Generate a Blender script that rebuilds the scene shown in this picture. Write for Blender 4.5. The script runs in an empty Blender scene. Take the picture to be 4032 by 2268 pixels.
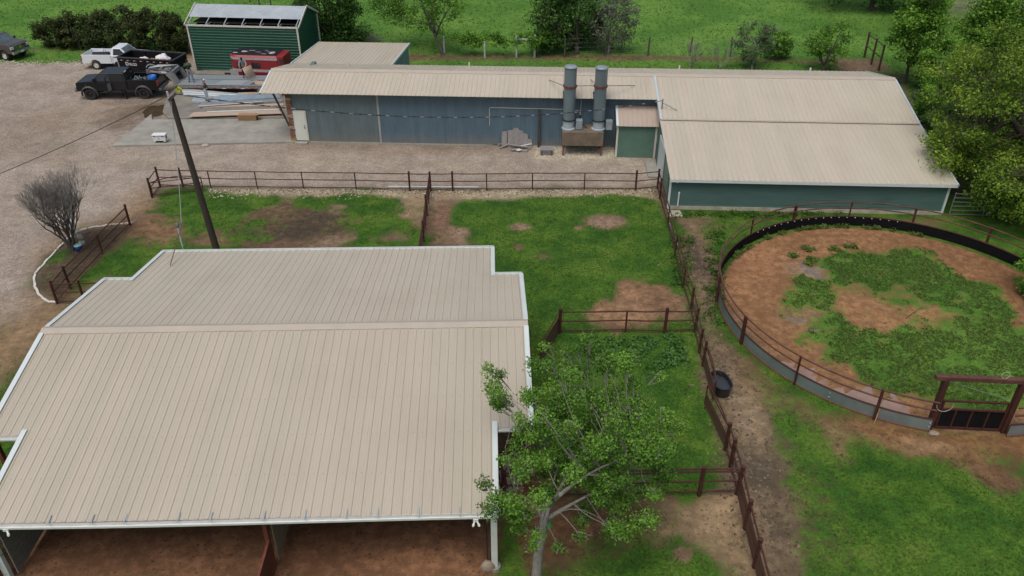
import bpy, bmesh, math, random
import numpy as np
from mathutils import Vector, Matrix
random.seed(7); RNG = np.random.default_rng(7)
PI = math.pi; rad = math.radians
S = bpy.context.scene; COL = S.collection
# ------------------------------------------------------------------ camera geometry (photo is 4032 x 2268)
CF, CP, CH = 3162.8, 0.5702, 21.58
_fw = np.array([0, math.cos(CP), -math.sin(CP)]); _up = np.array([0, math.sin(CP), math.cos(CP)]); _rt = np.array([1., 0, 0])
def ray(px, py): return _fw + _rt*(px-2016.)/CF - _up*(py-1134.)/CF
def G(px, py, z=0.0):
    r = ray(px, py); s = (z-CH)/r[2]; return Vector((s*r[0], s*r[1], z))
def GY(px, py, y):
    r = ray(px, py); s = y/r[1]; return Vector((s*r[0], y, CH+s*r[2]))
def crop(x0, y0, k): return lambda x, y: (x0+x*k, y0+y*k)
cA = crop(0, 0, .4658); cB = crop(1000, 0, .4658); cC = crop(2000, 0, .4658); cD = crop(2832, 0, .4658)
cE = crop(0, 600, .4658); cF = crop(1000, 600, .4658); cG = crop(2000, 600, .4658); cH = crop(2832, 600, .4658)
cI = crop(1800, 1200, .4658); cJ = crop(1800, 1593, .4658); cK = crop(2832, 1200, .4658); cL = crop(0, 1593, .4658)
c1 = crop(280, 130, .18634); c2 = crop(680, 200, .18634); c3 = crop(680, 0, .24845); c4 = crop(2600, 1700, .24845)
c5 = crop(3392, 1400, .24845); c6 = crop(1700, 1240, .24845); c7 = crop(1700, 1908, .24845); c8 = crop(1940, 500, .12422)
# ------------------------------------------------------------------ materials
MATS = {}
def M(name, rgb, rough=.6, metal=0., var=.12, scale=3., bump=0., bscale=40., stretch=(1, 1, 1), spec=.5, second=None, coat=0.):
    if name in MATS: return MATS[name]
    m = bpy.data.materials.new(name); m.use_nodes = True; nt = m.node_tree; N = nt.nodes; Lk = nt.links
    b = N['Principled BSDF']; b.inputs['Roughness'].default_value = rough; b.inputs['Metallic'].default_value = metal
    b.inputs['Specular IOR Level'].default_value = spec
    if coat: b.inputs['Coat Weight'].default_value = coat
    tc = N.new('ShaderNodeTexCoord'); mp = N.new('ShaderNodeMapping'); mp.inputs['Scale'].default_value = stretch
    Lk.new(tc.outputs['Object'], mp.inputs['Vector'])
    nz = N.new('ShaderNodeTexNoise'); nz.inputs['Scale'].default_value = scale; nz.inputs['Detail'].default_value = 6; nz.inputs['Roughness'].default_value = .65
    Lk.new(mp.outputs['Vector'], nz.inputs['Vector'])
    cr = N.new('ShaderNodeValToRGB'); e = cr.color_ramp.elements
    c2_ = second or tuple(min(1, c*(1+var)) for c in rgb); c1_ = tuple(c*(1-var) for c in rgb)
    e[0].position = .32; e[1].position = .68; e[0].color = (*c1_, 1); e[1].color = (*c2_, 1)
    Lk.new(nz.outputs['Fac'], cr.inputs['Fac']); Lk.new(cr.outputs['Color'], b.inputs['Base Color'])
    if bump:
        n2 = N.new('ShaderNodeTexNoise'); n2.inputs['Scale'].default_value = bscale; n2.inputs['Detail'].default_value = 4
        Lk.new(mp.outputs['Vector'], n2.inputs['Vector'])
        bp = N.new('ShaderNodeBump'); bp.inputs['Strength'].default_value = bump; bp.inputs['Distance'].default_value = .02
        Lk.new(n2.outputs['Fac'], bp.inputs['Height']); Lk.new(bp.outputs['Normal'], b.inputs['Normal'])
    MATS[name] = m; return m
def roof_mat(name, rgb, rough=.45, dirt=(.34, .285, .215), amount=.24):
    m = bpy.data.materials.new(name); m.use_nodes = True; nt = m.node_tree; N = nt.nodes; Lk = nt.links
    b = N['Principled BSDF']; b.inputs['Roughness'].default_value = rough
    tc = N.new('ShaderNodeTexCoord'); sp = N.new('ShaderNodeSeparateXYZ'); Lk.new(tc.outputs['Object'], sp.inputs[0])
    dv = N.new('ShaderNodeMath'); dv.operation = 'DIVIDE'; dv.inputs[1].default_value = .9144; Lk.new(sp.outputs[0], dv.inputs[0])
    fl = N.new('ShaderNodeMath'); fl.operation = 'FLOOR'; Lk.new(dv.outputs[0], fl.inputs[0])
    wn = N.new('ShaderNodeTexWhiteNoise'); wn.noise_dimensions = '1D'; Lk.new(fl.outputs[0], wn.inputs['W'])
    cr = N.new('ShaderNodeValToRGB'); e = cr.color_ramp.elements
    e[0].color = (rgb[0]*.968, rgb[1]*.978, rgb[2]*.97, 1); e[1].color = (rgb[0]*1.03, rgb[1]*1.015, rgb[2]*1.025, 1)
    Lk.new(wn.outputs['Value'], cr.inputs['Fac'])
    mp = N.new('ShaderNodeMapping'); mp.inputs['Scale'].default_value = (1.6, .16, .16); Lk.new(tc.outputs['Object'], mp.inputs['Vector'])
    nz = N.new('ShaderNodeTexNoise'); nz.inputs['Scale'].default_value = 1.; nz.inputs['Detail'].default_value = 7; Lk.new(mp.outputs[0], nz.inputs['Vector'])
    n2 = N.new('ShaderNodeTexNoise'); n2.inputs['Scale'].default_value = .35; n2.inputs['Detail'].default_value = 5; Lk.new(tc.outputs['Object'], n2.inputs['Vector'])
    mu = N.new('ShaderNodeMath'); mu.operation = 'MULTIPLY'; Lk.new(nz.outputs['Fac'], mu.inputs[0]); Lk.new(n2.outputs['Fac'], mu.inputs[1])
    r2 = N.new('ShaderNodeMapRange'); r2.inputs[1].default_value = .2; r2.inputs[2].default_value = .42; r2.inputs[3].default_value = 0; r2.inputs[4].default_value = amount
    Lk.new(mu.outputs[0], r2.inputs[0])
    mx = N.new('ShaderNodeMix'); mx.data_type = 'RGBA'; mx.inputs['B'].default_value = (*dirt, 1)
    Lk.new(r2.outputs[0], mx.inputs['Factor']); Lk.new(cr.outputs['Color'], mx.inputs['A']); Lk.new(mx.outputs['Result'], b.inputs['Base Color'])
    r3 = N.new('ShaderNodeMapRange'); r3.inputs[3].default_value = rough-.08; r3.inputs[4].default_value = rough+.14
    Lk.new(n2.outputs['Fac'], r3.inputs[0]); Lk.new(r3.outputs[0], b.inputs['Roughness'])
    return m
def leaf_mat(name, a, c, trans=.35):
    m = bpy.data.materials.new(name); m.use_nodes = True; nt = m.node_tree; N = nt.nodes; Lk = nt.links
    for n in list(N): N.remove(n)
    out = N.new('ShaderNodeOutputMaterial'); at = N.new('ShaderNodeAttribute'); at.attribute_name = 'leaf_tone'
    cr = N.new('ShaderNodeValToRGB'); e = cr.color_ramp.elements; e[0].color = (*a, 1); e[1].color = (*c, 1)
    Lk.new(at.outputs['Fac'], cr.inputs['Fac'])
    d = N.new('ShaderNodeBsdfPrincipled'); d.inputs['Roughness'].default_value = .55; d.inputs['Specular IOR Level'].default_value = .25
    t = N.new('ShaderNodeBsdfTranslucent'); Lk.new(cr.outputs[0], d.inputs['Base Color']); Lk.new(cr.outputs[0], t.inputs['Color'])
    mx = N.new('ShaderNodeMixShader'); mx.inputs[0].default_value = trans
    Lk.new(d.outputs[0], mx.inputs[1]); Lk.new(t.outputs[0], mx.inputs[2]); Lk.new(mx.outputs[0], out.inputs[0])
    return m
def glass_mat(name, rgb=(.012, .015, .018), rough=.06):
    return M(name, rgb, rough, var=.05, spec=.6)
# ------------------------------------------------------------------ object helpers
def tag(o, label=None, cat=None, group=None, kind=None):
    if label: o['label'] = label
    if cat: o['category'] = cat
    if group: o['group'] = group
    if kind: o['kind'] = kind
    return o
def root(name, label, cat, loc=(0, 0, 0), rz=0., group=None):
    o = bpy.data.objects.new(name, None); COL.objects.link(o); o.empty_display_size = .3
    o.location = loc; o.rotation_euler = (0, 0, rz); return tag(o, label, cat, group)
def copy_tree(o, parent=None):
    c = o.copy(); COL.objects.link(c)
    if parent: c.parent = parent
    for ch in o.children: copy_tree(ch, c)
    return c
class MB:
    def __init__(s, origin=(0, 0, 0)):
        s.v = []; s.f = []; s.m = []; s.mi = 0; s.o = Vector(origin)
    def add(s, vs, fs):
        b = len(s.v); s.v += [tuple(Vector(p)-s.o) for p in vs]
        for f in fs: s.f.append(tuple(b+i for i in f)); s.m.append(s.mi)
    def quad(s, a, b, c, d): s.add([a, b, c, d], [(0, 1, 2, 3)])
    def hexa(s, q): s.add(q, [(3, 2, 1, 0), (4, 5, 6, 7), (0, 1, 5, 4), (1, 2, 6, 5), (2, 3, 7, 6), (3, 0, 4, 7)])
    def box(s, c, d, rz=0.):
        cx, cy, cz = c; hx, hy, hz = d[0]/2, d[1]/2, d[2]/2; co, si = math.cos(rz), math.sin(rz)
        q = []
        for z in (-hz, hz):
            for x, y in ((-hx, -hy), (hx, -hy), (hx, hy), (-hx, hy)): q.append((cx+x*co-y*si, cy+x*si+y*co, cz+z))
        s.hexa(q)
    def bar(s, p, q, w, h, up=(0, 0, 1)):
        p, q = Vector(p), Vector(q); d = (q-p).normalized(); u = Vector(up)
        if abs(d.dot(u)) > .98: u = Vector((0, 1, 0))
        a = d.cross(u).normalized(); u = a.cross(d); a *= w/2; u *= h/2
        s.hexa([p-a-u, p+a-u, p+a+u, p-a+u, q-a-u, q+a-u, q+a+u, q-a+u])
    def tube(s, pts, r, n=8, caps=True):
        pts = [Vector(p) for p in pts]; k = len(pts); rr = r if isinstance(r, (list, tuple)) else [r]*k
        b = len(s.v); pa = None
        for i, p in enumerate(pts):
            d = (pts[min(i+1, k-1)]-pts[max(i-1, 0)])
            if d.length < 1e-9: d = Vector((0, 0, 1))
            d.normalize()
            if pa is None:
                a = d.cross(Vector((0, 0, 1)) if abs(d.z) < .9 else Vector((1, 0, 0))).normalized()
            else:
                a = pa - d*pa.dot(d)
                a = a.normalized() if a.length > 1e-6 else d.cross(Vector((.3, .5, .8))).normalized()
            pa = a; c = d.cross(a)
            for j in range(n):
                t = 2*PI*j/n; s.v.append(tuple(p+(a*math.cos(t)+c*math.sin(t))*rr[i]-s.o))
        for i in range(k-1):
            for j in range(n):
                j2 = (j+1) % n; s.f.append((b+i*n+j, b+i*n+j2, b+(i+1)*n+j2, b+(i+1)*n+j)); s.m.append(s.mi)
        if caps and n > 3:
            s.f.append(tuple(b+j for j in range(n))[::-1]); s.m.append(s.mi)
            s.f.append(tuple(b+(k-1)*n+j for j in range(n))); s.m.append(s.mi)
    def strip(s, A, B):
        n = len(A); s.add(list(A)+list(B), [(i, i+1, n+i+1, n+i) for i in range(n-1)])
    def prism(s, poly, off):
        n = len(poly); off = Vector(off); s.add(list(poly)+[Vector(p)+off for p in poly],
            [tuple(range(n))[::-1], tuple(range(n, 2*n))]+[(i, (i+1) % n, n+(i+1) % n, n+i) for i in range(n)])
    def lathe(s, prof, c=(0, 0, 0), n=20, axis='z', caps=True):
        b = []; c = Vector(c)
        for r, h in prof:
            for j in range(n):
                t = 2*PI*j/n; x, y = r*math.cos(t), r*math.sin(t)
                b.append(c+(Vector((x, y, h)) if axis == 'z' else Vector((x, h, y)) if axis == 'y' else Vector((h, x, y))))
        k = len(prof); fs = [(i*n+j, i*n+(j+1) % n, (i+1)*n+(j+1) % n, (i+1)*n+j) for i in range(k-1) for j in range(n)]
        if caps and prof[0][0] > 1e-6: fs.append(tuple(range(n))[::-1])
        if caps and prof[-1][0] > 1e-6: fs.append(tuple((k-1)*n+j for j in range(n)))
        s.add(b, fs)
    def ball(s, c, r, n=10, sx=1, sy=1, sz=1, jit=0.):
        c = Vector(c); vs = []; k = max(4, n//2+1)
        for i in range(k):
            ph = PI*i/(k-1)
            for j in range(n):
                t = 2*PI*j/n; q = r*(1+(random.uniform(-jit, jit) if jit else 0))
                vs.append(c+Vector((q*sx*math.sin(ph)*math.cos(t), q*sy*math.sin(ph)*math.sin(t), q*sz*math.cos(ph))))
        s.add(vs, [(i*n+j, (i+1)*n+j, (i+1)*n+(j+1) % n, i*n+(j+1) % n) for i in range(k-1) for j in range(n)])
    def build(s, name, mat, parent=None, smooth=False, bevel=0., fixn=True):
        me = bpy.data.meshes.new(name); me.from_pydata(s.v, [], s.f)
        for mm in (mat if isinstance(mat, (list, tuple)) else [mat]): me.materials.append(mm)
        me.polygons.foreach_set('material_index', s.m)
        if fixn:
            bm = bmesh.new(); bm.from_mesh(me); bmesh.ops.recalc_face_normals(bm, faces=bm.faces); bm.to_mesh(me); bm.free()
        if smooth: me.polygons.foreach_set('use_smooth', [True]*len(me.polygons))
        me.update(); o = bpy.data.objects.new(name, me); COL.objects.link(o)
        if bevel:
            b = o.modifiers.new('Bevel', 'BEVEL'); b.width = bevel; b.segments = 2; b.limit_method = 'ANGLE'; b.angle_limit = rad(40)
        if parent: o.parent = parent
        return o
def np_mesh(name, V, F, mat, parent=None, leaf_tone=None, loc=None):
    me = bpy.data.meshes.new(name); V = np.asarray(V, np.float32); F = np.asarray(F, np.int32); k = F.shape[1]
    me.vertices.add(len(V)); me.vertices.foreach_set('co', V.ravel())
    me.loops.add(F.size); me.loops.foreach_set('vertex_index', F.ravel())
    me.polygons.add(len(F)); me.polygons.foreach_set('loop_start', np.arange(0, F.size, k, dtype=np.int32))
    if leaf_tone is not None:
        a = me.attributes.new('leaf_tone', 'FLOAT', 'POINT'); a.data.foreach_set('value', np.asarray(leaf_tone, np.float32))
    me.materials.append(mat); me.update(calc_edges=True); o = bpy.data.objects.new(name, me); COL.objects.link(o)
    if parent: o.parent = parent
    if loc is not None: o.location = loc
    return o
# ------------------------------------------------------------------ camera, light, world
cam = bpy.data.cameras.new('camera'); co = bpy.data.objects.new('camera', cam); COL.objects.link(co)
cam.sensor_fit = 'HORIZONTAL'; cam.angle = 2*math.atan(2016/CF); cam.clip_end = 3000; cam.clip_start = .5
co.location = (0, 0, CH); co.rotation_euler = (PI/2-CP, 0, 0); S.camera = co
W = bpy.data.worlds.new('World'); S.world = W; W.use_nodes = True
wn = W.node_tree.nodes; sky = wn.new('ShaderNodeTexSky'); sky.sky_type = 'NISHITA'; sky.sun_disc = False
SUN_EL, SUN_AZ = rad(66), rad(205)         # azimuth measured from +Y towards +X
sky.sun_elevation = SUN_EL; sky.sun_rotation = SUN_AZ; sky.dust_density = 6; sky.air_density = 1.2; sky.ozone_density = 1.
wn['Background'].inputs['Strength'].default_value = .115
W.node_tree.links.new(sky.outputs[0], wn['Background'].inputs['Color'])
sl = bpy.data.lights.new('sun', 'SUN'); sl.energy = 1.5; sl.angle = rad(38); sl.color = (1., .985, .965)
so = bpy.data.objects.new('sun', sl); COL.objects.link(so)
d = Vector((math.sin(SUN_AZ)*math.cos(SUN_EL), math.cos(SUN_AZ)*math.cos(SUN_EL), math.sin(SUN_EL)))
so.rotation_euler = d.to_track_quat('Z', 'Y').to_euler(); so.location = (0, 40, 60)
S.view_settings.view_transform = 'Standard'; S.view_settings.look = 'None'; S.view_settings.exposure = -0.20
S.cycles.max_bounces = 6
# ------------------------------------------------------------------ colours
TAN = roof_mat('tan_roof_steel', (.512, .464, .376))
TANF = roof_mat('tan_roof_front_shaded', (.474, .428, .346))  # same tan steel for the barn's front slope, its shade put into the colour
TRIM = M('tan_trim_steel', (.445, .395, .328), .45, var=.05, scale=2)
WHITE = M('white_trim', (.62, .69, .69), .4, var=.05, scale=1.2)
WHITEWALL = M('white_paint', (.68, .70, .68), .5, var=.08, scale=2)
CREAM = M('cream_trim', (.62, .60, .54), .5, var=.06, scale=2)
ZINC = M('galvanised_steel', (.42, .47, .50), .42, .25, var=.2, scale=4)
ZINCD = M('galvanised_paint', (.33, .39, .42), .45, .35, var=.2, scale=2)
BROWN = M('fence_brown', (.070, .026, .021), .62, var=.25, scale=6, spec=.3)
RUST = M('rust_red_steel', (.16, .045, .028), .65, var=.3, scale=5)
def wall_mat(name, rgb, mud=(.26, .22, .17)):
    m = M(name, rgb, .5, .0, var=.16, scale=.8, stretch=(2.5, 1, .5)); nt = m.node_tree; N = nt.nodes; L = nt.links.new; b = N['Principled BSDF']; src = b.inputs['Base Color'].links[0].from_socket
    tc = N.new('ShaderNodeTexCoord'); sp = N.new('ShaderNodeSeparateXYZ'); L(tc.outputs['Object'], sp.inputs[0]); nz = N.new('ShaderNodeTexNoise'); nz.inputs['Scale'].default_value = 1.3; nz.inputs['Detail'].default_value = 7; nz.inputs['Roughness'].default_value = .7; L(tc.outputs['Object'], nz.inputs['Vector'])
    ad = N.new('ShaderNodeMath'); ad.operation = 'MULTIPLY_ADD'; ad.inputs[1].default_value = -1.6; L(nz.outputs['Fac'], ad.inputs[0]); L(sp.outputs[2], ad.inputs[2])
    mr = N.new('ShaderNodeMapRange'); mr.inputs[1].default_value = -.75; mr.inputs[2].default_value = .05; mr.inputs[3].default_value = .45; mr.inputs[4].default_value = 0.; L(ad.outputs[0], mr.inputs[0])
    mx = N.new('ShaderNodeMix'); mx.data_type = 'RGBA'; mx.inputs['B'].default_value = (*mud, 1); L(mr.outputs[0], mx.inputs['Factor']); L(src, mx.inputs['A'])
    n2 = N.new('ShaderNodeTexNoise'); n2.inputs['Scale'].default_value = 1.; n2.inputs['Detail'].default_value = 5; mp = N.new('ShaderNodeMapping'); mp.inputs['Scale'].default_value = (3., 1, .12); L(tc.outputs['Object'], mp.inputs[0]); L(mp.outputs[0], n2.inputs['Vector'])
    m2 = N.new('ShaderNodeMapRange'); m2.inputs[1].default_value = .55; m2.inputs[2].default_value = .75; m2.inputs[3].default_value = 0.; m2.inputs[4].default_value = .4; L(n2.outputs['Fac'], m2.inputs[0])
    mx2 = N.new('ShaderNodeMix'); mx2.data_type = 'RGBA'; mx2.inputs['B'].default_value = (rgb[0]*.6, rgb[1]*.62, rgb[2]*.6, 1); L(m2.outputs[0], mx2.inputs['Factor']); L(mx.outputs['Result'], mx2.inputs['A']); L(mx2.outputs['Result'], b.inputs['Base Color']); return m
BLUEW = wall_mat('blue_grey_corrugated', (.098, .160, .208))
BLUEL = wall_mat('grey_green_panel', (.125, .172, .188))
GREENW = M('green_siding', (.080, .150, .135), .55, var=.12, scale=1.5, stretch=(.5, 1, 2))
GREENS = M('green_shed_steel', (.010, .076, .048), .45, var=.12, scale=1.2)
CONC = M('concrete', (.30, .29, .255), .85, var=.22, scale=.9, bump=.15, bscale=30)
WOOD = M('weathered_wood', (.20, .185, .165), .85, var=.3, scale=4, stretch=(1, 1, 6))
POLEW = M('pole_wood', (.050, .037, .030), .85, var=.35, scale=5, stretch=(4, 4, .4), bump=.3, bscale=12)
PLANK = M('plank_wood', (.24, .19, .13), .8, var=.25, scale=3, stretch=(1, 1, 8))
BLACK = M('black_rubber', (.016, .016, .017), .75, var=.2, scale=6)
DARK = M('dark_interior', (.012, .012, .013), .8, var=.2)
STEEL = M('grey_steel', (.16, .17, .175), .5, .4, var=.15, scale=5)
WIRE = M('black_wire', (.02, .02, .022), .6)
WIREG = M('bare_wire', (.35, .36, .37), .4, .6)
BARK = M('grey_bark', (.24, .225, .20), .9, var=.35, scale=5, stretch=(2, 2, .7), bump=.5, bscale=14)
TWIG = M('grey_twig', (.19, .175, .155), .9, var=.25, scale=6)
BARKD = M('dark_bark', (.075, .062, .052), .9, var=.3, scale=6)
DEADW = M('dead_twig', (.20, .188, .175), .9, var=.25, scale=5)
GLASS = glass_mat('dark_glass', (.022, .028, .034), .05)
def img_noise(X, Y, sc, seed, octv=4):
    rg = np.random.default_rng(seed); T = rg.random((256, 256)); out = np.zeros_like(X); a = 1.; tot = 0.
    for o in range(octv):
        x = X/sc*2**o+17.3*o; y = Y/sc*2**o+5.1*o; xi = np.floor(x).astype(int); yi = np.floor(y).astype(int)
        fx = x-xi; fy = y-yi; fx = fx*fx*(3-2*fx); fy = fy*fy*(3-2*fy)
        g = lambda i, j: T[(xi+i) % 256, (yi+j) % 256]
        out += a*((g(0, 0)*(1-fx)+g(1, 0)*fx)*(1-fy)+(g(0, 1)*(1-fx)+g(1, 1)*fx)*fy); tot += a; a *= .55
    return out/tot
# ------------------------------------------------------------------ the ground: one sheet to the horizon
xs = np.concatenate([[-900, -400, -200, -120, -85], np.arange(-62, 62.01, .2), [85, 120, 200, 400, 900]])
ys = np.concatenate([[-300, -120, -40, 0, 6], np.arange(10, 100.01, .2), [110, 130, 170, 260, 500, 1200]])
GX, GY_ = np.meshgrid(xs, ys)
def poly_d(pts):
    """signed distance (positive inside) of every ground vertex to a polygon"""
    P = np.array([[p[0], p[1]] for p in pts]); ins = np.zeros(GX.shape, bool); D = np.full(GX.shape, 1e9)
    for i in range(len(P)):
        a, b = P[i], P[(i+1) % len(P)]; ab = b-a
        t = np.clip(((GX-a[0])*ab[0]+(GY_-a[1])*ab[1])/max(ab@ab, 1e-9), 0, 1)
        D = np.minimum(D, np.hypot(GX-a[0]-t*ab[0], GY_-a[1]-t*ab[1]))
        cnd = ((a[1] > GY_) != (b[1] > GY_)); den = (b[1]-a[1]) if abs(b[1]-a[1]) > 1e-9 else 1e-9
        ins ^= cnd & (GX < (b[0]-a[0])*(GY_-a[1])/den+a[0])
    return np.where(ins, D, -D)
NA = img_noise(GX, GY_, 2.4, 11)-.5; NB = img_noise(GX, GY_, .9, 12, 5)-.5; NC = img_noise(GX, GY_, 7., 13)-.5
def mask(pts, soft=.6, rough=1.2):
    d = poly_d([G(*p) for p in pts])+(NA*1.5+NB*1.3)*rough
    return np.clip(d/(soft*1.9)*.5+.5, 0, 1)
def blob(px, py, rx, ry, soft=.5, rough=1.15, ang=0):
    c = G(px, py); sx = (G(px+rx, py)-c).length; sy = abs(G(px, py+ry).y-G(px, py-ry).y)/2
    x, y = GX-c.x, GY_-c.y; ca, sa = math.cos(ang), math.sin(ang); x, y = x*ca+y*sa, -x*sa+y*ca
    d = 1-np.sqrt((x/sx)**2+(y/sy)**2)+(NA*1.3+NB*1.3)*rough
    return np.clip(d/(soft*1.6)*.5+.38, 0, 1)
soil = np.empty(GX.shape+(3,)); soil[:] = (.13, .088, .055)
grass = np.full(GX.shape, 1.0); grav = np.zeros(GX.shape); hue = np.full(GX.shape, .12)
def put(m, col=None, g=None, gr=None, h=None):
    global soil, grass, grav, hue
    if col is not None: soil = soil*(1-m[..., None])+np.array(col)*m[..., None]
    if g is not None: grass = grass*(1-m)+g*m
    if gr is not None: grav = grav*(1-m)+gr*m
    if h is not None: hue = hue*(1-m)+h*m
GRAV = (.345, .303, .284); CAL = (.36, .31, .225); REDD = (.24, .115, .062); BRN = (.125, .085, .055); DRK = (.062, .048, .038); TAND = (.30, .22, .15); PINK = (.24, .165, .125)
# far pasture tone, weedy corner
put(np.clip((GY_-66)/6+NA*1.5, 0, 1), h=1.)
put(mask([(3500, -40), (4300, -40), (4300, 120), (3560, 90)], 4, 3), (.22, .18, .17), .45, h=.35)
put(mask([(3560, 60), (3900, 60), (3800, 160), (3560, 150)], 3, 3), h=.2)
# bare strips along the rear fence
put(mask([(1560, 212), (2600, 214), (3260, 236), (3260, 252), (2600, 240), (1560, 240)], .8, .7), BRN, .12)
put(mask([(3290, 230), (3480, 228), (3500, 290), (3300, 285)], .8, .8), (.17, .12, .085), .0)
put(mask([(0, 185), (330, 196), (760, 200), (760, 212), (330, 206), (0, 194)], .6, .6), (.17, .13, .09), .15)
put(mask([(700, 160), (800, 165), (830, 285), (700, 285)], .8, .5), (.2, .14, .09), .05)
put(mask([(3430, 330), (3560, 300), (3850, 760), (3700, 800)], 1.0, 1.), (.075, .055, .04), .15)
# gravel yard
put(mask([(-900, 246), (330, 244), (860, 238), (1300, 420), (1300, 535), (2440, 550), (2640, 540), (2640, 720), (2590, 742), (1400, 748), (980, 748), (640, 742), (600, 760), (540, 800), (510, 870), (373, 888), (318, 897), (280, 918), (215, 978), (172, 1026), (134, 1070), (124, 1101), (128, 1135), (145, 1168), (170, 1200), (140, 1240), (-40, 1300), (-900, 1400)], .5, .7), GRAV, 0, 1)
put(mask([(120, 1180), (420, 1100), (330, 1200), (100, 1420), (-60, 1640), (-300, 1700), (-300, 1500), (40, 1260)], 1.0, 1.0), (.25, .175, .11), 0, .35)
put(mask([(560, 745), (470, 840), (250, 930), (180, 1010), (330, 1000), (520, 880), (620, 790)], 1.0, .9), (.255, .18, .12), .05, .3)
for b in [(90, 540, 170, 60, .5), (330, 455, 150, 30, .55), (560, 420, 130, 32, .45), (30, 470, 60, 25, .4), (250, 590, 180, 30, .25), (30, 800, 110, 110, .2), (1300, 590, 260, 16, .4), (1900, 590, 260, 14, .4), (420, 345, 260, 18, .35), (1700, 640, 260, 18, .2)]:
    put(blob(*b[:4], soft=1.0)*b[4], (.17, .105, .06), 0)
put(blob(1120, 640, 500, 30, soft=1.)*.35, (.42, .36, .30), 0)
put(mask([(1150, 560), (2420, 572), (2420, 582), (1150, 570)], .5, .5)*.6, (.12, .09, .06), 0)
for tr in ([(-100, 330), (250, 430), (520, 640)], [(-100, 480), (300, 590), (900, 690), (2500, 690)], [(-60, 300), (330, 340), (470, 480), (640, 640), (1500, 655), (2560, 660)], [(60, 900), (170, 700), (330, 420), (360, 300)]):
    for off in (-14, 14):
        a_ = [(x+off*.4, y+off-2.5) for x, y in tr]; b_ = [(x+off*.4, y+off+4.5) for x, y in tr[::-1]]; put(mask(a_+b_, .5, .35)*.32, (.42, .375, .33)); put(mask([(x, y+7) for x, y in a_]+[(x, y+6) for x, y in b_], .6, .5)*.25, (.21, .17, .135))
# dark damp soil round the puddle
put(blob(600, 440, 110, 48, soft=.8), (.085, .055, .035), 0, .2)
# white rock by the fan box
put(mask([(2110, 572), (2440, 585), (2440, 625), (2130, 618)], .5, .5), (.50, .46, .37), .02, .6)
# caliche fringe along the paddock fence
put(mask([(820, 745), (1700, 752), (1700, 800), (1560, 785), (1400, 768), (1200, 772), (960, 765), (820, 762)], .4, .5), CAL, .12, .55)
put(mask([(1700, 752), (2600, 744), (2620, 790), (2400, 770), (2150, 778), (1950, 790), (1700, 800)], .4, .5), CAL, .1, .55)
put(mask([(2560, 745), (2640, 745), (2650, 860), (2600, 830)], .5, .5), (.16, .12, .085), .15)
# NW paddock
put(blob(600, 890, 160, 55), (.20, .12, .075), .05); put(blob(440, 960, 70, 45), BRN, .35)
put(blob(1180, 930, 190, 75), DRK, .02); put(blob(1220, 880, 120, 60), DRK, .05); put(blob(1060, 850, 110, 45), BRN, .25)
put(blob(1330, 960, 150, 35), PINK, .02); put(blob(1130, 985, 130, 35), (.17, .10, .07), .05); put(blob(830, 950, 90, 30), (.19, .12, .08), .2)
put(blob(1560, 915, 130, 75), (.185, .13, .085), .18); put(blob(1640, 800, 50, 50), TAND, .15); put(blob(1350, 815, 70, 18), PINK, .3)
put(blob(1740, 850, 55, 120, rough=.6), (.19, .115, .085), .02); put(blob(1800, 940, 60, 60), PINK, .2); put(blob(1720, 965, 60, 40), BRN, .12)
# E paddock
put(blob(2390, 872, 95, 30, ang=.25), PINK, .02); put(blob(2050, 892, 45, 16), PINK, .1); put(blob(2035, 972, 28, 14), (.17, .1, .07), .05); put(blob(2275, 900, 22, 10), PINK, .2)
put(blob(2530, 1165, 150, 58), (.27, .155, .095), .0); put(blob(2440, 1245, 170, 60), (.27, .16, .10), .02); put(blob(2600, 1190, 60, 40), (.16, .095, .06), 0); put(blob(2130, 1010, 90, 20), BRN, .4)
put(mask([(2960, 1450), (3300, 1660), (4300, 1850), (4300, 2500), (3080, 2500)], 1.5, 1.5), (.100, .076, .044), .76, h=.1)
put(blob(3500, 1900, 200, 90, soft=1.2), g=.8); put(blob(3850, 2150, 200, 120, soft=1.2), g=.85, h=.3); put(blob(3200, 2000, 120, 200, soft=1.2), (.13, .09, .055), .45)
# lane beside the round pen
put(mask([(2660, 850), (2780, 860), (2800, 1000), (2790, 1200), (2860, 1330), (2960, 1560), (3060, 1800), (3150, 2300), (2960, 2300), (2890, 1900), (2800, 1560), (2745, 1250), (2700, 1020)], .5, .8), (.21, .15, .105), .05)
put(mask([(2850, 1330), (2960, 1480), (3080, 1640), (3200, 1850), (3330, 2300), (3120, 2300), (3040, 1800), (2940, 1560)], 1.2, 1.4)*.6, (.105, .080, .056), .45)
put(blob(2740, 1010, 50, 90, rough=1.), (.075, .058, .046), .0); put(blob(2790, 1180, 36, 60), (.15, .11, .08), .0)
put(blob(2990, 1850, 80, 110), (.09, .075, .058), .1); put(blob(2880, 1420, 45, 60), (.12, .09, .065), .05); put(blob(3060, 2040, 60, 120), (.105, .08, .058), .1); put(blob(2960, 1640, 60, 80), (.29, .215, .15), 0)
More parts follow.
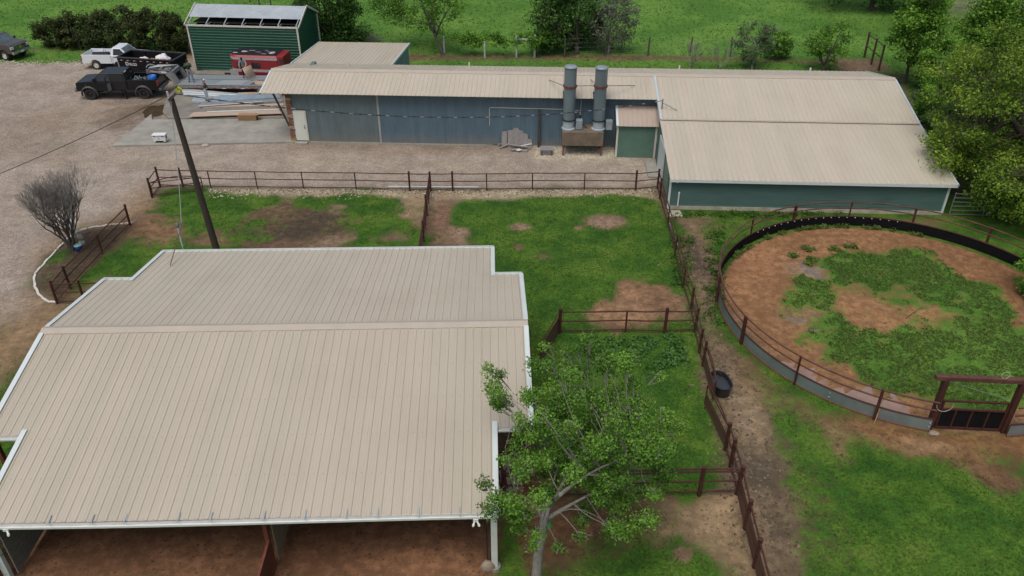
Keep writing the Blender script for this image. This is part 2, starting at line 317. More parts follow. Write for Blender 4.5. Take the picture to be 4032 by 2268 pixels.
# outside the pen wall, gate apron
put(mask([(2880, 1300), (3000, 1470), (3200, 1600), (3450, 1690), (3450, 1720), (3150, 1650), (2960, 1500)], .6, .7), (.17, .105, .062), .35)
put(mask([(3400, 1670), (3650, 1690), (4300, 1680), (4300, 1860), (3950, 1800), (3700, 1800), (3480, 1750)], .8, .8), (.215, .11, .052), .05)
put(blob(3300, 1760, 60, 60), (.21, .14, .08), .2); put(blob(3620, 1760, 100, 30), (.29, .185, .11), 0); put(blob(3960, 1900, 120, 60), (.15, .085, .05), .1)
put(mask([(2700, 830), (3000, 850), (3250, 870), (2800, 960)], .6, .8)*.6, (.15, .11, .07), .3)
put(mask([(3150, 850), (3720, 858), (3720, 900), (3500, 890), (3200, 880)], .5, .6), (.19, .12, .07), .3)
# round pen
PC, PR_ = Vector((18.55, 31.62, 0)), 8.62
rr = np.hypot(GX-PC.x, GY_-PC.y); pen = np.clip((PR_-.15-rr)/.3, 0, 1)
put(pen, (.246, .132, .070), .0, 0)
ring = pen*np.clip((6.9-rr+NA*3.2+NB*2)/1.6, 0, 1)
dx, dy = GX-PC.x, GY_-PC.y
PN = img_noise(GX, GY_, .55, 31, 3); put(ring, g=.80, h=.55); grass = np.where(rr < PR_, np.clip(grass+ring*(PN-.5)*.8, 0, 1), grass)
put(pen*np.clip((-dy-1.5)/2.5, 0, 1)*np.clip((8.1-rr+NA*2)/1.2, 0, 1)*np.clip((dx+3)/3, 0, 1), g=.80, h=.5)
put(blob(3390, 1195, 180, 52, soft=.7, rough=1.1), (.285, .155, .085), .12); put(blob(3640, 1250, 170, 44, soft=.7, rough=1.1), (.285, .15, .082), .14)
put(blob(2950, 1010, 120, 120, rough=.6)*pen, (.29, .15, .085), .0)
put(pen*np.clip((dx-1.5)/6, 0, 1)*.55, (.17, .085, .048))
put(blob(3180, 1060, 70, 30), (.25, .2, .165), .05); put(blob(3150, 1250, 90, 45), (.19, .13, .09), .25)
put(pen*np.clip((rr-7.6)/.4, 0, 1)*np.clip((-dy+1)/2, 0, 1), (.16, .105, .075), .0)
# south paddock
put(mask([(2000, 1950), (2560, 1975), (2500, 2080), (2330, 2220), (2100, 2330), (2050, 2330), (1960, 2100)], .8, 1.), (.175, .092, .050), .08)
put(mask([(2640, 1980), (2900, 1960), (2930, 2130), (2890, 2200), (2640, 2100)], .5, .8), (.30, .215, .14), .03)
put(blob(2690, 2180, 26, 24), (.2, .13, .09), .05); put(mask([(1960, 2020), (2010, 2020), (2010, 2330), (1960, 2330)], .25, .3), g=.9, h=.3)
put(mask([(2040, 2330), (2200, 2200), (2330, 2200), (2330, 2330)], .6, .6)*.6, BRN, .5)
put(mask([(1980, 1500), (2060, 1420), (2140, 1460), (2050, 1560)], .6, .6)*.5, (.2, .12, .07), .3)
# under the front barn: bare red-brown dirt
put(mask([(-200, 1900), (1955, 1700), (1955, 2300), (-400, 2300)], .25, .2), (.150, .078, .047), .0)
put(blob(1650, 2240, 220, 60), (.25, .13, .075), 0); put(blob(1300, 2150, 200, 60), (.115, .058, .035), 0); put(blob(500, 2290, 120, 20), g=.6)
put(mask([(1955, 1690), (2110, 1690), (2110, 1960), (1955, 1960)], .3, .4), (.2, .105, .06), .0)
# flower bed
put(mask([(512, 885), (330, 905), (262, 946), (146, 1076), (138, 1140), (226, 1195)], .2, .15), (.085, .062, .045), .12)
put(blob(225, 1015, 45, 34), (.08, .06, .045), .62); put(blob(185, 1095, 26, 24), (.08, .06, .045), .5)
soil[..., 2] *= .90
V = np.stack([GX, GY_, np.zeros_like(GX)], -1).reshape(-1, 3); nx = len(xs); ny = len(ys)
I = np.arange(nx*ny).reshape(ny, nx); F = np.stack([I[:-1, :-1], I[:-1, 1:], I[1:, 1:], I[1:, :-1]], -1).reshape(-1, 4)
def ground_mat():
    m = bpy.data.materials.new('ground_soil_and_grass'); m.use_nodes = True; nt = m.node_tree; N = nt.nodes; L = nt.links.new
    b = N['Principled BSDF']; b.inputs['Specular IOR Level'].default_value = .2
    def at(n): a = N.new('ShaderNodeAttribute'); a.attribute_name = n; return a
    tc = N.new('ShaderNodeTexCoord')
    def noise(sc, det=6, ro=.6):
        n = N.new('ShaderNodeTexNoise'); n.inputs['Scale'].default_value = sc; n.inputs['Detail'].default_value = det; n.inputs['Roughness'].default_value = ro
        L(tc.outputs['Object'], n.inputs['Vector']); return n.outputs['Fac']
    def mr(x, a, b_, c, d_, smooth=True):
        n = N.new('ShaderNodeMapRange'); n.interpolation_type = 'SMOOTHSTEP' if smooth else 'LINEAR'
        for i, q in enumerate((a, b_, c, d_)): n.inputs[i+1].default_value = q
        L(x, n.inputs[0]); return n.outputs[0]
    def math_(op, a, c):
        n = N.new('ShaderNodeMath'); n.operation = op
        for i, q in enumerate((a, c)):
            if isinstance(q, (int, float)): n.inputs[i].default_value = q
            else: L(q, n.inputs[i])
        return n.outputs[0]
    def mix(f, a, c, mode='MIX'):
        n = N.new('ShaderNodeMix'); n.data_type = 'RGBA'; n.blend_type = mode
        for k, q in (('Factor', f), ('A', a), ('B', c)):
            if isinstance(q, (int, float)): n.inputs[k].default_value = q
            elif isinstance(q, tuple): n.inputs[k].default_value = (*q, 1)
            else: L(q, n.inputs[k])
        return n.outputs['Result']
    so, gr, gv, hu = at('soil'), at('grass'), at('gravel'), at('tone')
    n1, n2, n3, n4, n5 = noise(.55), noise(2.6, 8, .7), noise(9, 6, .7), noise(28, 4, .7), noise(.16, 5, .6)
    # bare soil: clods, and hoof pits with their shade put into the colour
    v = N.new('ShaderNodeTexVoronoi'); v.inputs['Scale'].default_value = 5.0; v.feature = 'F1'
    wv = N.new('ShaderNodeMix'); wv.data_type = 'VECTOR'; wv.inputs['Factor'].default_value = .12
    nc = N.new('ShaderNodeTexNoise'); nc.inputs['Scale'].default_value = 2.2; L(tc.outputs['Object'], nc.inputs['Vector'])
    L(tc.outputs['Object'], wv.inputs['A']); L(nc.outputs['Color'], wv.inputs['B']); L(wv.outputs['Result'], v.inputs['Vector'])
    hoof = math_('MAXIMUM', mr(n1, .44, .58, 1.0, .3), math_('MULTIPLY', mr(v.outputs['Distance'], .02, .34, .50, 1.06), mr(n2, .3, .7, .75, 1.2)))
    k = math_('MULTIPLY', mr(n1, .3, .7, .82, 1.18), math_('MULTIPLY', mr(n2, .25, .75, .80, 1.18), mr(n4, .25, .75, .74, 1.26)))
    k = math_('MULTIPLY', k, hoof)
    kk = N.new('ShaderNodeCombineColor'); [L(k, kk.inputs[i]) for i in range(3)]
    s1 = mix(1.0, so.outputs['Color'], kk.outputs[0], 'MULTIPLY')
    # gravel: coloured stones
    vg = N.new('ShaderNodeTexVoronoi'); vg.inputs['Scale'].default_value = 24; L(tc.outputs['Object'], vg.inputs['Vector'])
    gcol = N.new('ShaderNodeValToRGB'); e = gcol.color_ramp.elements; e[0].color = (.60, .57, .56, 1); e[1].color = (1.42, 1.38, 1.34, 1)
    e1 = gcol.color_ramp.elements.new(.4); e1.color = (.96, .90, .90, 1); e2 = gcol.color_ramp.elements.new(.7); e2.color = (1.02, 1.03, 1.03, 1)
    sc_ = N.new('ShaderNodeSeparateColor'); L(vg.outputs['Color'], sc_.inputs[0]); L(sc_.outputs[0], gcol.inputs['Fac'])
    s2a = mix(1.0, so.outputs['Color'], gcol.outputs['Color'], 'MULTIPLY')
    kg = math_('MULTIPLY', mr(n1, .3, .7, .84, 1.14), mr(n2, .3, .7, .86, 1.12)); kc = N.new('ShaderNodeCombineColor'); [L(kg, kc.inputs[i]) for i in range(3)]
    s2 = mix(1.0, s2a, kc.outputs[0], 'MULTIPLY')
    bare = mix(gv.outputs['Fac'], s1, s2)
    # turf: patches of yellow-green, mid green, blue-green
    ga = mix(mr(n1, .32, .68, 0, 1), (.022, .076, .008), (.080, .155, .015))
    gb = mix(mr(n5, .35, .65, 0, 1), (.064, .170, .024), (.125, .250, .040))
    gt = mix(hu.outputs['Fac'], ga, gb)
    gd = math_('MULTIPLY', mr(n2, .25, .75, .70, 1.25), mr(n3, .25, .75, .58, 1.4)); gd = math_('MULTIPLY', gd, mr(n4, .2, .8, .6, 1.45))
    gc = N.new('ShaderNodeCombineColor'); [L(gd, gc.inputs[i]) for i in range(3)]
    gt = mix(1.0, gt, gc.outputs[0], 'MULTIPLY')
    straw = mr(math_('ADD', n3, n1), 1.05, 1.35, 0, .45); gt = mix(straw, gt, (.16, .14, .055))
    gsum = math_('ADD', gr.outputs['Fac'], math_('MULTIPLY', math_('SUBTRACT', math_('ADD', math_('MULTIPLY', n2, .55), math_('MULTIPLY', n3, .45)), .5), 1.5))
    f = mr(gsum, .30, .68, 0, 1)
    L(mix(f, bare, gt), b.inputs['Base Color'])
    b.inputs['Roughness'].default_value = .92
    h = math_('ADD', math_('MULTIPLY', n4, .5), math_('ADD', math_('MULTIPLY', hoof, .6), math_('MULTIPLY', n3, .7)))
    bp = N.new('ShaderNodeBump'); bp.inputs['Strength'].default_value = .55; bp.inputs['Distance'].default_value = .06; L(h, bp.inputs['Height']); L(bp.outputs[0], b.inputs['Normal'])
    return m
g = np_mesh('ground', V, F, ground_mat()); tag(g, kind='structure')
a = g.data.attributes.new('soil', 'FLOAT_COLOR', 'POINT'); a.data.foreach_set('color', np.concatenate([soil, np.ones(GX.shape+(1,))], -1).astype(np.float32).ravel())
for nme, arr in (('grass', grass), ('gravel', grav), ('tone', hue)):
    a = g.data.attributes.new(nme, 'FLOAT', 'POINT'); a.data.foreach_set('value', arr.astype(np.float32).ravel())
def sample(arr, x, y):
    ix = np.clip(np.searchsorted(xs, x)-1, 0, nx-1); iy = np.clip(np.searchsorted(ys, y)-1, 0, ny-1); return arr[iy, ix]
# ------------------------------------------------------------------ puddles, slabs
def puddle(name, px, py, rx, ry, mat, seed, z=.006, amp=.5, clip=None):
    rg = random.Random(seed); c = G(px, py); sx = (G(px+rx, py)-c).length; sy = abs(G(px, py+ry).y-G(px, py-ry).y)/2
    ph = [rg.uniform(0, 6.28) for _ in range(8)]; P = []
    for i in range(72):
        t = 2*PI*i/72; q = 1+amp*sum(math.sin((k+2)*t+ph[k])/(k+2) for k in range(8))
        P.append((c.x+sx*q*math.cos(t), c.y+sy*q*math.sin(t), z))
    mb = MB(); mb.add(P, [tuple(range(72))]); o = mb.build(name, mat, fixn=False); tag(o, kind='structure'); return o
MUDW = M('muddy_water', (.070, .050, .026), .08, var=.25, scale=1.2, spec=.5)
PENW = M('pen_water', (.30, .205, .165), .12, var=.2, scale=1.5, spec=.5)
GREYW = M('grey_wet_clay', (.21, .165, .135), .14, var=.25, scale=3, spec=.5)
puddle('puddle', 622, 436, 52, 27, MUDW, 4, amp=.25)
puddle('puddle', 3195, 1072, 22, 12, GREYW, 5, amp=.8); puddle('puddle', 3158, 1045, 15, 6, GREYW, 6, amp=.8); puddle('puddle', 3222, 1094, 12, 6, GREYW, 16, amp=.8)
puddle('puddle', 3140, 1262, 24, 11, GREYW, 7, amp=.8); puddle('puddle', 3205, 1302, 20, 5, GREYW, 8, amp=.8)
# water standing along the inside of the pen wall
MBp = []
for seed, (a0, a1, w, rr_) in enumerate([(-152, -131, .95, 8.1), (-134, -106, 1.35, 7.95)]):
    mb = MB(); P = []; Q = []; rg = random.Random(seed); n = 60; ph = rg.uniform(0, 6)
    for i in range(n+1):
        t = rad(a0+(a1-a0)*i/n); ww = w*max(.03, math.sin(PI*i/n))**.5*(.85+.16*math.sin(i*.31+ph)+.12*math.sin(i*.77+2*ph)+rg.uniform(-.06, .06))
        P.append(PC+Vector((math.cos(t), math.sin(t), 0))*(PR_-.1)+Vector((0, 0, .007))); Q.append(PC+Vector((math.cos(t), math.sin(t), 0))*(PR_-.1-max(.05, ww*1.4))+Vector((0, 0, .007)))
    mb.strip(P, Q); o = mb.build('puddle', PENW, fixn=False); tag(o, kind='structure')
def slab(name, pts, top, mat=CONC, z0=-.05):
    P = [G(x, y, top) for x, y in pts]; mb = MB(); mb.prism([Vector((p.x, p.y, z0)) for p in P], (0, 0, top-z0)); o = mb.build(name, mat, bevel=.015); return tag(o, kind='structure')
slab('pavement', [(440, 572), (520, 511), (590, 452), (598, 449), (598, 470), (1150, 466), (1165, 557)], .13)
CONC2 = M('worn_concrete', (.215, .200, .172), .85, var=.28, scale=.8, bump=.15, bscale=30)
slab('pavement', [(662, 464.5), (640, 440), (652, 395), (700, 330), (760, 296), (1115, 296), (1150, 462.5)], .115, CONC2)
slab('pavement', [(770, 292), (800, 276), (1230, 270), (1230, 292)], .10, CONC2)
# ------------------------------------------------------------------ ribbed steel roofs
def rib_profile(u0, u1, period=.3048, h=.026, phase=0.):
    P = [(u0, 0.)]; k = math.floor((u0-phase)/period)
    while phase+k*period < u1+period:
        c = phase+k*period
        for du, z in ((-.042, 0), (-.018, h), (.018, h), (.042, 0), (.095, 0), (.104, .006), (.113, 0), (.192, 0), (.201, .006), (.210, 0)):
            if u0+.002 < c+du < u1-.002: P.append((c+du, z))
        k += 1
    P.append((u1, 0.)); return P
def roof_panel(mb, u0, u1, a, b, phase=0., th=.012, wob=0.):
    """ribbed sheet between local lines (v,z)=a and (v,z)=b"""
    pr = rib_profile(u0, u1, phase=phase); n = 1 if not wob else 2
    A = [(u, a[0], a[1]+z) for u, z in pr]; B = [(u, b[0], b[1]+z) for u, z in pr]
    mb.strip(A, B)
    A2 = [(u0, a[0], a[1]-th), (u1, a[0], a[1]-th)]; B2 = [(u0, b[0], b[1]-th), (u1, b[0], b[1]-th)]; mb.strip(B2, A2)
def wave_wall(mb, p, q, z0, z1, per=.135, amp=.011, step=None):
    p, q = Vector(p), Vector(q); L = (q-p).length; d = (q-p)/L; nrm = Vector((d.y, -d.x, 0)); n = int(L/(step or per/4)); A = []; B = []
    for i in range(n+1):
        s_ = L*i/n; o = nrm*amp*math.sin(2*PI*s_/per); c = p+d*s_+o; z = z1(s_) if callable(z1) else z1; A.append((c.x, c.y, z0)); B.append((c.x, c.y, z))
    mb.strip(A, B)
def lap_wall(mb, p, q, z0, z1, bh=.18, out=.016):
    p, q = Vector(p), Vector(q); L = (q-p).length; d = (q-p)/L; nrm = Vector((d.y, -d.x, 0)); z = z0
    while z < z1-1e-3:
        zt = min(z+bh, z1); a, b = p+nrm*out, q+nrm*out
        mb.quad((a.x, a.y, z), (b.x, b.y, z), (q.x, q.y, zt), (p.x, p.y, zt)); mb.quad((p.x, p.y, z), (q.x, q.y, z), (b.x, b.y, z), (a.x, a.y, z)); z = zt
# ------------------------------------------------------------------ front pole barn
BR = root('pole_barn', 'large tan metal roofed open barn in the foreground with white trim', 'barn', (.568, 24.856, 0), .0263)
BL, BSR, BSL, BA1, BA2, BB1, BB2, BHR, BT = 18.07, 1.223, 1.213, 4.80, 7.98, 4.966, 8.43, 4.09, .1826
bz = lambda v: BHR-abs(v)*BT
mb = MB(); roof_panel(mb, -BL+BSL, -BSR, (0, bz(0)), (-BA2, bz(BA2)), .1); roof_panel(mb, -BL, -BL+BSL, (0, bz(0)), (-BA1, bz(BA1)), .1); roof_panel(mb, -BSR, 0, (0, bz(0)), (-BA1, bz(BA1)), .1)
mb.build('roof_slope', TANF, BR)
mb = MB(); roof_panel(mb, -BL+BSL, -BSR, (0, bz(0)), (BB2, bz(BB2)), .1); roof_panel(mb, -BL, -BL+BSL, (0, bz(0)), (BB1, bz(BB1)), .1); roof_panel(mb, -BSR, 0, (0, bz(0)), (BB1, bz(BB1)), .1)
mb.build('roof_slope', TAN, BR)
mb = MB()
for v in [-.45-1.5*i for i in range(6)]+[.45+1.5*i for i in range(6)]:
    for i in range(60):
        u = -BL+.2+.3048*i-.12; a = abs(v)
        if u < -.1 and not ((u < -BL+BSL or u > -BSR) and a > 4.7): mb.box((u+random.uniform(-.01, .01), v, bz(v)+.004), (.022, .022, .008))
sc_ = mb.build('roof_screws', M('screw_head', (.22, .19, .16), .6), BR); tag(sc_, kind='stuff')
mb = MB(); w = .24
A = [(-BL-.03+i*(BL+.06)/40, -w, bz(w)+.036+.004*math.sin(i*.9)) for i in range(41)]; T_ = [(a[0], 0, BHR+.085+.006*math.sin(i*.7)) for i, a in enumerate(A)]; B = [(a[0], w, bz(w)+.045) for a in A]
mb.strip(A, T_); mb.strip(T_, B); mb.strip([(a[0], a[1], a[2]-.03) for a in A], A); mb.strip(B, [(a[0], a[1], a[2]-.03) for a in B]); mb.build('ridge_cap', TRIM, BR)
TRW = .16
def rake(mb, u, v0, v1, side):
    """white L shaped trim along a sloping edge"""
    p, q = Vector((u, v0, bz(v0))), Vector((u, v1, bz(v1))); s = side
    mb.bar(p+Vector((-s*(TRW/2-.03), 0, .045)), q+Vector((-s*(TRW/2-.03), 0, .045)), TRW, .02)
    mb.bar(p+Vector((s*.035, 0, -.06)), q+Vector((s*.035, 0, -.06)), .02, .22)
for u, v0, v1, s_ in ((-BL, -.2, -BA1-.02, -1), (-BL, .2, BB1+.02, -1), (-BL+BSL, -BA1+.22, -BA2-.02, -1), (-BL+BSL, BB1-.22, BB2+.02, -1),
                      (0, -.2, -BA1-.02, 1), (0, .2, BB1+.02, 1), (-BSR, -BA1+.22, -BA2-.02, 1), (-BSR, BB1-.22, BB2+.02, 1)):
    mb = MB(); rake(mb, u, v0, v1, s_); mb.build('rake_trim', WHITE, BR)
def eave_trim(u0, u1, v, d):
    z = bz(v); mb = MB(); mb.box(((u0+u1)/2, v+d*.07, z+.02), (u1-u0, .03, .09)); mb.box(((u0+u1)/2, v+d*.035, z-.02), (u1-u0, .05, .02)); mb.build('eave_trim', WHITE, BR)
eave_trim(-BL+BSL, -BSR, BB2, 1); eave_trim(-BL, -BL+BSL, BB1, 1); eave_trim(-BSR, 0, BB1, 1)
def gutter(u0, u1, v, name='gutter', sag=0.):
    z = bz(v)-.05; n = 24 if sag else 1; mb = MB(); sec = ((0, .05), (0, -.09), (-.10, -.11), (-.15, -.04), (-.15, .03), (-.135, .03), (-.135, -.035), (-.09, -.09), (-.012, -.075), (-.012, .05))
    prev = None
    for i in range(n+1):
        u = u0+(u1-u0)*i/n; dz = sag*(math.sin(PI*i/n)*.5+.5*math.sin(5.1*i/n+.4)); ring_ = [(u, v+.02+a-.03*dz*3, z+b-dz) for a, b in sec]
        if prev: mb.strip(prev+[prev[0]], ring_+[ring_[0]])
        prev = ring_
    mb.build(name, WHITEWALL, BR)
gutter(-BL+BSL, -BSR+.02, -BA2, sag=.055); gutter(-BL, -BL+BSL-.1, -BA1); gutter(-BSR+.05, 0, -BA1)
mb0 = None
for px in (150, 318, 447, 655, 782, 990, 1150, 1312, 1434, 1596, 1757, 1915):
    P = G(px, 2044-px*.014, 2.6); u = P.x-.568+.21; mb = MB(); mb.bar((u, -BA2+.22, bz(BA2-.22)+.045), (u, -BA2-.10, bz(BA2)+.02), .04, .012); mb.build('gutter_strap', ZINCD, BR)
def flood(u, v, z, dirs):
    l = MB(); l.box((u, v, z), (.16, .05, .10)); l.build('floodlight_base', WHITEWALL, BR)
    for dx in dirs:
        m2 = MB(); m2.tube([(u+dx*.06, v-.02, z-.02), (u+dx*.16, v-.07, z-.06), (u+dx*.21, v-.11, z-.10)], [.022, .03, .045], 10); m2.build('floodlight', WHITEWALL, BR)
        m3 = MB(); m3.ball((u+dx*.216, v-.12, z-.108), .038, 8); m3.build('lamp_lens', M('lamp_lens', (.75, .72, .62), .2, var=.03), BR)
flood(-BSR-.66, -BA2-.13, bz(BA2)-.13, (-.35, .5)); flood(-BL+BSL+.92, -BA2-.13, bz(BA2)-.13, (.5,))
# posts, partitions, footing
for (u, v, nm, mt, w_) in ((-BSR-.11, -BA2+.10, 'corner_post', WHITEWALL, .20), (-BL+BSL+.11, -BA2+.10, 'corner_post', WHITEWALL, .20), (-BSR-.11, BB2-.3, 'corner_post', WHITEWALL, .16), (-BL+BSL+.11, BB2-.3, 'corner_post', WHITEWALL, .16), (-.15, BB1-.3, 'corner_post', RUST, .12), (-.15, -BA1+.2, 'corner_post', RUST, .12), (-BL+.15, -BA1+.2, 'corner_post', RUST, .12)):
    m2 = MB(); zt = bz(v)-.06; m2.box((u, v, zt/2), (w_, .16, zt)); m2.build(nm, mt, BR, bevel=.008)
m2 = MB(); m2.box((-BSR-.34, -BA2+.22, (bz(BA2)-.1)/2), (.035, .28, bz(BA2)-.1)); m2.build('door_edge', DARK, BR)
m2 = MB(); m2.lathe([(.2, 0), (.2, .12), (.17, .14), (0, .14)], (-BSR-.11, -BA2+.1, 0), 14); m2.build('footing', CONC, BR)
p = G(955, 2075, 2.55); um = p.x-.568+.25
def plank_panel(u, v0, v1, h, n, mt, tilt=0):
    m2 = MB()
    for i in range(n): m2.bar((u, v0, .12+(i+.5)*(h-.12)/n), (u, v1, .12+(i+.5)*(h-.12)/n), .04, (h-.12)/n-.012)
    return m2.build('partition_boards', mt, BR)
plank_panel(um+.08, -BA2+.5, -BA2+3.4, 1.9, 9, PLANK); plank_panel(-BL+BSL+.35, -BA2+.2, -1., 2.0, 10, WOOD)
m2 = MB(); m2.box((um-.06, -BA2+.35, 1.26), (.14, .14, 2.52)); m2.build('centre_post', RUST, BR, bevel=.006)
m2 = MB(); m2.bar((um-.03, -BA2+.30, .06), (um-.03, -BA2-1.9, .06), .10, .10); m2.bar((um-.03, -BA2+.30, 1.25), (um-.03, -BA2-1.9, 1.25), .08, .08); m2.bar((um-.03, -BA2-1.9, 0), (um-.03, -BA2-1.9, 1.3), .1, .1); m2.box((um-.03, -BA2-.8, .63), (.02, 2.2, 1.12)); m2.build('partition_gate', RUST, BR)
for v in (-BA2+.2, -4.8, 0., 4.9, BB2-.25):
    m2 = MB(); m2.bar((-BL+BSL+.1, v, bz(v)-.15), (-BSR-.1, v, bz(v)-.15), .1, .2); m2.build('purlin', RUST, BR)
o_ = MB(); o_.ball((0, 0, .16), .3, 12, .75, .55, .85, .12); r_ = root('rock', 'tan boulder leaning against the white corner post of the barn', 'rock', G(1922, 2243)); o_.build('stone', M('tan_stone', (.30, .24, .18), .9, var=.25, scale=6), r_)
# ------------------------------------------------------------------ workshop (long grey-blue building) and stable (green building), one ridge line
LX, LY, LYAW = 25.661, 52.986, -.047
HR, ZJ, W1, W2, W3, Z3, WB, UJ, LL = 4.317, 3.14, 3.014, 5.217, 11.795, 2.03, 5.12, -15.98, -42.33
lz = lambda v: HR-abs(v)*(HR-ZJ)/W2
def loc(p): d = Vector((p[0]-LX, p[1]-LY)); c, s = math.cos(-LYAW), math.sin(-LYAW); return d.x*c-d.y*s, d.x*s+d.y*c
def toW(u, v, z=0): c, s = math.cos(LYAW), math.sin(LYAW); return Vector((LX+u*c-v*s, LY+u*s+v*c, z))
WS = root('workshop_building', 'long blue grey corrugated metal workshop with tan ribbed gable roof and white side door', 'workshop', (LX, LY, 0), LYAW)
VW = -W1+.594; UC = loc(G(1150, 560))[0]; ZW = lz(VW)-.03
fans = [loc(G(*cC(512, 1310))), loc(G(*cC(762, 1318)))]      # plan positions of the two exhaust stacks
FV = VW-.85
s1 = loc(GY(*cC(510, 1105), toW(-24, FV).y))[0]; s2 = loc(GY(*cC(762, 1110), toW(-18.5, FV).y))[0]
mb = MB(); e = .42; cuts = [LL, s1-e, s1+e, s2-e, s2+e, UJ]; nd = .86
for i in range(5):
    a, b = cuts[i], cuts[i+1]; v1 = -W1 if i % 2 == 0 else -W1+nd
    roof_panel(mb, a, b, (0, HR), (v1, lz(v1)), .05)
mb.build('roof_slope', TAN, WS)
mb = MB(); roof_panel(mb, LL, UJ, (0, HR), (WB, lz(WB)), .05); mb.build('roof_slope', TAN, WS)
def ridge(u0, u1, par, dz=0.):
    mb = MB(); w = .26; n = 40; rg = random.Random(int(abs(u0*10)))
    A = [(u0+i*(u1-u0)/n, -w, lz(w)+.036) for i in range(n+1)]; T_ = [(a[0], 0, HR+.09+rg.uniform(-.012, .012)) for a in A]; B = [(a[0], w, lz(w)+.05) for a in A]
    mb.strip(A, T_); mb.strip(T_, B); mb.strip([(a[0], a[1], a[2]-.03) for a in A], A); mb.build('ridge_cap', TRIM, par)
ridge(LL-.03, UJ, WS)
mb = MB(); mb.bar((LL-.02, -.2, lz(.2)+.03), (LL-.02, -W1, lz(W1)+.03), .1, .02); mb.bar((LL-.06, -.2, lz(.2)-.06), (LL-.06, -W1, lz(W1)-.06), .02, .18); mb.build('rake_trim', WHITE, WS)
mb = MB(); mb.bar((LL-.02, .2, lz(.2)+.03), (LL-.02, WB, lz(WB)+.03), .1, .02); mb.bar((LL-.06, .2, lz(.2)-.06), (LL-.06, WB, lz(WB)-.06), .02, .18); mb.build('rake_trim', WHITE, WS)
US = loc(G(*cB(1075, 1215)))[0]; UD0 = loc(G(*cB(347, 1200)))[0]; UD1 = UD0+.98
mb = MB(); wave_wall(mb, (UC+.35, VW, 0), (US-.07, VW, 0), .06, ZW, .135); mb.build('wall', BLUEL, WS)
mb = MB(); wave_wall(mb, (US+.07, VW-.012, 0), (UJ+.1, VW-.012, 0), .04, ZW, .135); mb.build('wall', BLUEW, WS)
mb = MB(); mb.box((US, VW-.03, ZW/2+.02), (.14, .04, ZW-.02)); mb.build('wall_trim', M('pale_trim', (.33, .35, .35), .5, var=.1), WS)
mb = MB(); mb.box(((UC+UJ)/2, VW+2.2, .03), (UJ-UC, 4.6, .06)); mb.build('foundation', CONC, WS)
mb = MB(); mb.box((UC+.2, (VW+WB-.5)/2+.3, 1.75), (.3, WB-.5-VW-.6, 3.5)); mb.prism([(UC+.06, VW+.3, 3.5), (UC+.06, WB-.2, 3.5-.3), (UC+.06, 0, HR-.06)], (.28, 0, 0)); mb.build('gable_wall', BLUEL, WS)
mb = MB(); mb.quad((UJ, WB-.2, .05), (UC, WB-.2, .05), (UC, WB-.2, lz(WB-.2)-.02), (UJ, WB-.2, lz(WB-.2)-.02)); mb.build('wall', BLUEW, WS)
BRK = M('brown_brick', (.20, .13, .095), .9, var=.5, scale=7, bump=.3, bscale=25); LIME = M('lichen_brick', (.30, .22, .06), .9, var=.4, scale=9)
rg = random.Random(3); mb = MB(); z = .0; row = 0
bricks = [M('brick_red', (.22, .105, .07), .9, var=.3, scale=9), M('brick_buff', (.34, .25, .185), .9, var=.25, scale=9), M('brick_brown', (.125, .085, .065), .9, var=.3, scale=9)]
while z < ZW-.1:
    h = min(.19, ZW-.05-z); off = rg.uniform(-.02, .02); mb.mi = rg.choice((0, 1, 1, 2, 0, 2)); mb.box((UC+.17+off, VW+.10, z+h/2), (.36, .42, h-.012)); z += .2; row += 1
mb.build('brick_column', bricks, WS, bevel=.01)
mb = MB(); mb.box((UC+.17, VW+.1, .16), (.40, .46, .32)); mb.build('column_base', LIME, WS)
mb = MB(); mb.box(((UD0+UD1)/2, VW-.035, 1.20), (UD1-UD0+.12, .07, 2.14)); mb.build('door_frame', CREAM, WS)
dr = MB(); dr.box(((UD0+UD1)/2, VW-.065, 1.18), (UD1-UD0-.04, .05, 2.04)); dob = dr.build('door', M('white_door', (.66, .70, .64), .45, var=.05, scale=1.5), WS)
k_ = MB(); k_.ball((UD1-.12, VW-.12, 1.08), .045, 8); k_.build('handle', BLACK, dob); k_ = MB(); k_.ball((UD1-.12, VW-.11, 1.24), .035, 8); k_.build('lock', BLACK, dob)
mb = MB(); mb.box(((UD0+UD1)/2+.05, VW-.3, .05), (.85, .35, .10)); mb.build('door_step', CONC, WS)
mb = MB(); pa = loc(G(*cA(2410, 1000))); mb.bar((LL+.75, -W1+.35, lz(W1)-.1), (UC-.02, VW-.03, 1.15), .10, .12); mb.build('roof_brace', POLEW, WS)
for q in ((cB(770, 520), -7), (cB(1816, 545), 0), ): pass
for (px, py) in (cB(772, 522), cB(1817, 548), cC(1440, 572), ):
    P = GY(px, py, toW(-30, WB*.55).y); u, v = loc(P); v = 3.1; mb = MB(); mb.tube([(u, v, lz(v)-.05), (u, v, lz(v)+.42)], .055, 10); mb.build('vent_pipe', CREAM, WS)
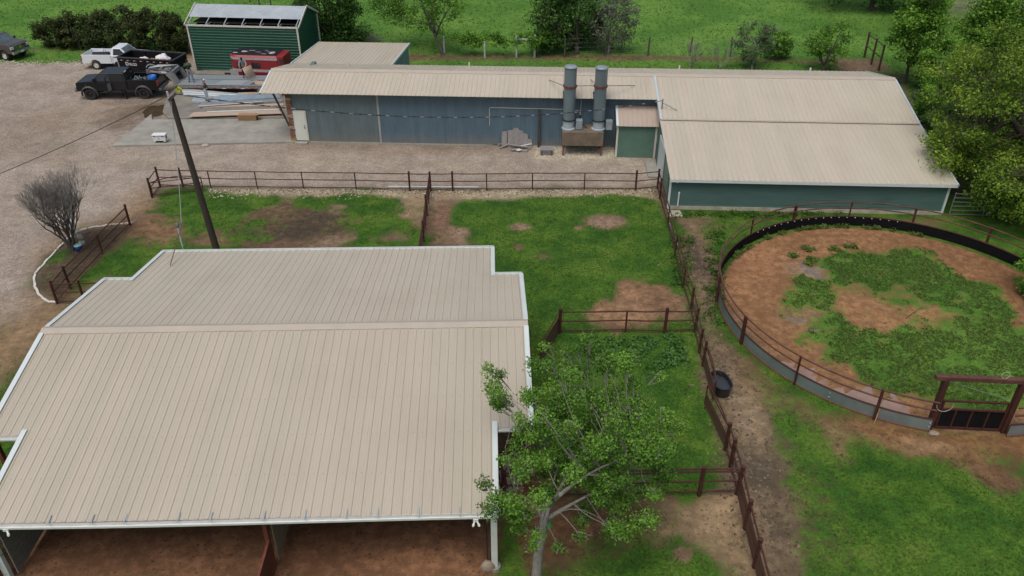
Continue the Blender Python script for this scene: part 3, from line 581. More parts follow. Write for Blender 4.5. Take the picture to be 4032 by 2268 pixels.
# conduit on the wall, leaning post
def onwall(px, py): P = GY(px, py, toW(-25, VW-.05).y); u, v = loc(P); return u, P.z
c_ = [onwall(*cB(1992, 1065)), onwall(*cB(1994, 915)), onwall(*cC(470, 918)), onwall(*cC(600, 925)), onwall(*cC(612, 950))]
mb = MB(); pts = [(c_[0][0], VW-.06, c_[0][1]), (c_[0][0], VW-.06, c_[1][1]-.05), (c_[0][0]+.06, VW-.06, c_[1][1]+.02), (c_[2][0], VW-.06, c_[2][1]), (c_[3][0], VW-.06, c_[3][1]), (c_[4][0], VW-.06, c_[4][1]-.15)]
mb.tube(pts, .022, 6); mb.tube([(c_[4][0]+.03, VW-.06, ZW-.1), (c_[4][0], VW-.07, c_[4][1]-.15)], .022, 6); mb.build('conduit', CREAM, WS)
mb = MB(); x4 = c_[4][0]; z4 = c_[4][1]; mb.tube([(x4, VW-.08, z4-.1), (x4-.02, VW-.2, z4-.5), (s1+.5, FV-.1, z4-.95), (s1+.3, FV-.25, z4-1.25)], .028, 6); mb.tube([(x4, VW-.08, z4-.1), (x4+.05, VW-.2, z4-.55), (x4+.5, FV, z4-.75), (s2-.5, FV-.1, z4-.8), (s2-.25, FV-.4, z4-1.1)], .028, 6); mb.build('power_cable', WIRE, WS)
# annex behind
PBT = M('pale_blue_trim', (.48, .56, .58), .45, var=.06)
A0, A1 = loc(G(*cB(343, 522), 3.0))[0], loc(G(*cB(1182, 540), 3.0))[0]; AV = 13.4
mb = MB(); roof_panel(mb, A0, A1, (WB-.1, lz(WB)-.02), (AV, 2.45), .05); mb.build('annex_roof', TAN, WS)
mb = MB(); mb.bar((A0, WB, lz(WB)+.02), (A0, AV, 2.47), .1, .02); mb.bar((A0-.05, WB, lz(WB)-.06), (A0-.05, AV, 2.37), .02, .16); mb.build('annex_trim', PBT, WS); mb = MB(); mb.bar((A1, WB, lz(WB)+.02), (A1, AV, 2.47), .1, .02); mb.bar((A1+.05, WB, lz(WB)-.06), (A1+.05, AV, 2.37), .02, .16); mb.build('annex_trim', PBT, WS)
mb = MB(); wave_wall(mb, (A1-.12, WB-.2, 0), (A1-.12, AV-.1, 0), .03, lambda s_: lz(WB)-.05-(lz(WB)-2.45)*s_/(AV-WB), .2); mb.quad((A0+.1, AV-.1, .03), (A1-.12, AV-.1, .03), (A1-.12, AV-.1, 2.42), (A0+.1, AV-.1, 2.42)); mb.build('annex_wall', M('annex_blue', (.22, .31, .35), .5, .1, var=.15, scale=1.5), WS)
# ------------------------------------------------------------------ green stable
ST = root('stable_building', 'green clapboard stable with broad tan ribbed roof in two pitches, beside the round pen', 'stable', (LX, LY, 0), LYAW)
mb = MB(); roof_panel(mb, UJ, 0, (0, HR), (-W2, ZJ), .0); mb.build('roof_slope', TAN, ST)
mb = MB(); roof_panel(mb, UJ, 0, (0, HR), (WB, lz(WB)), .0); mb.build('roof_slope', TAN, ST)
mb = MB(); roof_panel(mb, UJ-.1, 0, (-W2+.02, ZJ-.014), (-W3, Z3), .0); mb.build('roof_slope', TAN, ST)
ridge(UJ, .03, ST)
mb = MB(); mb.box(((UJ)/2, -W2-.07, ZJ+.024), (-UJ+.04, .20, .022)); mb.build('pitch_flashing', TRIM, ST)
PBT = M('pale_blue_trim', (.48, .56, .58), .45)
mb = MB(); mb.bar((UJ-.02, -.2, lz(.2)+.04), (UJ-.02, -W2-.1, ZJ+.04), .14, .02); mb.bar((UJ-.09, -.2, lz(.2)-.08), (UJ-.09, -W2-.1, ZJ-.08), .02, .24); mb.build('rake_trim', PBT, ST)
mb = MB(); mb.bar((.02, -.2, lz(.2)+.04), (.02, -W2, ZJ+.04), .12, .02); mb.bar((.08, -.2, lz(.2)-.08), (.08, -W2, ZJ-.08), .02, .22); mb.bar((.02, -W2, ZJ+.0), (.02, -W3, Z3+.03), .12, .02); mb.bar((.08, -W2, ZJ-.1), (.08, -W3, Z3-.08), .02, .22); mb.build('rake_trim', PBT, ST)
mb = MB(); mb.bar((0.02, .2, lz(.2)+.04), (.02, WB, lz(WB)+.04), .12, .02); mb.build('rake_trim', PBT, ST)
mb = MB(); mb.box((UJ/2-.05, -W3+.0, Z3-.085), (-UJ+.15, .03, .15)); mb.build('eave_trim', WHITE, ST)
F3 = -W3+.33; UG0, UG1 = UJ+.0, -.25
mb = MB(); lap_wall(mb, (UG0, F3, 0), (UG1, F3, 0), .22, Z3-.03); mb.build('wall', GREENW, ST)
mb = MB(); mb.box(((UG0+UG1)/2, F3+.08, .09), (UG1-UG0, .26, .26)); mb.build('foundation', M('pale_footing', (.42, .38, .31), .85, var=.3, scale=1.5), ST)
mb = MB(); zq = lambda v: Z3+(ZJ-Z3)*(v+W3)/(W3-W2) if v < -W2 else lz(v)
v = F3
while v < -4.3:
    v2 = min(v+1., -4.3); mb.quad((UG0, v, .1), (UG0, v2, .1), (UG0, v2, zq(v2)-.06), (UG0, v, zq(v)-.06)); v = v2
mb.build('gable_wall', GREENW, ST)
mb = MB(); v = F3
while v < WB-.3:
    v2 = min(v+1., WB-.2); mb.quad((UG1, v, .1), (UG1, v2, .1), (UG1, v2, zq(v2)-.06), (UG1, v, zq(v)-.06)); v = v2
mb.quad((UG1, WB-.2, .1), (UJ, WB-.2, .1), (UJ, WB-.2, lz(WB)), (UG1, WB-.2, lz(WB))); mb.build('gable_wall', GREENW, ST)
for u_, nm in ((UG0-.01, 0), (UG1+.01, 1)):
    mb = MB(); mb.box((u_, F3-.03, Z3/2), (.12, .08, Z3-.08)); mb.build('corner_board', WHITE, ST)
mb = MB(); mb.box((UG0-.05, F3+4.35, 1.25), (.08, 2.3, 2.3)); d1 = mb.build('sliding_door', WHITE, ST)
mb = MB(); mb.box((UG0-.03, F3+1.6, 1.15), (.05, 1.5, 2.0)); mb.build('stable_door', M('sage_door', (.16, .25, .19), .5, var=.1), ST)
mb = MB(); mb.box((UG0-.4, F3+5.4, .06), (.7, 2.4, .12)); mb.build('step', CONC, ST)
mb = MB(); pu = loc(G(*crop(2560, 560, .2484)(418, 1030))); mb.tube([(pu[0], F3-.06, .25), (pu[0], F3-.06, 1.05), (pu[0]+.02, F3-.02, 1.12)], .045, 8); mb.build('vent_pipe', WHITE, ST)
mb = MB(); mb.box((UG0+.35, F3-.12, Z3-.22), (.14, .14, .10)); mb.build('floodlight', WHITEWALL, ST)
mb = MB(); q = loc(G(*crop(2560, 560, .2484)(390, 1140))); mb.box((q[0], q[1], .03), (.75, .75, .06), .1); mb.build('splash_pad', M('pale_footing', (.42, .38, .31), .85), ST)
mb = MB()
for (px, py) in (cC(2552, 600), cD(768, 598)):
    P = GY(px, py, toW(-6, 3.2).y); u, v = loc(P); v = 3.3; mb.tube([(u, v, lz(v)-.05), (u+.03, v, lz(v)+.36)], .055, 10)
mb.build('vent_pipe', CREAM, ST)
# ------------------------------------------------------------------ lean-to
a = loc(G(2424, 619)); b = loc(G(2571, 622)); LV = a[1]; U0, U1 = a[0], b[0]+.35
LT = root('lean_to_shed', 'small green lap sided lean-to with tan roof tucked between the workshop and the stable', 'shed', (LX, LY, 0), LYAW)
mb = MB(); lap_wall(mb, (U0, LV, 0), (U1, LV, 0), .03, 2.2); mb.build('wall', M('green_siding_light', (.10, .19, .15), .55, var=.12, scale=1.5), LT)
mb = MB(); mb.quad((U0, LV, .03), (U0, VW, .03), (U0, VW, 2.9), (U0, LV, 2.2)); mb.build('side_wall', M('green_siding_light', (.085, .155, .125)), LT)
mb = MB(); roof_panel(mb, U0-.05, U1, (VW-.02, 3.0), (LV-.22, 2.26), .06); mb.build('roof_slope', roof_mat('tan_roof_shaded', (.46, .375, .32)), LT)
mb = MB(); mb.bar((U0-.04, VW-.05, 3.02), (U0-.04, LV-.2, 2.29), .14, .02); mb.bar((U0-.1, VW-.05, 2.92), (U0-.1, LV-.2, 2.19), .02, .2); mb.build('rake_trim', WHITE, LT)
mb = MB(); mb.bar((U1-.04, VW-.05, 3.03), (U1-.04, LV-.2, 2.3), .14, .02); mb.build('rake_trim', PBT, LT)
for u_ in (U0, U1-.3):
    mb = MB(); mb.box((u_, LV-.03, 1.12), (.12, .07, 2.2)); mb.build('corner_board', CREAM, LT)
mb = MB(); mb.box((U1-.12, LV-.08, 1.35), (.2, .14, .55)); mb.build('meter_box', ZINCD, LT)
# ------------------------------------------------------------------ service mast by the lean-to, its brace
tp = GY(*cC(1302, 830), toW(UJ, LV+.4).y); mu, mv = loc(tp)
SM = root('service_mast', 'grey electric service mast with weatherhead between the lean-to and the stable roof', 'mast', toW(mu-.02, LV-.05))
o0 = Vector(SM.location); mb = MB(o0); bp_ = toW(mu-.02, LV-.05, 1.0); tp2 = toW(mu, LV-.05, tp.z); mb.tube([bp_, tp2], .035, 8); mb.build('mast_pipe', STEEL, SM)
mb = MB(o0); mb.ball(tp2+Vector((0, 0, .04)), .085, 8, 1, 1, 1.2); mb.build('weatherhead', ZINCD, SM)
mb = MB(o0); q = GY(*cC(1358, 918), toW(mu, -4.2).y); qu, qv = loc(q); q2 = toW(mu+.95, -4.3, lz(4.3)+.06); mb.tube([tp2+Vector((0, 0, -.15)), q2], .022, 6); mb.build('brace', STEEL, SM)
MASTTOP = tp2.copy()
# ------------------------------------------------------------------ exhaust fan unit
FX = root('exhaust_fan_unit', 'twin grey exhaust stacks standing on a rusty brown plenum box against the workshop', 'exhaust unit', toW((s1+s2)/2, FV))
def L2(u, v, z): return toW(u, v, z)
o0 = Vector(FX.location)
fz0 = GY(*cC(460, 1232), toW(s1, FV-.75).y).z; fz1 = GY(*cC(470, 1118), toW(s1, FV-.75).y).z
ub0 = loc(GY(*cC(457, 1180), toW(s1, FV-.75).y))[0]; ub1 = loc(GY(*cC(806, 1180), toW(s2, FV-.75).y))[0]
FZ0, FZ1 = fz0, fz1
mb = MB(o0); q = [L2(ub0, FV-.75, fz0), L2(ub1, FV-.75, fz0), L2(ub1, VW-.1, fz0), L2(ub0, VW-.1, fz0)]; mb.hexa(q+[p+Vector((0, 0, fz1-fz0)) for p in q]); mb.build('plenum_box', M('brown_box_steel', (.155, .125, .085), .7, var=.28, scale=1.4, second=(.21, .16, .12)), FX, bevel=.015)
mb = MB(o0)
for u_ in (ub0+.1, ub1-.1):
    for v_ in (FV-.65, VW-.2): mb.bar(L2(u_, v_, 0), L2(u_, v_, fz0), .09, .09)
mb.build('leg', RUST, FX)
ZST = M('grey_stack_paint', (.165, .215, .240), .45, .25, var=.16, scale=1.6, stretch=(1, 1, .4)); PALE = M('pale_blue_housing', (.40, .48, .52), .45, var=.08)
for s_, top in ((s1, cC(537, 548)), (s2, cC(802, 556))):
    zt = GY(top[0], top[1]+4, toW(s_, FV).y).z; c0 = L2(s_, FV, 0)-o0; zc = fz1+.62
    st = MB(); R_ = .40; st.lathe([(R_, zc), (R_, zt), (R_-.02, zt), (R_-.02, zt-1.2)], c0, 24); so_ = st.build('stack', ZST, FX, smooth=True)
    mod = so_.modifiers.new('e', 'EDGE_SPLIT'); mod.split_angle = rad(40)
    st = MB(); st.lathe([(R_+.035, zt-.10), (R_+.035, zt-.02), (R_+.0, zt)], c0, 24); st.build('stack_rim', ZINCD, so_, smooth=True)
    zr = GY(*cC(530, 725), toW(s_, FV).y).z
    st = MB(); st.lathe([(R_+.002, zr-.06), (R_+.05, zr-.06), (R_+.05, zr+.06), (R_+.002, zr+.06)], c0, 24); st.build('guy_band', RUST, so_)
    st = MB(); st.lathe([(R_+.002, zc-.03), (R_+.05, zc-.03), (R_+.05, zc+.04), (R_+.002, zc+.04)], c0, 24); st.build('stack_flange', BLACK, so_)
    st = MB(); st.lathe([(R_+.06, fz1+.005), (R_+.06, fz1+.05), (R_-.03, fz1+.07), (R_-.02, zc-.03)], c0, 24); st.build('fan_housing', PALE, FX, smooth=False)
    st = MB(); st.box(c0+Vector((R_+.28, -.2, fz1+.36)), (.42, .40, .62), LYAW); st.build('motor_box', ZINCD, FX, bevel=.02)
    if s_ == s1: ZR1 = zr
    else: ZR2 = zr
def rooftop(px, py):
    # hit of the ray with the front roof plane
    lo, hi = 40., 60.
    for _ in range(50):
        m = (lo+hi)/2; P = GY(px, py, m); u, v = loc(P)
        if P.z > lz(v): lo = m
        else: hi = m
    return P
for a_, q_ in ((L2(s1-.42, FV, ZR1), rooftop(*cC(348, 682))), (L2(s2+.42, FV, ZR2), rooftop(*cC(1075, 729))), (L2(s2-.3, FV+.3, ZR2), rooftop(*cC(700, 678)))):
    mb = MB(o0); mb.tube([a_, q_+Vector((0, 0, .05))], .02, 6); mb.build('guy_rod', M('dark_rod', (.08, .065, .055), .6), FX)
mb = MB(o0); mb.tube([L2(s1+.42, FV, ZR1), L2(s2-.42, FV, ZR2)], .02, 6); mb.build('guy_rod', M('dark_rod', (.08, .065, .055)), FX)
# dark leaning timber on the wall, scrap against the wall
pb, pt = G(*cC(262, 1215)), None; zt = GY(*cC(268, 925), toW(-26, VW-.12).y).z
pu = loc(pb)[0]; r_ = root('timber_post', 'dark weathered timber post standing against the blue grey wall', 'post', toW(pu, VW-.18)); mb = MB(r_.location); mb.bar(toW(pu, VW-.2, 0), toW(pu+.0, VW-.09, zt), .2, .14, (1, 0, 0)); mb.build('timber', M('dark_timber', (.06, .055, .052), .9, var=.4, scale=4), r_)
# ------------------------------------------------------------------ tall green metal shed at the back
GA = math.atan2(-.9, 9.47)
GS = root('metal_carport', 'tall dark green metal shed with part of its grey roof missing', 'shed', (-27.2, 68.34, 0), GA)
GW, GD, GH, GR = 9.5, 5.2, 3.91, 4.98
def rib_wall(mb, p, q, z0, z1, per=.229, h=.022):
    p, q = Vector(p), Vector(q); d = (q-p).normalized(); nr = Vector((d.y, -d.x, 0)); z = z0; pr = []
    while z < z1:
        for dz, o in ((0, 0), (.03, h), (.06, h), (.09, 0)):
            if z+dz <= z1: pr.append((z+dz, o))
        z += per
    pr.append((z1, 0)); A = [(p.x+nr.x*o, p.y+nr.y*o, z) for z, o in pr]; B = [(q.x+nr.x*o, q.y+nr.y*o, z) for z, o in pr]; mb.strip(A, B)
mb = MB(); rib_wall(mb, (0, 0, 0), (GW, 0, 0), .08, GH-.12); mb.build('wall', GREENS, GS)
mb = MB(); rib_wall(mb, (GW, 0, 0), (GW, GD, 0), .08, GH); mb.prism([(GW, 0, GH), (GW, GD, GH), (GW, GD/2, GR-.08)], (-.02, 0, 0)); mb.build('gable_wall', GREENS, GS)
mb = MB(); rib_wall(mb, (GW, GD, 0), (0, GD, 0), .08, GH); mb.build('wall', GREENS, GS)
mb = MB(); rib_wall(mb, (0, GD, 0), (0, 0, 0), .08, GH-.4); mb.build('gable_wall', GREENS, GS)
gz = lambda v: GH+(GR-GH)*(1-abs(v-GD/2)/(GD/2))
def rib_roof(mb, v0, v1, u0, u1):
    n = max(1, int(abs(v1-v0)/.229)); A = []; B = []
    for i in range(n):
        for f, o in ((0, 0), (.1, .02), (.25, .02), (.35, 0)):
            v = v0+(v1-v0)*(i+f)/n; A.append((u0, v, gz(v)+o)); B.append((u1, v, gz(v)+o))
    A.append((u0, v1, gz(v1))); B.append((u1, v1, gz(v1))); mb.strip(A, B)
GRF = M('shed_roof_grey', (.36, .41, .45), .6, .0, var=.12, scale=1.2, spec=.3)
mb = MB(); rib_roof(mb, .95, GD/2, -.12, GW+.12); mb.build('roof_slope', GRF, GS)
mb = MB(); rib_roof(mb, GD+.15, GD/2, -.12, GW+.12); mb.build('roof_slope', GRF, GS)
mb = MB(); mb.box((GW/2, -.03, GH-.06), (GW+.1, .09, .13)); mb.build('eave_trim', CREAM, GS)
for u_, v_ in ((.05, -.03), (GW-.02, -.03), (GW+.03, GD)):
    mb = MB(); mb.box((u_, v_, GH/2-.06), (.13, .08, GH-.12)); mb.build('corner_trim', CREAM, GS)
for u_ in (-.14, GW+.14):
    mb = MB(); mb.bar((u_, -.12, gz(-.12)+.01), (u_, GD/2, GR+.03), .06, .16); mb.bar((u_, GD+.15, gz(GD+.15)+.01), (u_, GD/2, GR+.03), .06, .16); mb.build('rake_trim', CREAM, GS)
for i in range(7):
    u_ = .12+i*(GW-.24)/6; mb = MB(); mb.bar((u_, .05, GH+.02), (u_, 1.1, gz(1.1)-.04), .06, .06); mb.bar((u_+.08, .05, GH-.02), (u_+.08, .9, GH-.02), .05, .05); mb.bar((u_+.1, .10, GH-.1), (u_+.1, .12, gz(.2)), .05, .05); mb.build('truss', ZINC, GS)
mb = MB(); mb.quad((.1, .8, GH-.05), (GW-.1, .8, GH-.05), (GW-.1, GD-.1, GH-.05), (.1, GD-.1, GH-.05)); mb.build('inner_dark_sheet', DARK, GS)  # near-black sheet across the inside at eave height
# ------------------------------------------------------------------ pipe fences
FMESH = None
def mesh_mat():
    m = bpy.data.materials.new('rusty_wire_mesh'); m.use_nodes = True; nt = m.node_tree; N = nt.nodes; L = nt.links.new
    b = N['Principled BSDF']; b.inputs['Base Color'].default_value = (.085, .05, .03, 1); b.inputs['Roughness'].default_value = .7
    return m
MESHM = mesh_mat()
def lerp(a, b, t): return a+(b-a)*t
def wire_panel(mb, p, q, z0, z1, sp=.095, w=.010):
    """woven wire between two posts: real crossing strands"""
    p, q = Vector(p), Vector(q); d = q-p; L = d.length; d /= L; H = z1-z0; n = int((L+H)/sp)
    def seg(a, b_):
        A = p+d*a[0]+Vector((0, 0, z0+a[1])); B = p+d*b_[0]+Vector((0, 0, z0+b_[1])); t = (B-A).normalized(); nn = Vector((d.y, -d.x, 0)); s_ = t.cross(nn)*w/2
        mb.add([A-s_, A+s_, B+s_, B-s_], [(0, 1, 2, 3)])
    for i in range(1, n):
        s = i*sp; a = (s, 0) if s <= L else (L, s-L); b_ = (0, s) if s <= H else (s-H, H); seg(a, b_)
        a2 = (L-a[0], a[1]); b2 = (L-b_[0], b_[1]); seg(a2, b2)
def fence(name, label, posts, rails=(1.13, .64, .13), group='brown pipe fences around the paddocks', wire=None, sheet=None, pr=.062, rr=.03, sag=0., mat=None, extra=.16):
    """posts: list of (px,py,kind) kind T thick / t thin / n none; ground contact pixels of the photo"""
    mt = mat or BROWN; P = [(G(x, y) if not isinstance(x, Vector) else x) if k != 'w' else Vector((x, y, 0)) for x, y, k in posts]
    r = root(name, label, 'fence', P[0], group=group); o = P[0]; jr = random.Random(int(P[0].x*100)); tl = [Vector((jr.gauss(0, .022), jr.gauss(0, .022), 0)) for _ in P]; dzs = [jr.gauss(0, .016) for _ in P]
    for ip, (p, (_, _, k)) in enumerate(zip(P, posts)):
        if k in 'Tw':
            mb = MB(o); h = rails[0]+extra; mb.tube([p+Vector((0, 0, -.05)), p+tl[ip]+Vector((0, 0, h))], pr, 10); mb.lathe([(pr*1.06, h-.01), (pr*1.06, h+.015), (0, h+.03)], p+tl[ip], 10); mb.build('post', mt, r)
        elif k == 't':
            mb = MB(o); mb.tube([p, p+Vector((0, 0, rails[0]+.02))], rr*1.25, 8); mb.build('post', mt, r)
    for j, z in enumerate(rails):
        pts = []
        for i, p in enumerate(P):
            pts.append(p+tl[i]*z+Vector((0, 0, z+dzs[i]*(1 if z > .3 else .4))))
            if sag and i < len(P)-1: pts.append(lerp(p, P[i+1], .5)+Vector((0, 0, z-sag)))
        mb = MB(o); mb.tube(pts, rr, 8); mb.build('rail', mt, r)
    if wire:
        mb = MB(o)
        for i in range(len(P)-1): wire_panel(mb, P[i], P[i+1], wire[0], wire[1])
        mb.build('wire_mesh', MESHM, r, fixn=False)
    if sheet:
        for i0, i1, z0, z1 in sheet:
            mb = MB(o); a, b = P[i0], P[i1]; mb.bar(a+Vector((0, 0, (z0+z1)/2)), b+Vector((0, 0, (z0+z1)/2)), .012, z1-z0); mb.build('sheet_panel', M('brown_sheet', (.105, .055, .042), .55, var=.2, scale=2), r)
    return r
fence('pipe_fence', 'long brown pipe fence between the gravel drive and the paddocks', [(631, 735, 'T'), (722, 737, 'T'), (831, 740, 't'), (1014, 743, 't'), (1196, 744.4, 't'), (1403, 746.7, 't'), (1614, 752, 'T'), (1696, 752, 'T'), (1782.5, 751, 'T'), (1916.7, 751, 't'), (2096, 748.5, 't'), (2300, 748, 't'), (2502, 749, 'T'), (2588, 742, 'T')], sag=.012)
fence('pipe_fence', 'short brown fence return at the open paddock corner beside the bowed gate', [(599.6, 779, 'T'), (631, 735, 'n')], rails=(1.15, .62, .1))
fence('mesh_fence', 'brown pipe fence with rusty wire mesh beside the bare tree bed', [(512.4, 886, 'T'), (404, 998, 't'), (279, 1136, 'T'), (226, 1196, 'T')], wire=(.1, 1.13))
fence('mesh_fence', 'short brown wire mesh fence running behind the left corner of the barn', [(226, 1196, 'n'), (335, 1194, 'T'), (520, 1192, 't')], wire=(.1, 1.13))
cf0, cf1 = G(1696, 752), G(1664, 985)
fence('pipe_fence', 'brown pipe fence dividing the two paddocks, seen almost end on', [(1696, 752, 'n'), (1688, 800, 't'), (1681, 850, 'T'), (1675, 900, 't'), (1668, 952, 'T'), (1657, 1040, 't')], rails=(1.13, .85, .55, .2))
fence('pipe_fence', 'brown pipe fence along the worn lane from the stable corner to the cross fence', [(2588, 742, 'n'), (2598, 783, 'T'), (2629, 885, 't'), (2658, 1004, 't'), (2690, 1129, 't'), (2719.5, 1225, 'T'), (2735, 1307, 'T')], rails=(1.15, .66, .14), rr=.032)
fence('pipe_fence', 'short brown fence with heavy posts just past the cross fence', [(2735, 1307, 'n'), (2752.6, 1389, 'T'), (2766.6, 1441, 'T')], rails=(1.15, .66, .14))
fence('pipe_fence', 'brown cross fence below the orange dirt patch', [(2204, 1312, 'T'), (2462, 1309, 't'), (2616, 1312, 'T'), (2735, 1307, 'n')], rails=(1.18, .68, .17), rr=.034, sag=.02, pr=.075)
fence('pipe_fence', 'brown cross fence running behind the leafy tree to the barn', [(2899, 1946, 'T'), (2751.6, 1951, 'T'), (2440, 1958, 't'), (2180, 1962, 'T'), (1985, 1965, 'T')], rails=(1.28, 1.14, .68, .2), rr=.034, pr=.078, extra=.1)
q0, q1 = G(2899, 1946), G(2932, 2083); dq = (q1-q0)
fence('sheet_fence', 'brown fence with solid sheet panels running out of the bottom of the view', [(2899, 1946, 'n'), (2932, 2083, 'T'), (*(q0+dq*2.0)[:2], 'w'), (*(q0+dq*3.4)[:2], 'w')], rails=(1.2, .7, .18), rr=.034, pr=.078, sheet=[(0, 1, .12, .95), (1, 2, .12, .95), (2, 3, .12, .95)])
fence('pipe_fence', 'pair of heavy brown fence posts between the bowed gates and the lower cross fence', [(2855, 1773, 'T'), (2876, 1838, 'T'), (2899, 1946, 'n')], rails=(1.2, .7, .18), rr=.034, pr=.078)
def bow_gate(name, label, p, q, h=1.1, bow=.28, sheet=None, wire=None, mids=(.55,), top=None, group='bowed pipe gates'):
    p, q = Vector(p), Vector(q); o = p; r = root(name, label, 'gate', p, group=group)
    mb = MB(o); n = 14; arc = [lerp(p, q, i/n)+Vector((0, 0, h+bow*math.sin(PI*i/n))) for i in range(n+1)]; mb.tube([p+Vector((0, 0, .15))]+arc+[q+Vector((0, 0, .15))], .03, 8); mb.build('bowed_frame', BROWN, r)
    for z in mids+(h, .15):
        mb = MB(o); mb.tube([p+Vector((0, 0, z)), q+Vector((0, 0, z))], .026, 8); mb.build('rail', BROWN, r)
    if sheet: mb = MB(o); mb.bar(p+Vector((0, 0, (.12+sheet)/2)), q+Vector((0, 0, (.12+sheet)/2)), .012, sheet-.12); mb.build('sheet_panel', M('brown_sheet', (.105, .055, .042), .55), r)
    if wire: mb = MB(o); wire_panel(mb, p, q, .15, wire); mb.build('wire_mesh', MESHM, r, fixn=False)
    return r
bow_gate('bowed_gate', 'brown pipe gate with an arched top standing open at the paddock corner', G(604, 777), G(802, 753), .95, .22, wire=.62, mids=(.6,))
bow_gate('bowed_gate', 'brown arched gate swung open behind the black stock tank', G(2768, 1443), G(2806, 1582), 1.1, .2, sheet=.72)
bow_gate('bowed_gate', 'brown arched sheet gate nearer the leafy tree', G(2773, 1600), G(2853, 1770), 1.1, .2, sheet=.72)
mb = None
p_, q_ = G(2200, 1310), G(2128, 1432); r_ = root('sheet_gate', 'brown sheet gate standing half open beside the barn roof edge', 'gate', p_)
mb = MB(p_); mb.bar(p_+Vector((0, 0, .5)), q_+Vector((0, 0, .5)), .012, .75); mb.build('sheet_panel', M('brown_sheet', (.105, .055, .042)), r_)
for z in (1.12, .88, .12): mb = MB(p_); mb.tube([p_+Vector((0, 0, z)), q_+Vector((0, 0, z))], .028, 8); mb.build('rail', BROWN, r_)
mb = MB(p_); mb.tube([q_, q_+Vector((0, 0, 1.2))], .035, 8); mb.build('end_post', BROWN, r_)
# ------------------------------------------------------------------ round pen
RP = root('round_pen', 'round breaking pen of grey kick panels and curved brown top rails on red dirt', 'round pen', PC)
def arc(r, z, a0, a1, n): return [PC+Vector((r*math.cos(rad(a0+(a1-a0)*i/n)), r*math.sin(rad(a0+(a1-a0)*i/n)), z)) for i in range(n+1)]
gp0, gp1 = G(3655, 1686), G(3945, 1700)
ga0 = math.degrees(math.atan2(gp0.y-PC.y, gp0.x-PC.x)); ga1 = math.degrees(math.atan2(gp1.y-PC.y, gp1.x-PC.x))
A0_, A1_ = ga1, ga0+360           # ring from gate right post round to gate left post (counter-clockwise)
N_ = 180; WH = .58
KICK = M('grey_kick_panel', (.20, .25, .25), .4, .25, var=.2, scale=.8); KBLK = M('black_rubber_belt', (.009, .009, .010), .85, var=.2, spec=.12)
mb = MB(PC); mb.strip(arc(PR_, .03, A0_, A1_, N_), arc(PR_, WH, A0_, A1_, N_)); mb.build('kick_panel', KICK, RP, fixn=False)
mb = MB(PC); mb.strip(arc(PR_-.03, WH, A0_, A1_, N_), arc(PR_-.03, .03, A0_, A1_, N_)); mb.build('belt_lining', KBLK, RP, fixn=False)
mb = MB(PC); mb.tube(arc(PR_-.015, WH+.01, A0_, A1_, N_), .036, 6); mb.build('curb_pipe', BROWN, RP)
mb = MB(PC); mb.tube(arc(PR_+.01, .03, A0_, A1_, N_), .03, 6); mb.build('base_pipe', RUST, RP)
RAILM = M('worn_brown_rail', (.115, .052, .042), .6, var=.3, scale=3, spec=.3)
for z in (1.46, 1.08): mb = MB(PC); mb.tube(arc(PR_+.03, z, A0_, A1_, N_), .036, 8); mb.build('rail', RAILM, RP)
pa_ = []
for px, py in ((2928, 1353), (3139, 1507), (3443, 1640), (2830, 1190)):
    p = G(px, py); pa_.append(math.degrees(math.atan2(p.y-PC.y, p.x-PC.x)) % 360)
for px, py in (cH(310, 565), cH(670, 455), cH(1140, 430), cH(1670, 490), cH(2300, 640)):
    p = G(px, py, 1.48); pa_.append(math.degrees(math.atan2(p.y-PC.y, p.x-PC.x)) % 360)
pa_ += [350, 12]
for i, a_ in enumerate(pa_):
    p = PC+Vector((math.cos(rad(a_)), math.sin(rad(a_)), 0))*(PR_+.07); mb = MB(PC); w_ = .12 if i not in (1, 4, 6) else .07; mb.box(p+Vector((0, 0, .75)), (w_, w_, 1.5), rad(a_)); mb.build('post', BROWN, RP)
for i, a_ in enumerate(range(70, 128, 3)):
    p = PC+Vector((math.cos(rad(a_)), math.sin(rad(a_)), 0))*(PR_-.05); mb = MB(PC); mb.box(p+Vector((0, 0, WH-.05)), (.04, .04, .04)); mb.build('bolt_plate', WHITEWALL, RP)
for a_ in (-106, -119, -131):
    for dz in (.22, .42):
        p = PC+Vector((math.cos(rad(a_)), math.sin(rad(a_)), 0))*(PR_+.015); mb = MB(PC); mb.box(p+Vector((0, 0, dz)), (.03, .05, .03), rad(a_)); mb.build('bolt', ZINC, RP)
# pen gate and header
PG = root('pen_gate', 'tall brown gate frame with header beam and black panelled gate on the round pen', 'gate', gp0)
for p, nm in ((gp0, 0), (gp1, 1)):
    mb = MB(gp0); mb.box(p+Vector((0, 0, 1.22)), (.20, .20, 2.44)); mb.build('gate_post', BROWN, PG, bevel=.008)
dg = (gp1-gp0).normalized(); mb = MB(gp0); mb.bar(gp0-dg*.42+Vector((0, 0, 2.53)), gp1+dg*.5+Vector((0, 0, 2.53)), .2, .18); mb.build('header_beam', M('worn_brown_rail', (.13, .062, .05)), PG, bevel=.008)
h0, h1 = gp0+dg*.22, gp1-dg*.16; gate = MB(gp0)
for z in (1.42, 1.02, .1): gate.bar(h0+Vector((0, 0, z)), h1+Vector((0, 0, z)), .07, .07)
for t in (0, 1): p = lerp(h0, h1, t); gate.bar(p+Vector((0, 0, .06)), p+Vector((0, 0, 1.46)), .07, .07)
gf = gate.build('gate_frame', BROWN, PG)
for t in (.23, .48, .74): mb = MB(gp0); p = lerp(h0, h1, t); mb.bar(p+Vector((0, -.02, .1)), p+Vector((0, -.02, 1.02)), .05, .06); mb.build('gate_bar', BROWN, gf)
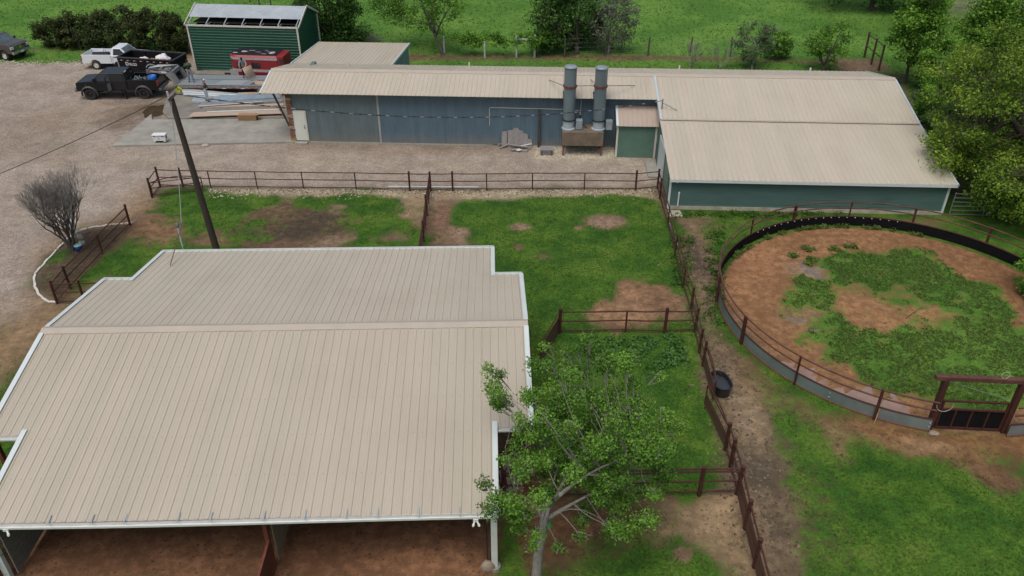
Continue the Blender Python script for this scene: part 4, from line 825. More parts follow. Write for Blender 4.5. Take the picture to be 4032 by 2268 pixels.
mb = MB(gp0); mb.bar(h0+dg*.04+Vector((0, .02, .56)), h1-dg*.04+Vector((0, .02, .56)), .02, .86); mb.build('black_panel', KBLK, gf)
mb = MB(gp0); mb.tube([gp0+dg*.15+Vector((0, 0, 2.35)), gp1-dg*.2+Vector((0, 0, 1.58))], .010, 5); mb.build('brace_wire', WIREG, PG)
def loop(mb, c, ax, r, n=18, a0=0, a1=2*PI, th=.011, sz=1.): mb.tube([c+ax*(r*math.cos(a0+(a1-a0)*i/n))+Vector((0, 0, r*sz*math.sin(a0+(a1-a0)*i/n))) for i in range(n+1)], th, 6)
mb = MB(gp0); loop(mb, gp0+dg*.2+Vector((0, -.16, 1.32)), dg, .30, a0=PI, a1=2*PI+.3); mb.build('gate_rope', M('pale_rope', (.45, .42, .37), .8), PG)
mb = MB(gp0); loop(mb, gp0+dg*2.05+Vector((0, 0, 2.76)), dg, .15); mb.build('rope_loop', M('pale_rope', (.45, .42, .37)), PG)
rk = MB(); rk.ball((0, 0, .05), .17, 10, 1.2, .8, .5, .15); r_ = root('rock', 'flat pale stone at the foot of the pen gate post', 'rock', gp0+Vector((.05, -.35, 0))); rk.build('stone', M('tan_stone', (.30, .24, .18)), r_)
p = G(*cK(1310, 1005)); q = GY(*cK(1385, 800), p.y+.45); r_ = root('wooden_stick', 'thin pale wooden stick leaning on the pen wall', 'stick', p); mb = MB(p); mb.tube([p, q], .016, 6); mb.build('stick', M('pale_pine', (.42, .27, .14), .7), r_)
p = G(*cH(1575, 1405)); q = G(*cH(1730, 1300), .12); r_ = root('fallen_stick', 'dark dry branch lying on bare dirt in the round pen', 'stick', p); mb = MB(p); mb.tube([p+Vector((0, 0, .02)), lerp(p, q, .6)+Vector((0, 0, .07)), q], [.016, .014, .007], 6); mb.tube([lerp(p, q, .7)+Vector((0, 0, .07)), q+Vector((.2, -.1, .05))], [.01, .004], 5); mb.build('branch', BARKD, r_)
# ------------------------------------------------------------------ stock tank
tc_ = G(*cI(2210, 730)); tc_.z = 0; tc_ += Vector((.05, .1, 0))
TK = root('stock_tank', 'black oval plastic stock tank half full of water beside the gates', 'stock tank', tc_, rad(100))
TK.scale = (.84, .84, .84)
def oval(a, b, z, n=36, e=2.6): return [((abs(math.cos(2*PI*i/n))**(2/e))*a*math.copysign(1, math.cos(2*PI*i/n)), (abs(math.sin(2*PI*i/n))**(2/e))*b*math.copysign(1, math.sin(2*PI*i/n)), z) for i in range(n+1)]
mb = MB(); secs = [oval(.66, .40, 0), oval(.72, .45, .56), oval(.76, .49, .57), oval(.76, .49, .61), oval(.70, .43, .61), oval(.66, .40, .08)]
for a_, b_ in zip(secs, secs[1:]): mb.strip(a_, b_)
mb.add(oval(.66, .40, .08)[:-1], [tuple(range(36))]); mb.build('tank_shell', M('tank_plastic', (.022, .024, .027), .45, var=.15), TK)
mb = MB(); mb.add(oval(.685, .42, .36)[:-1], [tuple(range(36))]); mb.build('water', M('tank_water', (.045, .05, .055), .04, var=.1, spec=.6), TK, fixn=False)
for x, y in ((.2, -.43), (-.2, -.43), (.55, -.2)): mb = MB(); mb.box((x, y, .5), (.14, .06, .10)); mb.build('lug', BLACK, TK)
# ------------------------------------------------------------------ utility pole, barn mast, wires
pb = Vector((-15.62, 36.9, 0)); pt = GY(673, 383, 37.0)
UP = root('utility_pole', 'weathered dark wooden utility pole leaning slightly behind the barn roof', 'pole', pb)
mb = MB(pb); n = 8; mb.tube([lerp(pb, pt, i/n) for i in range(n+1)], [.185-.06*i/n for i in range(n+1)], 12); mb.build('pole_shaft', POLEW, UP)
mb = MB(pb); mb.tube([pt+Vector((-.06, -.05, -.05)), pt+Vector((-.10, -.06, .30))], .05, 8); mb.build('insulator', M('pale_insulator', (.5, .48, .55), .3), UP)
mb = MB(pb); mb.bar(pt+Vector((-.1, -.1, -.12)), pt+Vector((.32, -.1, .22)), .10, .12); mb.build('bracket', M('dark_timber', (.06, .055, .052)), UP)
mp = GY(*cE(1500, 620), 35.0); mb_ = Vector((mp.x+.12, 33.3, 0))
ME = root('service_mast', 'thin grey service mast with weatherhead standing on the barn roof edge', 'mast', Vector((mp.x, 33.15, 0)))
# mast stands on the back eave of the barn roof
mv = 33.15; m0 = GY(*cE(1550, 820), mv); m1 = GY(*cE(1500, 625), mv); o = Vector(ME.location)
mb = MB(o); mb.tube([m0+Vector((0, 0, -.5)), m1], .045, 8); mb.build('mast_pipe', ZINC, ME)
mb = MB(o); mb.ball(m1+Vector((0, 0, .05)), .10, 8, 1, 1, 1.3); mb.tube([m1+Vector((.02, 0, .05)), m1+Vector((.16, .05, .18)), m1+Vector((.22, .05, .02)), m1+Vector((.12, .02, -.12))], .02, 6); mb.build('weatherhead', STEEL, ME)
mb = MB(o); qb = GY(*cE(1440, 958), 32.0)
zb = lambda P: 4.09-abs((P.y-24.856))*.1826
lo, hi = 28., 34.
for _ in range(40):
    m_ = (lo+hi)/2; P_ = GY(*cE(1440, 958), m_)
    if P_.z > zb(P_): lo = m_
    else: hi = m_
mb.tube([m1+Vector((.02, 0, -.35)), P_+Vector((0, 0, .02))], .022, 6); mb.build('brace', M('rusty_rod', (.12, .07, .05), .6), ME)
def wire(name, label, pts, r, mat, sag=0., n=24, beads=False):
    A, B = Vector(pts[0]), Vector(pts[1]); P = [lerp(A, B, i/n)+Vector((0, 0, -sag*4*(i/n)*(1-i/n))) for i in range(n+1)]
    rt = root(name, label, 'wire', A); mb = MB(A); mb.tube(P, r, 5); mb.build('cable', mat, rt)
    if beads:
        for i in range(1, 58):
            t = i/58; k = P[min(int(t*n), n-1)]; k2 = P[min(int(t*n), n-1)+1]; c = lerp(k, k2, t*n-int(t*n)); dd = (k2-k).normalized()
            mb = MB(A); mb.tube([c-dd*.13, c, c+dd*.13], [r*.9, r*1.9, r*.9], 5); mb.build('cable_twist', WIREG if i % 2 else WIRE, rt)
    return rt

wl = GY(-220, 770, 37.0)
wire('overhead_wire', 'dark overhead wire from the utility pole out of the left edge of the view', (pt+Vector((-.1, -.05, .1)), wl), .017, WIRE, .18)
wire('overhead_wire', 'twisted service cable from the utility pole along the workshop wall to the far mast', (pt+Vector((.2, -.05, .2)), MASTTOP), .02, WIRE, 1.15, 40, beads=True)
wire('overhead_wire', 'grey service drop from the utility pole down to the mast on the barn roof', (pt+Vector((0, -.1, -.1)), m1+Vector((.18, .05, .1))), .017, WIREG, .35)
lc = GY(*cA(1045, 1025), 37.0); A_ = pt+Vector((-.1, -.05, .1)); t_ = .18; c_ = lerp(A_, wl, t_)+Vector((0, 0, -.14))
# ------------------------------------------------------------------ flower bed: bare tree, ornaments, edging
def stones(name, label, pix, mat, w=.11, h=.08):
    P = [G(*p) for p in pix]; rt = root(name, label, 'edging', P[0]); rg = random.Random(5); D = [0]
    for a, b in zip(P, P[1:]): D.append(D[-1]+(b-a).length)
    s = 0
    while s < D[-1]:
        i = max(j for j in range(len(D)) if D[j] <= s); i = min(i, len(P)-2); t = (s-D[i])/(D[i+1]-D[i]); c = lerp(P[i], P[i+1], t); dd = (P[i+1]-P[i]); L = rg.uniform(.28, .5)
        mb = MB(P[0]); hh = h*rg.uniform(.7, 1.2); mb.box((c.x+rg.uniform(-.012, .012), c.y+rg.uniform(-.012, .012), hh/2), (L*1.0, w*rg.uniform(.85, 1.1), hh), math.atan2(dd.y, dd.x)+rg.uniform(-.05, .05)); mb.build('edging_stone', mat, rt, bevel=.02); s += L
    return rt
CHALK = M('white_painted_stone', (.62, .60, .55), .8, var=.12, scale=5)
stones('bed_edging', 'white painted stone edging curving round the bare tree bed', [cE(1085, 605), cE(960, 612), cE(800, 637), cE(700, 660), cE(625, 695), cE(570, 740), cE(480, 830), cE(390, 930), cE(310, 1020), cE(290, 1075), cE(300, 1140), cE(330, 1205), cE(375, 1245), cE(410, 1268), cE(475, 1272)], CHALK)
b0 = G(*cE(612, 825)); BT_ = root('bare_tree', 'leafless multi stemmed tree in the white edged bed', 'tree', b0)
rgb = random.Random(21); mbt = MB(b0); mbw = MB(b0)
def grow(p, d, L, r, lev):
    pts = [p]; q = p
    for i in range(3):
        d = (d+Vector((rgb.gauss(0, .17), rgb.gauss(0, .17), .08))).normalized(); q = q+d*L/3; pts.append(q)
    rq_ = max(r, .0065); (mbt if lev < 3 else mbw).tube(pts, [rq_, rq_*.9, rq_*.8, rq_*.7], 6 if lev < 3 else 3, caps=False)
    if lev < 6:
        for k in range(rgb.choice((2, 3, 3)) if lev > 0 else 3):
            ax = Vector((rgb.gauss(0, 1), rgb.gauss(0, 1), rgb.gauss(0, .35))).normalized(); nd = (d+ax*rgb.uniform(.22, .46)+Vector((0, 0, .06))).normalized()
            grow(pts[-1] if rgb.random() < .6 else pts[2], nd, L*rgb.uniform(.66, .88), r*.60, lev+1)
for k in range(9):
    a_ = 2*PI*k/9+.5; s_ = .08+.22*(k % 3)/2; grow(b0+Vector((.11*math.cos(a_), .11*math.sin(a_), 0)), Vector((s_*math.cos(a_)-.05, s_*math.sin(a_), 1)).normalized(), 1.2, .058, 0)
mbt.build('trunk', M('grey_brown_stem', (.10, .088, .078), .9, var=.25), BT_); mbw.build('crown', DEADW, BT_, fixn=False)
p = G(*cE(695, 775)); r_ = root('garden_baluster', 'pale concrete baluster ornament beside the blue pot', 'ornament', p); mb = MB(p)
mb.lathe([(.17, 0), (.17, .14), (.10, .18), (.08, .26), (.15, .42), (.13, .54), (.06, .66), (.06, .72), (.12, .76), (.12, .82), (0, .84)], p, 16); mb.build('baluster', M('pale_cast_stone', (.50, .47, .40), .85, var=.15, scale=6), r_, smooth=False)
p = G(*cE(672, 832)); r_ = root('blue_pot', 'round blue pot with a pale green lid by the bare tree', 'pot', p); mb = MB(p); mb.lathe([(.13, 0), (.18, .14), (.19, .32), (.17, .33)], p, 18); pot_ = mb.build('pot', M('cobalt_glaze', (.015, .04, .23), .25, var=.1), r_, smooth=True); mb = MB(p); mb.lathe([(.20, .33), (.20, .36), (.08, .38), (.07, .40), (0, .40)], p, 18); mb.build('lid', M('aqua_lid', (.25, .50, .46), .5), pot_)
mb = MB(p); mb.lathe([(.07, .40), (.05, .44), (0, .45)], p, 10); mb.build('knob', M('lime_knob', (.35, .5, .12), .5), pot_)
p = G(*cE(640, 700)); r_ = root('white_bird_feeder', 'white hanging feeder in the bare tree bed', 'feeder', p); mb = MB(p); mb.tube([p, p+Vector((0, 0, .55))], .015, 6); mb.build('stake', STEEL, r_); mb = MB(p); mb.lathe([(.13, .52), (.16, .6), (.15, .9), (.12, .94), (0, .95)], p, 12); mb.build('feeder_body', M('milk_plastic', (.62, .64, .66), .3, var=.05), r_)
# pipe lying along the fence, cooler etc.
p, q = G(*cF(1135, 296)), G(*cF(1900, 300)); r_ = root('white_pipe', 'long white plastic pipe lying along the paddock fence', 'pipe', p); mb = MB(p); mb.tube([p+Vector((0, 0, .05)), q+Vector((0, 0, .05))], .05, 8); mb.build('pipe', M('pvc_white', (.60, .64, .64), .4), r_)
p, q = G(*crop(2560, 560, .2484)(285, 1330)), G(*cG(1425, 810)); r_ = root('grey_board', 'weathered grey board lying under the lane fence', 'board', p); mb = MB(p); mb.bar(p+Vector((.05, 0, .12)), q+Vector((.05, 0, .12)), .05, .24); mb.build('board', M('weathered_wood', (.20, .185, .165)), r_)
p = G(*cA(1362, 1200), .13); CL = root('cooler_box', 'white hard cooler with dark latches on a low stand at the slab edge', 'cooler', p, .03)
CL.scale = (.72, .72, .72); CW = M('cooler_white', (.76, .79, .80), .35, var=.03)
mb = MB(); q = [(-.56, -.26, .2), (.56, -.26, .2), (.56, .26, .2), (-.56, .26, .2), (-.62, -.30, .68), (.62, -.30, .68), (.62, .30, .68), (-.62, .30, .68)]; mb.hexa(q); body_ = mb.build('cooler_body', CW, CL, bevel=.03)
mb = MB(); mb.box((0, 0, .77), (1.28, .64, .13)); mb.build('lid', CW, CL, bevel=.04)
mb = MB(); mb.box((0, -.005, .69), (1.24, .60, .03)); mb.build('gasket', BLACK, CL)
for x in (-.4, .35): mb = MB(); mb.box((x, -.315, .67), (.10, .04, .10)); mb.build('latch', BLACK, CL)
mb = MB(); mb.box((.61, 0, .50), (.03, .22, .22)); mb.build('side_handle', BLACK, CL, bevel=.02)
mb = MB(); mb.box((-.05, -.297, .585), (.22, .008, .03)); mb.box((-.03, -.285, .42), (.24, .008, .06)); mb.build('badge', M('grey_badge', (.25, .29, .30), .5), CL)
mb = MB()
for x in (-.46, .46): mb.box((x, 0, .17), (.22, .5, .08))
mb.build('feet', CW, CL)
mb = MB()
for x in (-.45, 0, .45): mb.box((x, -.1, .06), (.05, .05, .13))
mb.box((0, 0, .115), (1.05, .45, .03)); mb.build('stand', BLACK, CL)
# scrap by the workshop wall
p = G(*c8(650, 600)); SP = root('scrap_lumber_pile', 'jumbled pile of grey boards and white trim offcuts by the workshop wall', 'scrap pile', p); GREYWD = M('grey_wood', (.26, .25, .24), .85, var=.3, scale=4, stretch=(6, 1, 1)); WHW = M('white_offcut', (.62, .62, .60), .6, var=.1)
for (a_, b_, w_, mt, z0, z1) in (((0, 590), (500, 600), .10, BARKD, .05, .22), ((150, 630), (960, 575), .09, GREYWD, .18, .24), ((220, 700), (500, 640), .12, GREYWD, .05, .25), ((500, 650), (1220, 720), .14, GREYWD, .22, .16), ((900, 690), (1240, 630), .12, WHW, .20, .22), ((970, 550), (1150, 545), .12, WHW, .15, .15), ((590, 640), (1100, 700), .18, GREYWD, .10, .10), ((570, 740), (1100, 790), .22, GREYWD, .06, .06), ((1000, 800), (1110, 770), .14, GREYWD, .05, .12), ((600, 780), (760, 760), .16, M('grey_wood', (.26, .25, .24)), .12, .12)):
    mb = MB(p); A_, B_ = G(*c8(*a_)), G(*c8(*b_)); mb.bar(A_+Vector((0, 0, z0)), B_+Vector((0, 0, z1)), w_, .05); mb.build('board', mt, SP)
mb = MB(p); c = G(*c8(825, 780)); mb.box((c.x, c.y, .13), (.34, .30, .02), .7); mb.build('white_offcut', WHW, SP)
p = G(*c8(660, 575)); p.y -= .55; r_ = root('old_gate_board', 'arched grey plank panel propped against the workshop wall', 'plank panel', p); pl = []
for i, (w0, h) in enumerate(((0, 1.12), (.42, 1.22), (.80, 1.38), (1.12, 1.30), (1.44, 1.05), (1.72, .62))):
    mb = MB(p); x = p.x-.62*1.3+w0*.98; mb.hexa([(x, p.y+.1, 0), (x+.36, p.y+.1, 0), (x+.36, p.y+.14, 0), (x, p.y+.14, 0), (x, p.y+.34, h*.93), (x+.36, p.y+.34, h*.93-(.12 if i > 2 else -.05)), (x+.36, p.y+.38, h*.93-(.12 if i > 2 else -.05)), (x, p.y+.38, h*.93)]); mb.build('plank', M('grey_wood', (.26, .25, .24)), r_)
p = G(*c8(1690, 850)); r_ = root('pallet_stack', 'small stack of grey weathered boards on white rock', 'board stack', p, .02)
for i in range(4):
    for j in range(3): mb = MB(); mb.box((.02*i, -.22+.24*j, .08+.1*i), (.84-.03*((i*j) % 3), .21, .05)); mb.build('board', M('grey_wood', (.26, .25, .24)), r_)
    mb = MB(); mb.box((-.3, 0, .03+.1*i), (.08, .7, .05)); mb.box((.34, 0, .03+.1*i), (.08, .7, .05)); mb.build('spacer', BARKD, r_)
# balls hanging by the tree, feeder etc. are with the tree below
# ------------------------------------------------------------------ trees and shrubs
def leaf_cloud(C, Rr, n, size, rg, flat=.75, tone=.28, up=.9, elong=.55, hollow=.35):
    C = np.asarray(C, float); Rr = np.broadcast_to(np.asarray(Rr, float), (len(C),)); K = len(C)
    cnt = np.maximum(3, (n*(Rr/Rr.mean())**2).astype(int)); idx = np.repeat(np.arange(K), cnt); N = len(idx)
    d = rg.normal(size=(N, 3)); d /= np.linalg.norm(d, axis=1)[:, None]
    q = (hollow+(1-hollow)*rg.random(N))**.7; P = C[idx]+d*(q*Rr[idx])[:, None]*np.array([1, 1, flat])*(1+rg.normal(size=(N, 1))*.12)
    nr = rg.normal(size=(N, 3))+d*.6; nr[:, 2] += up; nr /= np.linalg.norm(nr, axis=1)[:, None]
    t = np.cross(nr, rg.normal(size=(N, 3))); t /= np.linalg.norm(t, axis=1)[:, None]; b = np.cross(nr, t)
    s = size*rg.uniform(.6, 1.35, (N, 1)); V = np.stack([P-t*s, P-b*s*elong+nr*s*.12, P+t*s, P+b*s*elong+nr*s*.12], 1).reshape(-1, 3)
    F = np.arange(4*N).reshape(-1, 4); ct = rg.random(K)
    rn = np.clip(rg.normal(.5, .2, N)+(ct[idx]-.5)*2*tone+d[:, 2]*.10, 0, 1); return V, F, np.repeat(rn, 4)  # leaf tone: random, varied by clump, lighter toward each clump's top
def sample_crown(c, r, n, rg, shell=.55, mind=.0, zmin=None, lump=.0):
    out = []; tries = 0; c = np.array(c, float); r = np.array(r, float); ph = rg.uniform(0, 6.28, 6)
    while len(out) < n and tries < n*60:
        tries += 1; d = rg.normal(size=3); d /= np.linalg.norm(d); q = shell+(1-shell)*rg.random()**.8
        az = math.atan2(d[1], d[0]); k = 1+lump*(math.sin(2*az+ph[0])+.7*math.sin(3*az+ph[1]+2*d[2])+.6*math.sin(5*az+ph[2]))
        p = c+d*r*q*k
        if zmin is not None and p[2] < zmin: continue
        if mind and out and min(np.linalg.norm((o-p)/r) for o in out) < mind: continue
        out.append(p)
    return np.array(out)
def limb_path(a, b, rg, bow=.18, n=5):
    a, b = Vector(a), Vector(b); L = (b-a).length; P = []; k = Vector((rg.normal(), rg.normal(), rg.normal()))*L*.07
    for i in range(n+1):
        t = i/n; P.append(lerp(a, b, t)+Vector((0, 0, bow*L*t*(1-t)*1.6))+k*math.sin(PI*t))
    return P
LEAFS = {}
def tree(name, label, base, cr_c, cr_r, n_clump=60, clump_r=.6, leaves=90, leaf=.10, mat=None, bark=None, trunk_r=.16, fork=.38, lims=5, seed=1, lean=(0, 0), shell=.55, group=None, zmin=None, lump=.12, twig=1, mind=.10, extra=(), cat='tree', flat=.75, tone=.28, thin=1.):
    rg = np.random.default_rng(seed); base = Vector(base); r = root(name, label, cat, base, group=group)
    C = sample_crown(cr_c, cr_r, n_clump, rg, shell, mind, zmin, lump)
    for cc, rr_, k in extra: C = np.concatenate([C, sample_crown(cc, rr_, k, rg, .2, .05)])
    top = Vector((base.x+lean[0], base.y+lean[1], cr_c[2]*fork*1.0)); mb = MB(base); mb2 = MB(base)
    n = 6; trunk = [lerp(base, top, i/n)+Vector((rg.normal()*.03*trunk_r/.16*(i > 0), rg.normal()*.03*trunk_r/.16, 0)) for i in range(n+1)]
    mb.tube([trunk[0]+Vector((0, 0, -.1))]+trunk, [trunk_r*1.35]+[trunk_r*(1.15-.35*i/n) for i in range(n+1)], 10)
    order = C[rg.permutation(len(C))]; prim = []
    for p in order:
        if all(np.linalg.norm(p-q) > max(cr_r)*.75 for q in prim): prim.append(p)
        if len(prim) >= lims: break
    paths = []
    for p in prim:
        st = trunk[-1] if rg.random() < .6 else trunk[-2]; e = Vector(p)*.85+Vector(cr_c)*.15; P = limb_path(st, e, rg, .10, 7); paths.append(P); mb.tube(P, [trunk_r*.72*(1-.8*i/7)*(thin if i > 1 else (1+thin)/2) for i in range(8)], 7)
    pts = [(q, trunk_r*.72*(1-.75*i/7)) for P in paths for i, q in enumerate(P)]; tw = []
    for p in C:
        v = Vector(p); q, rq = min(pts, key=lambda t: (t[0]-v).length+(0.5 if t[0].z > v.z else 0)); P = limb_path(q, v, rg, .12, 4); mb2.tube(P, [max(.010, min(rq*.55, trunk_r*.28)*thin)*(1-.7*i/4) for i in range(5)], 5, caps=False)
        for k in range(twig):
            d = Vector(rg.normal(size=3)); d.z = abs(d.z)*.6; d.normalize(); e = v+d*clump_r*rg.uniform(.7, 1.25); d2 = Vector(rg.normal(size=3))*clump_r*.25; mb2.tube([lerp(q, v, .8), v+d*clump_r*.3+d2, v+d*clump_r*.7-d2*.5, e], [.013, .010, .007, .004], 3, caps=False)
    mb.build('trunk', bark or BARK, r, smooth=True); mb2.build('branches', M('grey_twig', (.19, .175, .155)) if bark is None else bark, r, fixn=False)
    V, F, rn = leaf_cloud(C, clump_r*rg.uniform(.65, 1.3, len(C)), leaves, leaf, rg, flat, tone, hollow=.15)
    np_mesh('crown', V-np.array(base), F, mat, r, rn); return r
LF_FRONT = leaf_mat('leaf_fresh', (.014, .070, .006), (.230, .450, .060), .32)
LF_OLIVE = leaf_mat('leaf_olive', (.036, .095, .009), (.310, .460, .058), .36)
LF_DARK = leaf_mat('leaf_dark', (.024, .075, .016), (.110, .235, .045), .35)
LF_MID = leaf_mat('leaf_mid', (.028, .105, .011), (.260, .490, .066), .36)
LF_YEL = leaf_mat('leaf_yellow_green', (.11, .22, .03), (.36, .52, .09), .42)
LF_HEDGE = leaf_mat('leaf_hedge', (.022, .040, .012), (.090, .118, .032), .3)
LF_GREY = leaf_mat('leaf_grey', (.05, .07, .04), (.19, .22, .15), .25)
# foreground tree
tb = Vector((.72, 16.05, 0))
tree('leafy_tree', 'pale barked tree with fresh green leaves beside the front barn', tb, (2.35, 18.1, 4.65), (2.95, 3.0, 2.45), 175, .35, 245, .045, LF_FRONT, None, .150, .72, 5, 4, (.3, .45), .35, lump=.16, twig=3, mind=.085, thin=.55, extra=[((-.5, 19.4, 5.3), (.6, 1.3, .7), 7), ((-.3, 16.3, 3.8), (.8, .8, .7), 7), ((3.3, 15.9, 2.9), (1.5, .6, .8), 10), ((1.6, 21.6, 5.0), (1.2, .7, .6), 7)])
FT = bpy.data.objects['leafy_tree']
def hang(name, label, px, py, y, r, mat, sz=1.):
    c = GY(px, py, y); rt = root(name, label, 'toy', c); mb = MB(c); mb.ball(c, r, 14, 1, 1, sz); mb.build('ball', mat, rt, smooth=True); mb = MB(c); mb.tube([c+Vector((0, 0, r*sz)), c+Vector((0, 0, .9))], .006, 4); mb.build('cord', BARKD, rt); return rt
hang('hanging_ball', 'bright green ball hanging beside the pale tree trunk', *c7(1828, 642), 17.0, .16, M('green_ball', (.09, .42, .12), .4, var=.04))
hang('hanging_feeder', 'small red feeder hanging above the green ball by the trunk', *c7(1828, 528), 17.1, .09, M('red_feeder', (.50, .03, .04), .35, var=.05), 1.5)
hang('hanging_feeder', 'small yellow tube feeder hanging inside the leafy tree crown', *crop(1700, 1600, .24845)(2195, 415), 19.0, .06, M('yellow_feeder', (.60, .38, .06), .4), 2.)
# big olive-green tree on the right and its neighbours
tree('shade_tree', 'huge olive green tree overhanging the right end of the stable', (30.6, 44.2, 0), (30.8, 44.6, 5.6), (6.7, 6.6, 4.2), 260, .95, 210, .088, LF_OLIVE, BARKD, .34, .5, 9, 12, (0, 0), .5, lump=.07, twig=2, mind=.075, extra=[((25.6, 43.6, 3.4), (1.9, 2.2, 1.6), 22), ((29.5, 38.3, 2.6), (3.2, 2.2, 1.6), 30), ((26.6, 40., 2.8), (1.6, 1.6, 1.4), 12), ((31.5, 36.5, 2.4), (2.5, 2., 1.5), 16), ((28.6, 41., 2.0), (2.2, 1.4, 1.5), 26), ((30., 38.6, 1.4), (2.4, 1.5, 1.1), 20)], flat=.55)
tree('yard_tree', 'mid green tree with bright leaf tips behind the stable right corner', G(3560, 330), tuple(G(3560, 330)+Vector((0, 0, 5.0))), (2.3, 2.2, 4.3), 90, .75, 110, .12, LF_MID, BARKD, .13, .35, 5, 13, (0, 0), .35, lump=.1)
tree('yard_tree', 'low blue green shrubby tree under the taller corner tree', G(3680, 372), tuple(G(3680, 372)+Vector((0, 0, 2.2))), (2.4, 2.0, 2.0), 60, .65, 90, .11, LF_MID, BARKD, .1, .3, 5, 14, lump=.15)
tree('yard_tree', 'rounded dark green tree in front of the grassy gap', G(3860, 330), tuple(G(3860, 330)+Vector((0, 0, 3.9))), (2.9, 2.6, 3.6), 90, .85, 110, .125, LF_MID, BARKD, .15, .35, 5, 15, lump=.1)
tree('yard_tree', 'bright yellow green tree right of the rounded dark tree', G(4010, 330), tuple(G(4010, 330)+Vector((.6, 2, 4.8))), (3.4, 3.0, 3.9), 90, .9, 110, .13, LF_YEL, BARKD, .16, .35, 5, 16, lump=.12)
tree('yard_tree', 'olive tree at the right edge behind the big shade tree', G(4130, 470), tuple(G(4130, 470)+Vector((0, 0, 4.2))), (3.6, 3.4, 3.4), 80, .95, 110, .13, LF_OLIVE, BARKD, .17, .35, 5, 17, lump=.12)
tree('yard_shrub', 'small bright shrub at the right end of the dark fence rail', G(3770, 515), tuple(G(3770, 515)+Vector((0, 0, 1.2))), (1.1, 1.0, 1.1), 24, .42, 80, .10, LF_MID, BARKD, .05, .3, 4, 18, cat='shrub')
for k, (px, py, h, w_) in enumerate(((3600, 470, 1.5, 1.3), (3680, 560, 1.6, 1.2), (3720, 640, 1.4, 1.0))):
    tree('undergrowth_shrub', ['tangled dark shrub just behind the stable gable', 'tangled dark shrub midway along the stable gable', 'tangled dark shrub nearest the big shade tree'][k], G(px, py), tuple(G(px, py)+Vector((0, 0, h*.7))), (w_, 1.5, h*.7), 26, .45, 60, .09, LF_DARK, DEADW, .05, .3, 5, 30+k, group='undergrowth behind the stable', cat='shrub', twig=4)
tree('pen_shrub', 'bright green sapling at the right edge beyond the round pen wall', G(4045, 1150), tuple(G(4045, 1150)+Vector((0, 0, 1.3))), (1.0, 1.3, 1.3), 30, .36, 90, .085, LF_FRONT, BARKD, .05, .35, 4, 41, cat='shrub')
# rear pasture row
tree('pasture_tree', 'dense dark green tree right of the green shed', G(1318, 198), tuple(G(1318, 198)+Vector((-.6, 1, 4.1))), (3.2, 3.0, 4.4), 130, .85, 120, .12, LF_DARK, BARKD, .2, .3, 6, 51, shell=.45, lump=.08, extra=[(tuple(G(1370, 190)+Vector((.6, 0, 1.2))), (1.7, 1.2, 1.2), 14)])
tree('pasture_tree', 'airy light green tree with open branches behind the annex', G(1745, 216), tuple(G(1745, 216)+Vector((-2., 1.5, 4.6))), (4.6, 3.4, 3.0), 100, .8, 100, .10, LF_MID, M('grey_brown_stem', (.10, .088, .078), .9), .13, .42, 7, 52, (-.7, .2), shell=.45, lump=.1, twig=3)
tree('pasture_tree', 'broad dark tree draped with vines on the rear fence line', G(2270, 212), tuple(G(2270, 212)+Vector((-.6, 1.2, 3.6))), (3.4, 2.8, 3.9), 140, .85, 115, .115, LF_DARK, BARKD, .22, .3, 7, 53, shell=.45, lump=.1, extra=[(tuple(G(2150, 214)+Vector((0, 0, 1.2))), (2.0, 1.2, 1.2), 18), (tuple(G(2230, 214)+Vector((0, 0, 6.0))), (2.0, 1.2, 1.2), 14)])
tree('pasture_tree', 'grey leaved tree with bare outer twigs beside the vine draped tree', G(2395, 214), tuple(G(2395, 214)+Vector((.4, .5, 3.2))), (2.2, 1.8, 2.6), 60, .7, 60, .10, LF_GREY, DEADW, .12, .3, 6, 54, shell=.5, twig=6)
tree('pasture_shrub', 'half bare grey bush with green tops behind the ridge', G(2960, 275), tuple(G(2960, 275)+Vector((0, .6, 2.2))), (2.1, 1.5, 1.9), 46, .55, 42, .095, LF_DARK, DEADW, .09, .2, 8, 55, shell=.3, twig=12, cat='shrub')
tree('pasture_shrub', 'yellow green bush right of the half bare bush', G(3055, 232), tuple(G(3055, 232)+Vector((0, 0, 1.2))), (1.3, 1.0, 1.2), 30, .5, 80, .10, LF_MID, BARKD, .07, .3, 4, 56, cat='shrub')
tree('pasture_tree', 'small spreading tree behind the stable ridge', G(3240, 283), tuple(G(3240, 283)+Vector((.2, .6, 2.3))), (2.3, 1.7, 1.7), 46, .6, 70, .10, LF_MID, BARKD, .1, .25, 6, 57, shell=.35, twig=3)
tree('pasture_tree', 'large dark tree cut off by the top edge of the view', G(3430, 38), tuple(G(3430, 38)+Vector((0, 0, 4.6))), (7., 4., 4.4), 120, 1.2, 100, .16, LF_DARK, BARKD, .3, .3, 7, 58)
for k, (px, py) in enumerate(((2720, 265), (2830, 270))):
    b0 = G(px, py); r_ = root('dead_shrub', ['bare dead shrub poking up left behind the ridge', 'bare dead shrub poking up nearer the half bare bush'][k], 'shrub', b0); mbt = MB(b0); mbw = MB(b0); rgb = random.Random(60+k)
    for j in range(4): grow(b0, Vector((rgb.gauss(0, .5), rgb.gauss(0, .3), 1)).normalized(), .7, .04, 2)
    mbt.v and mbt.build('stem', DEADW, r_); mbw.build('twigs', DEADW, r_, fixn=False)
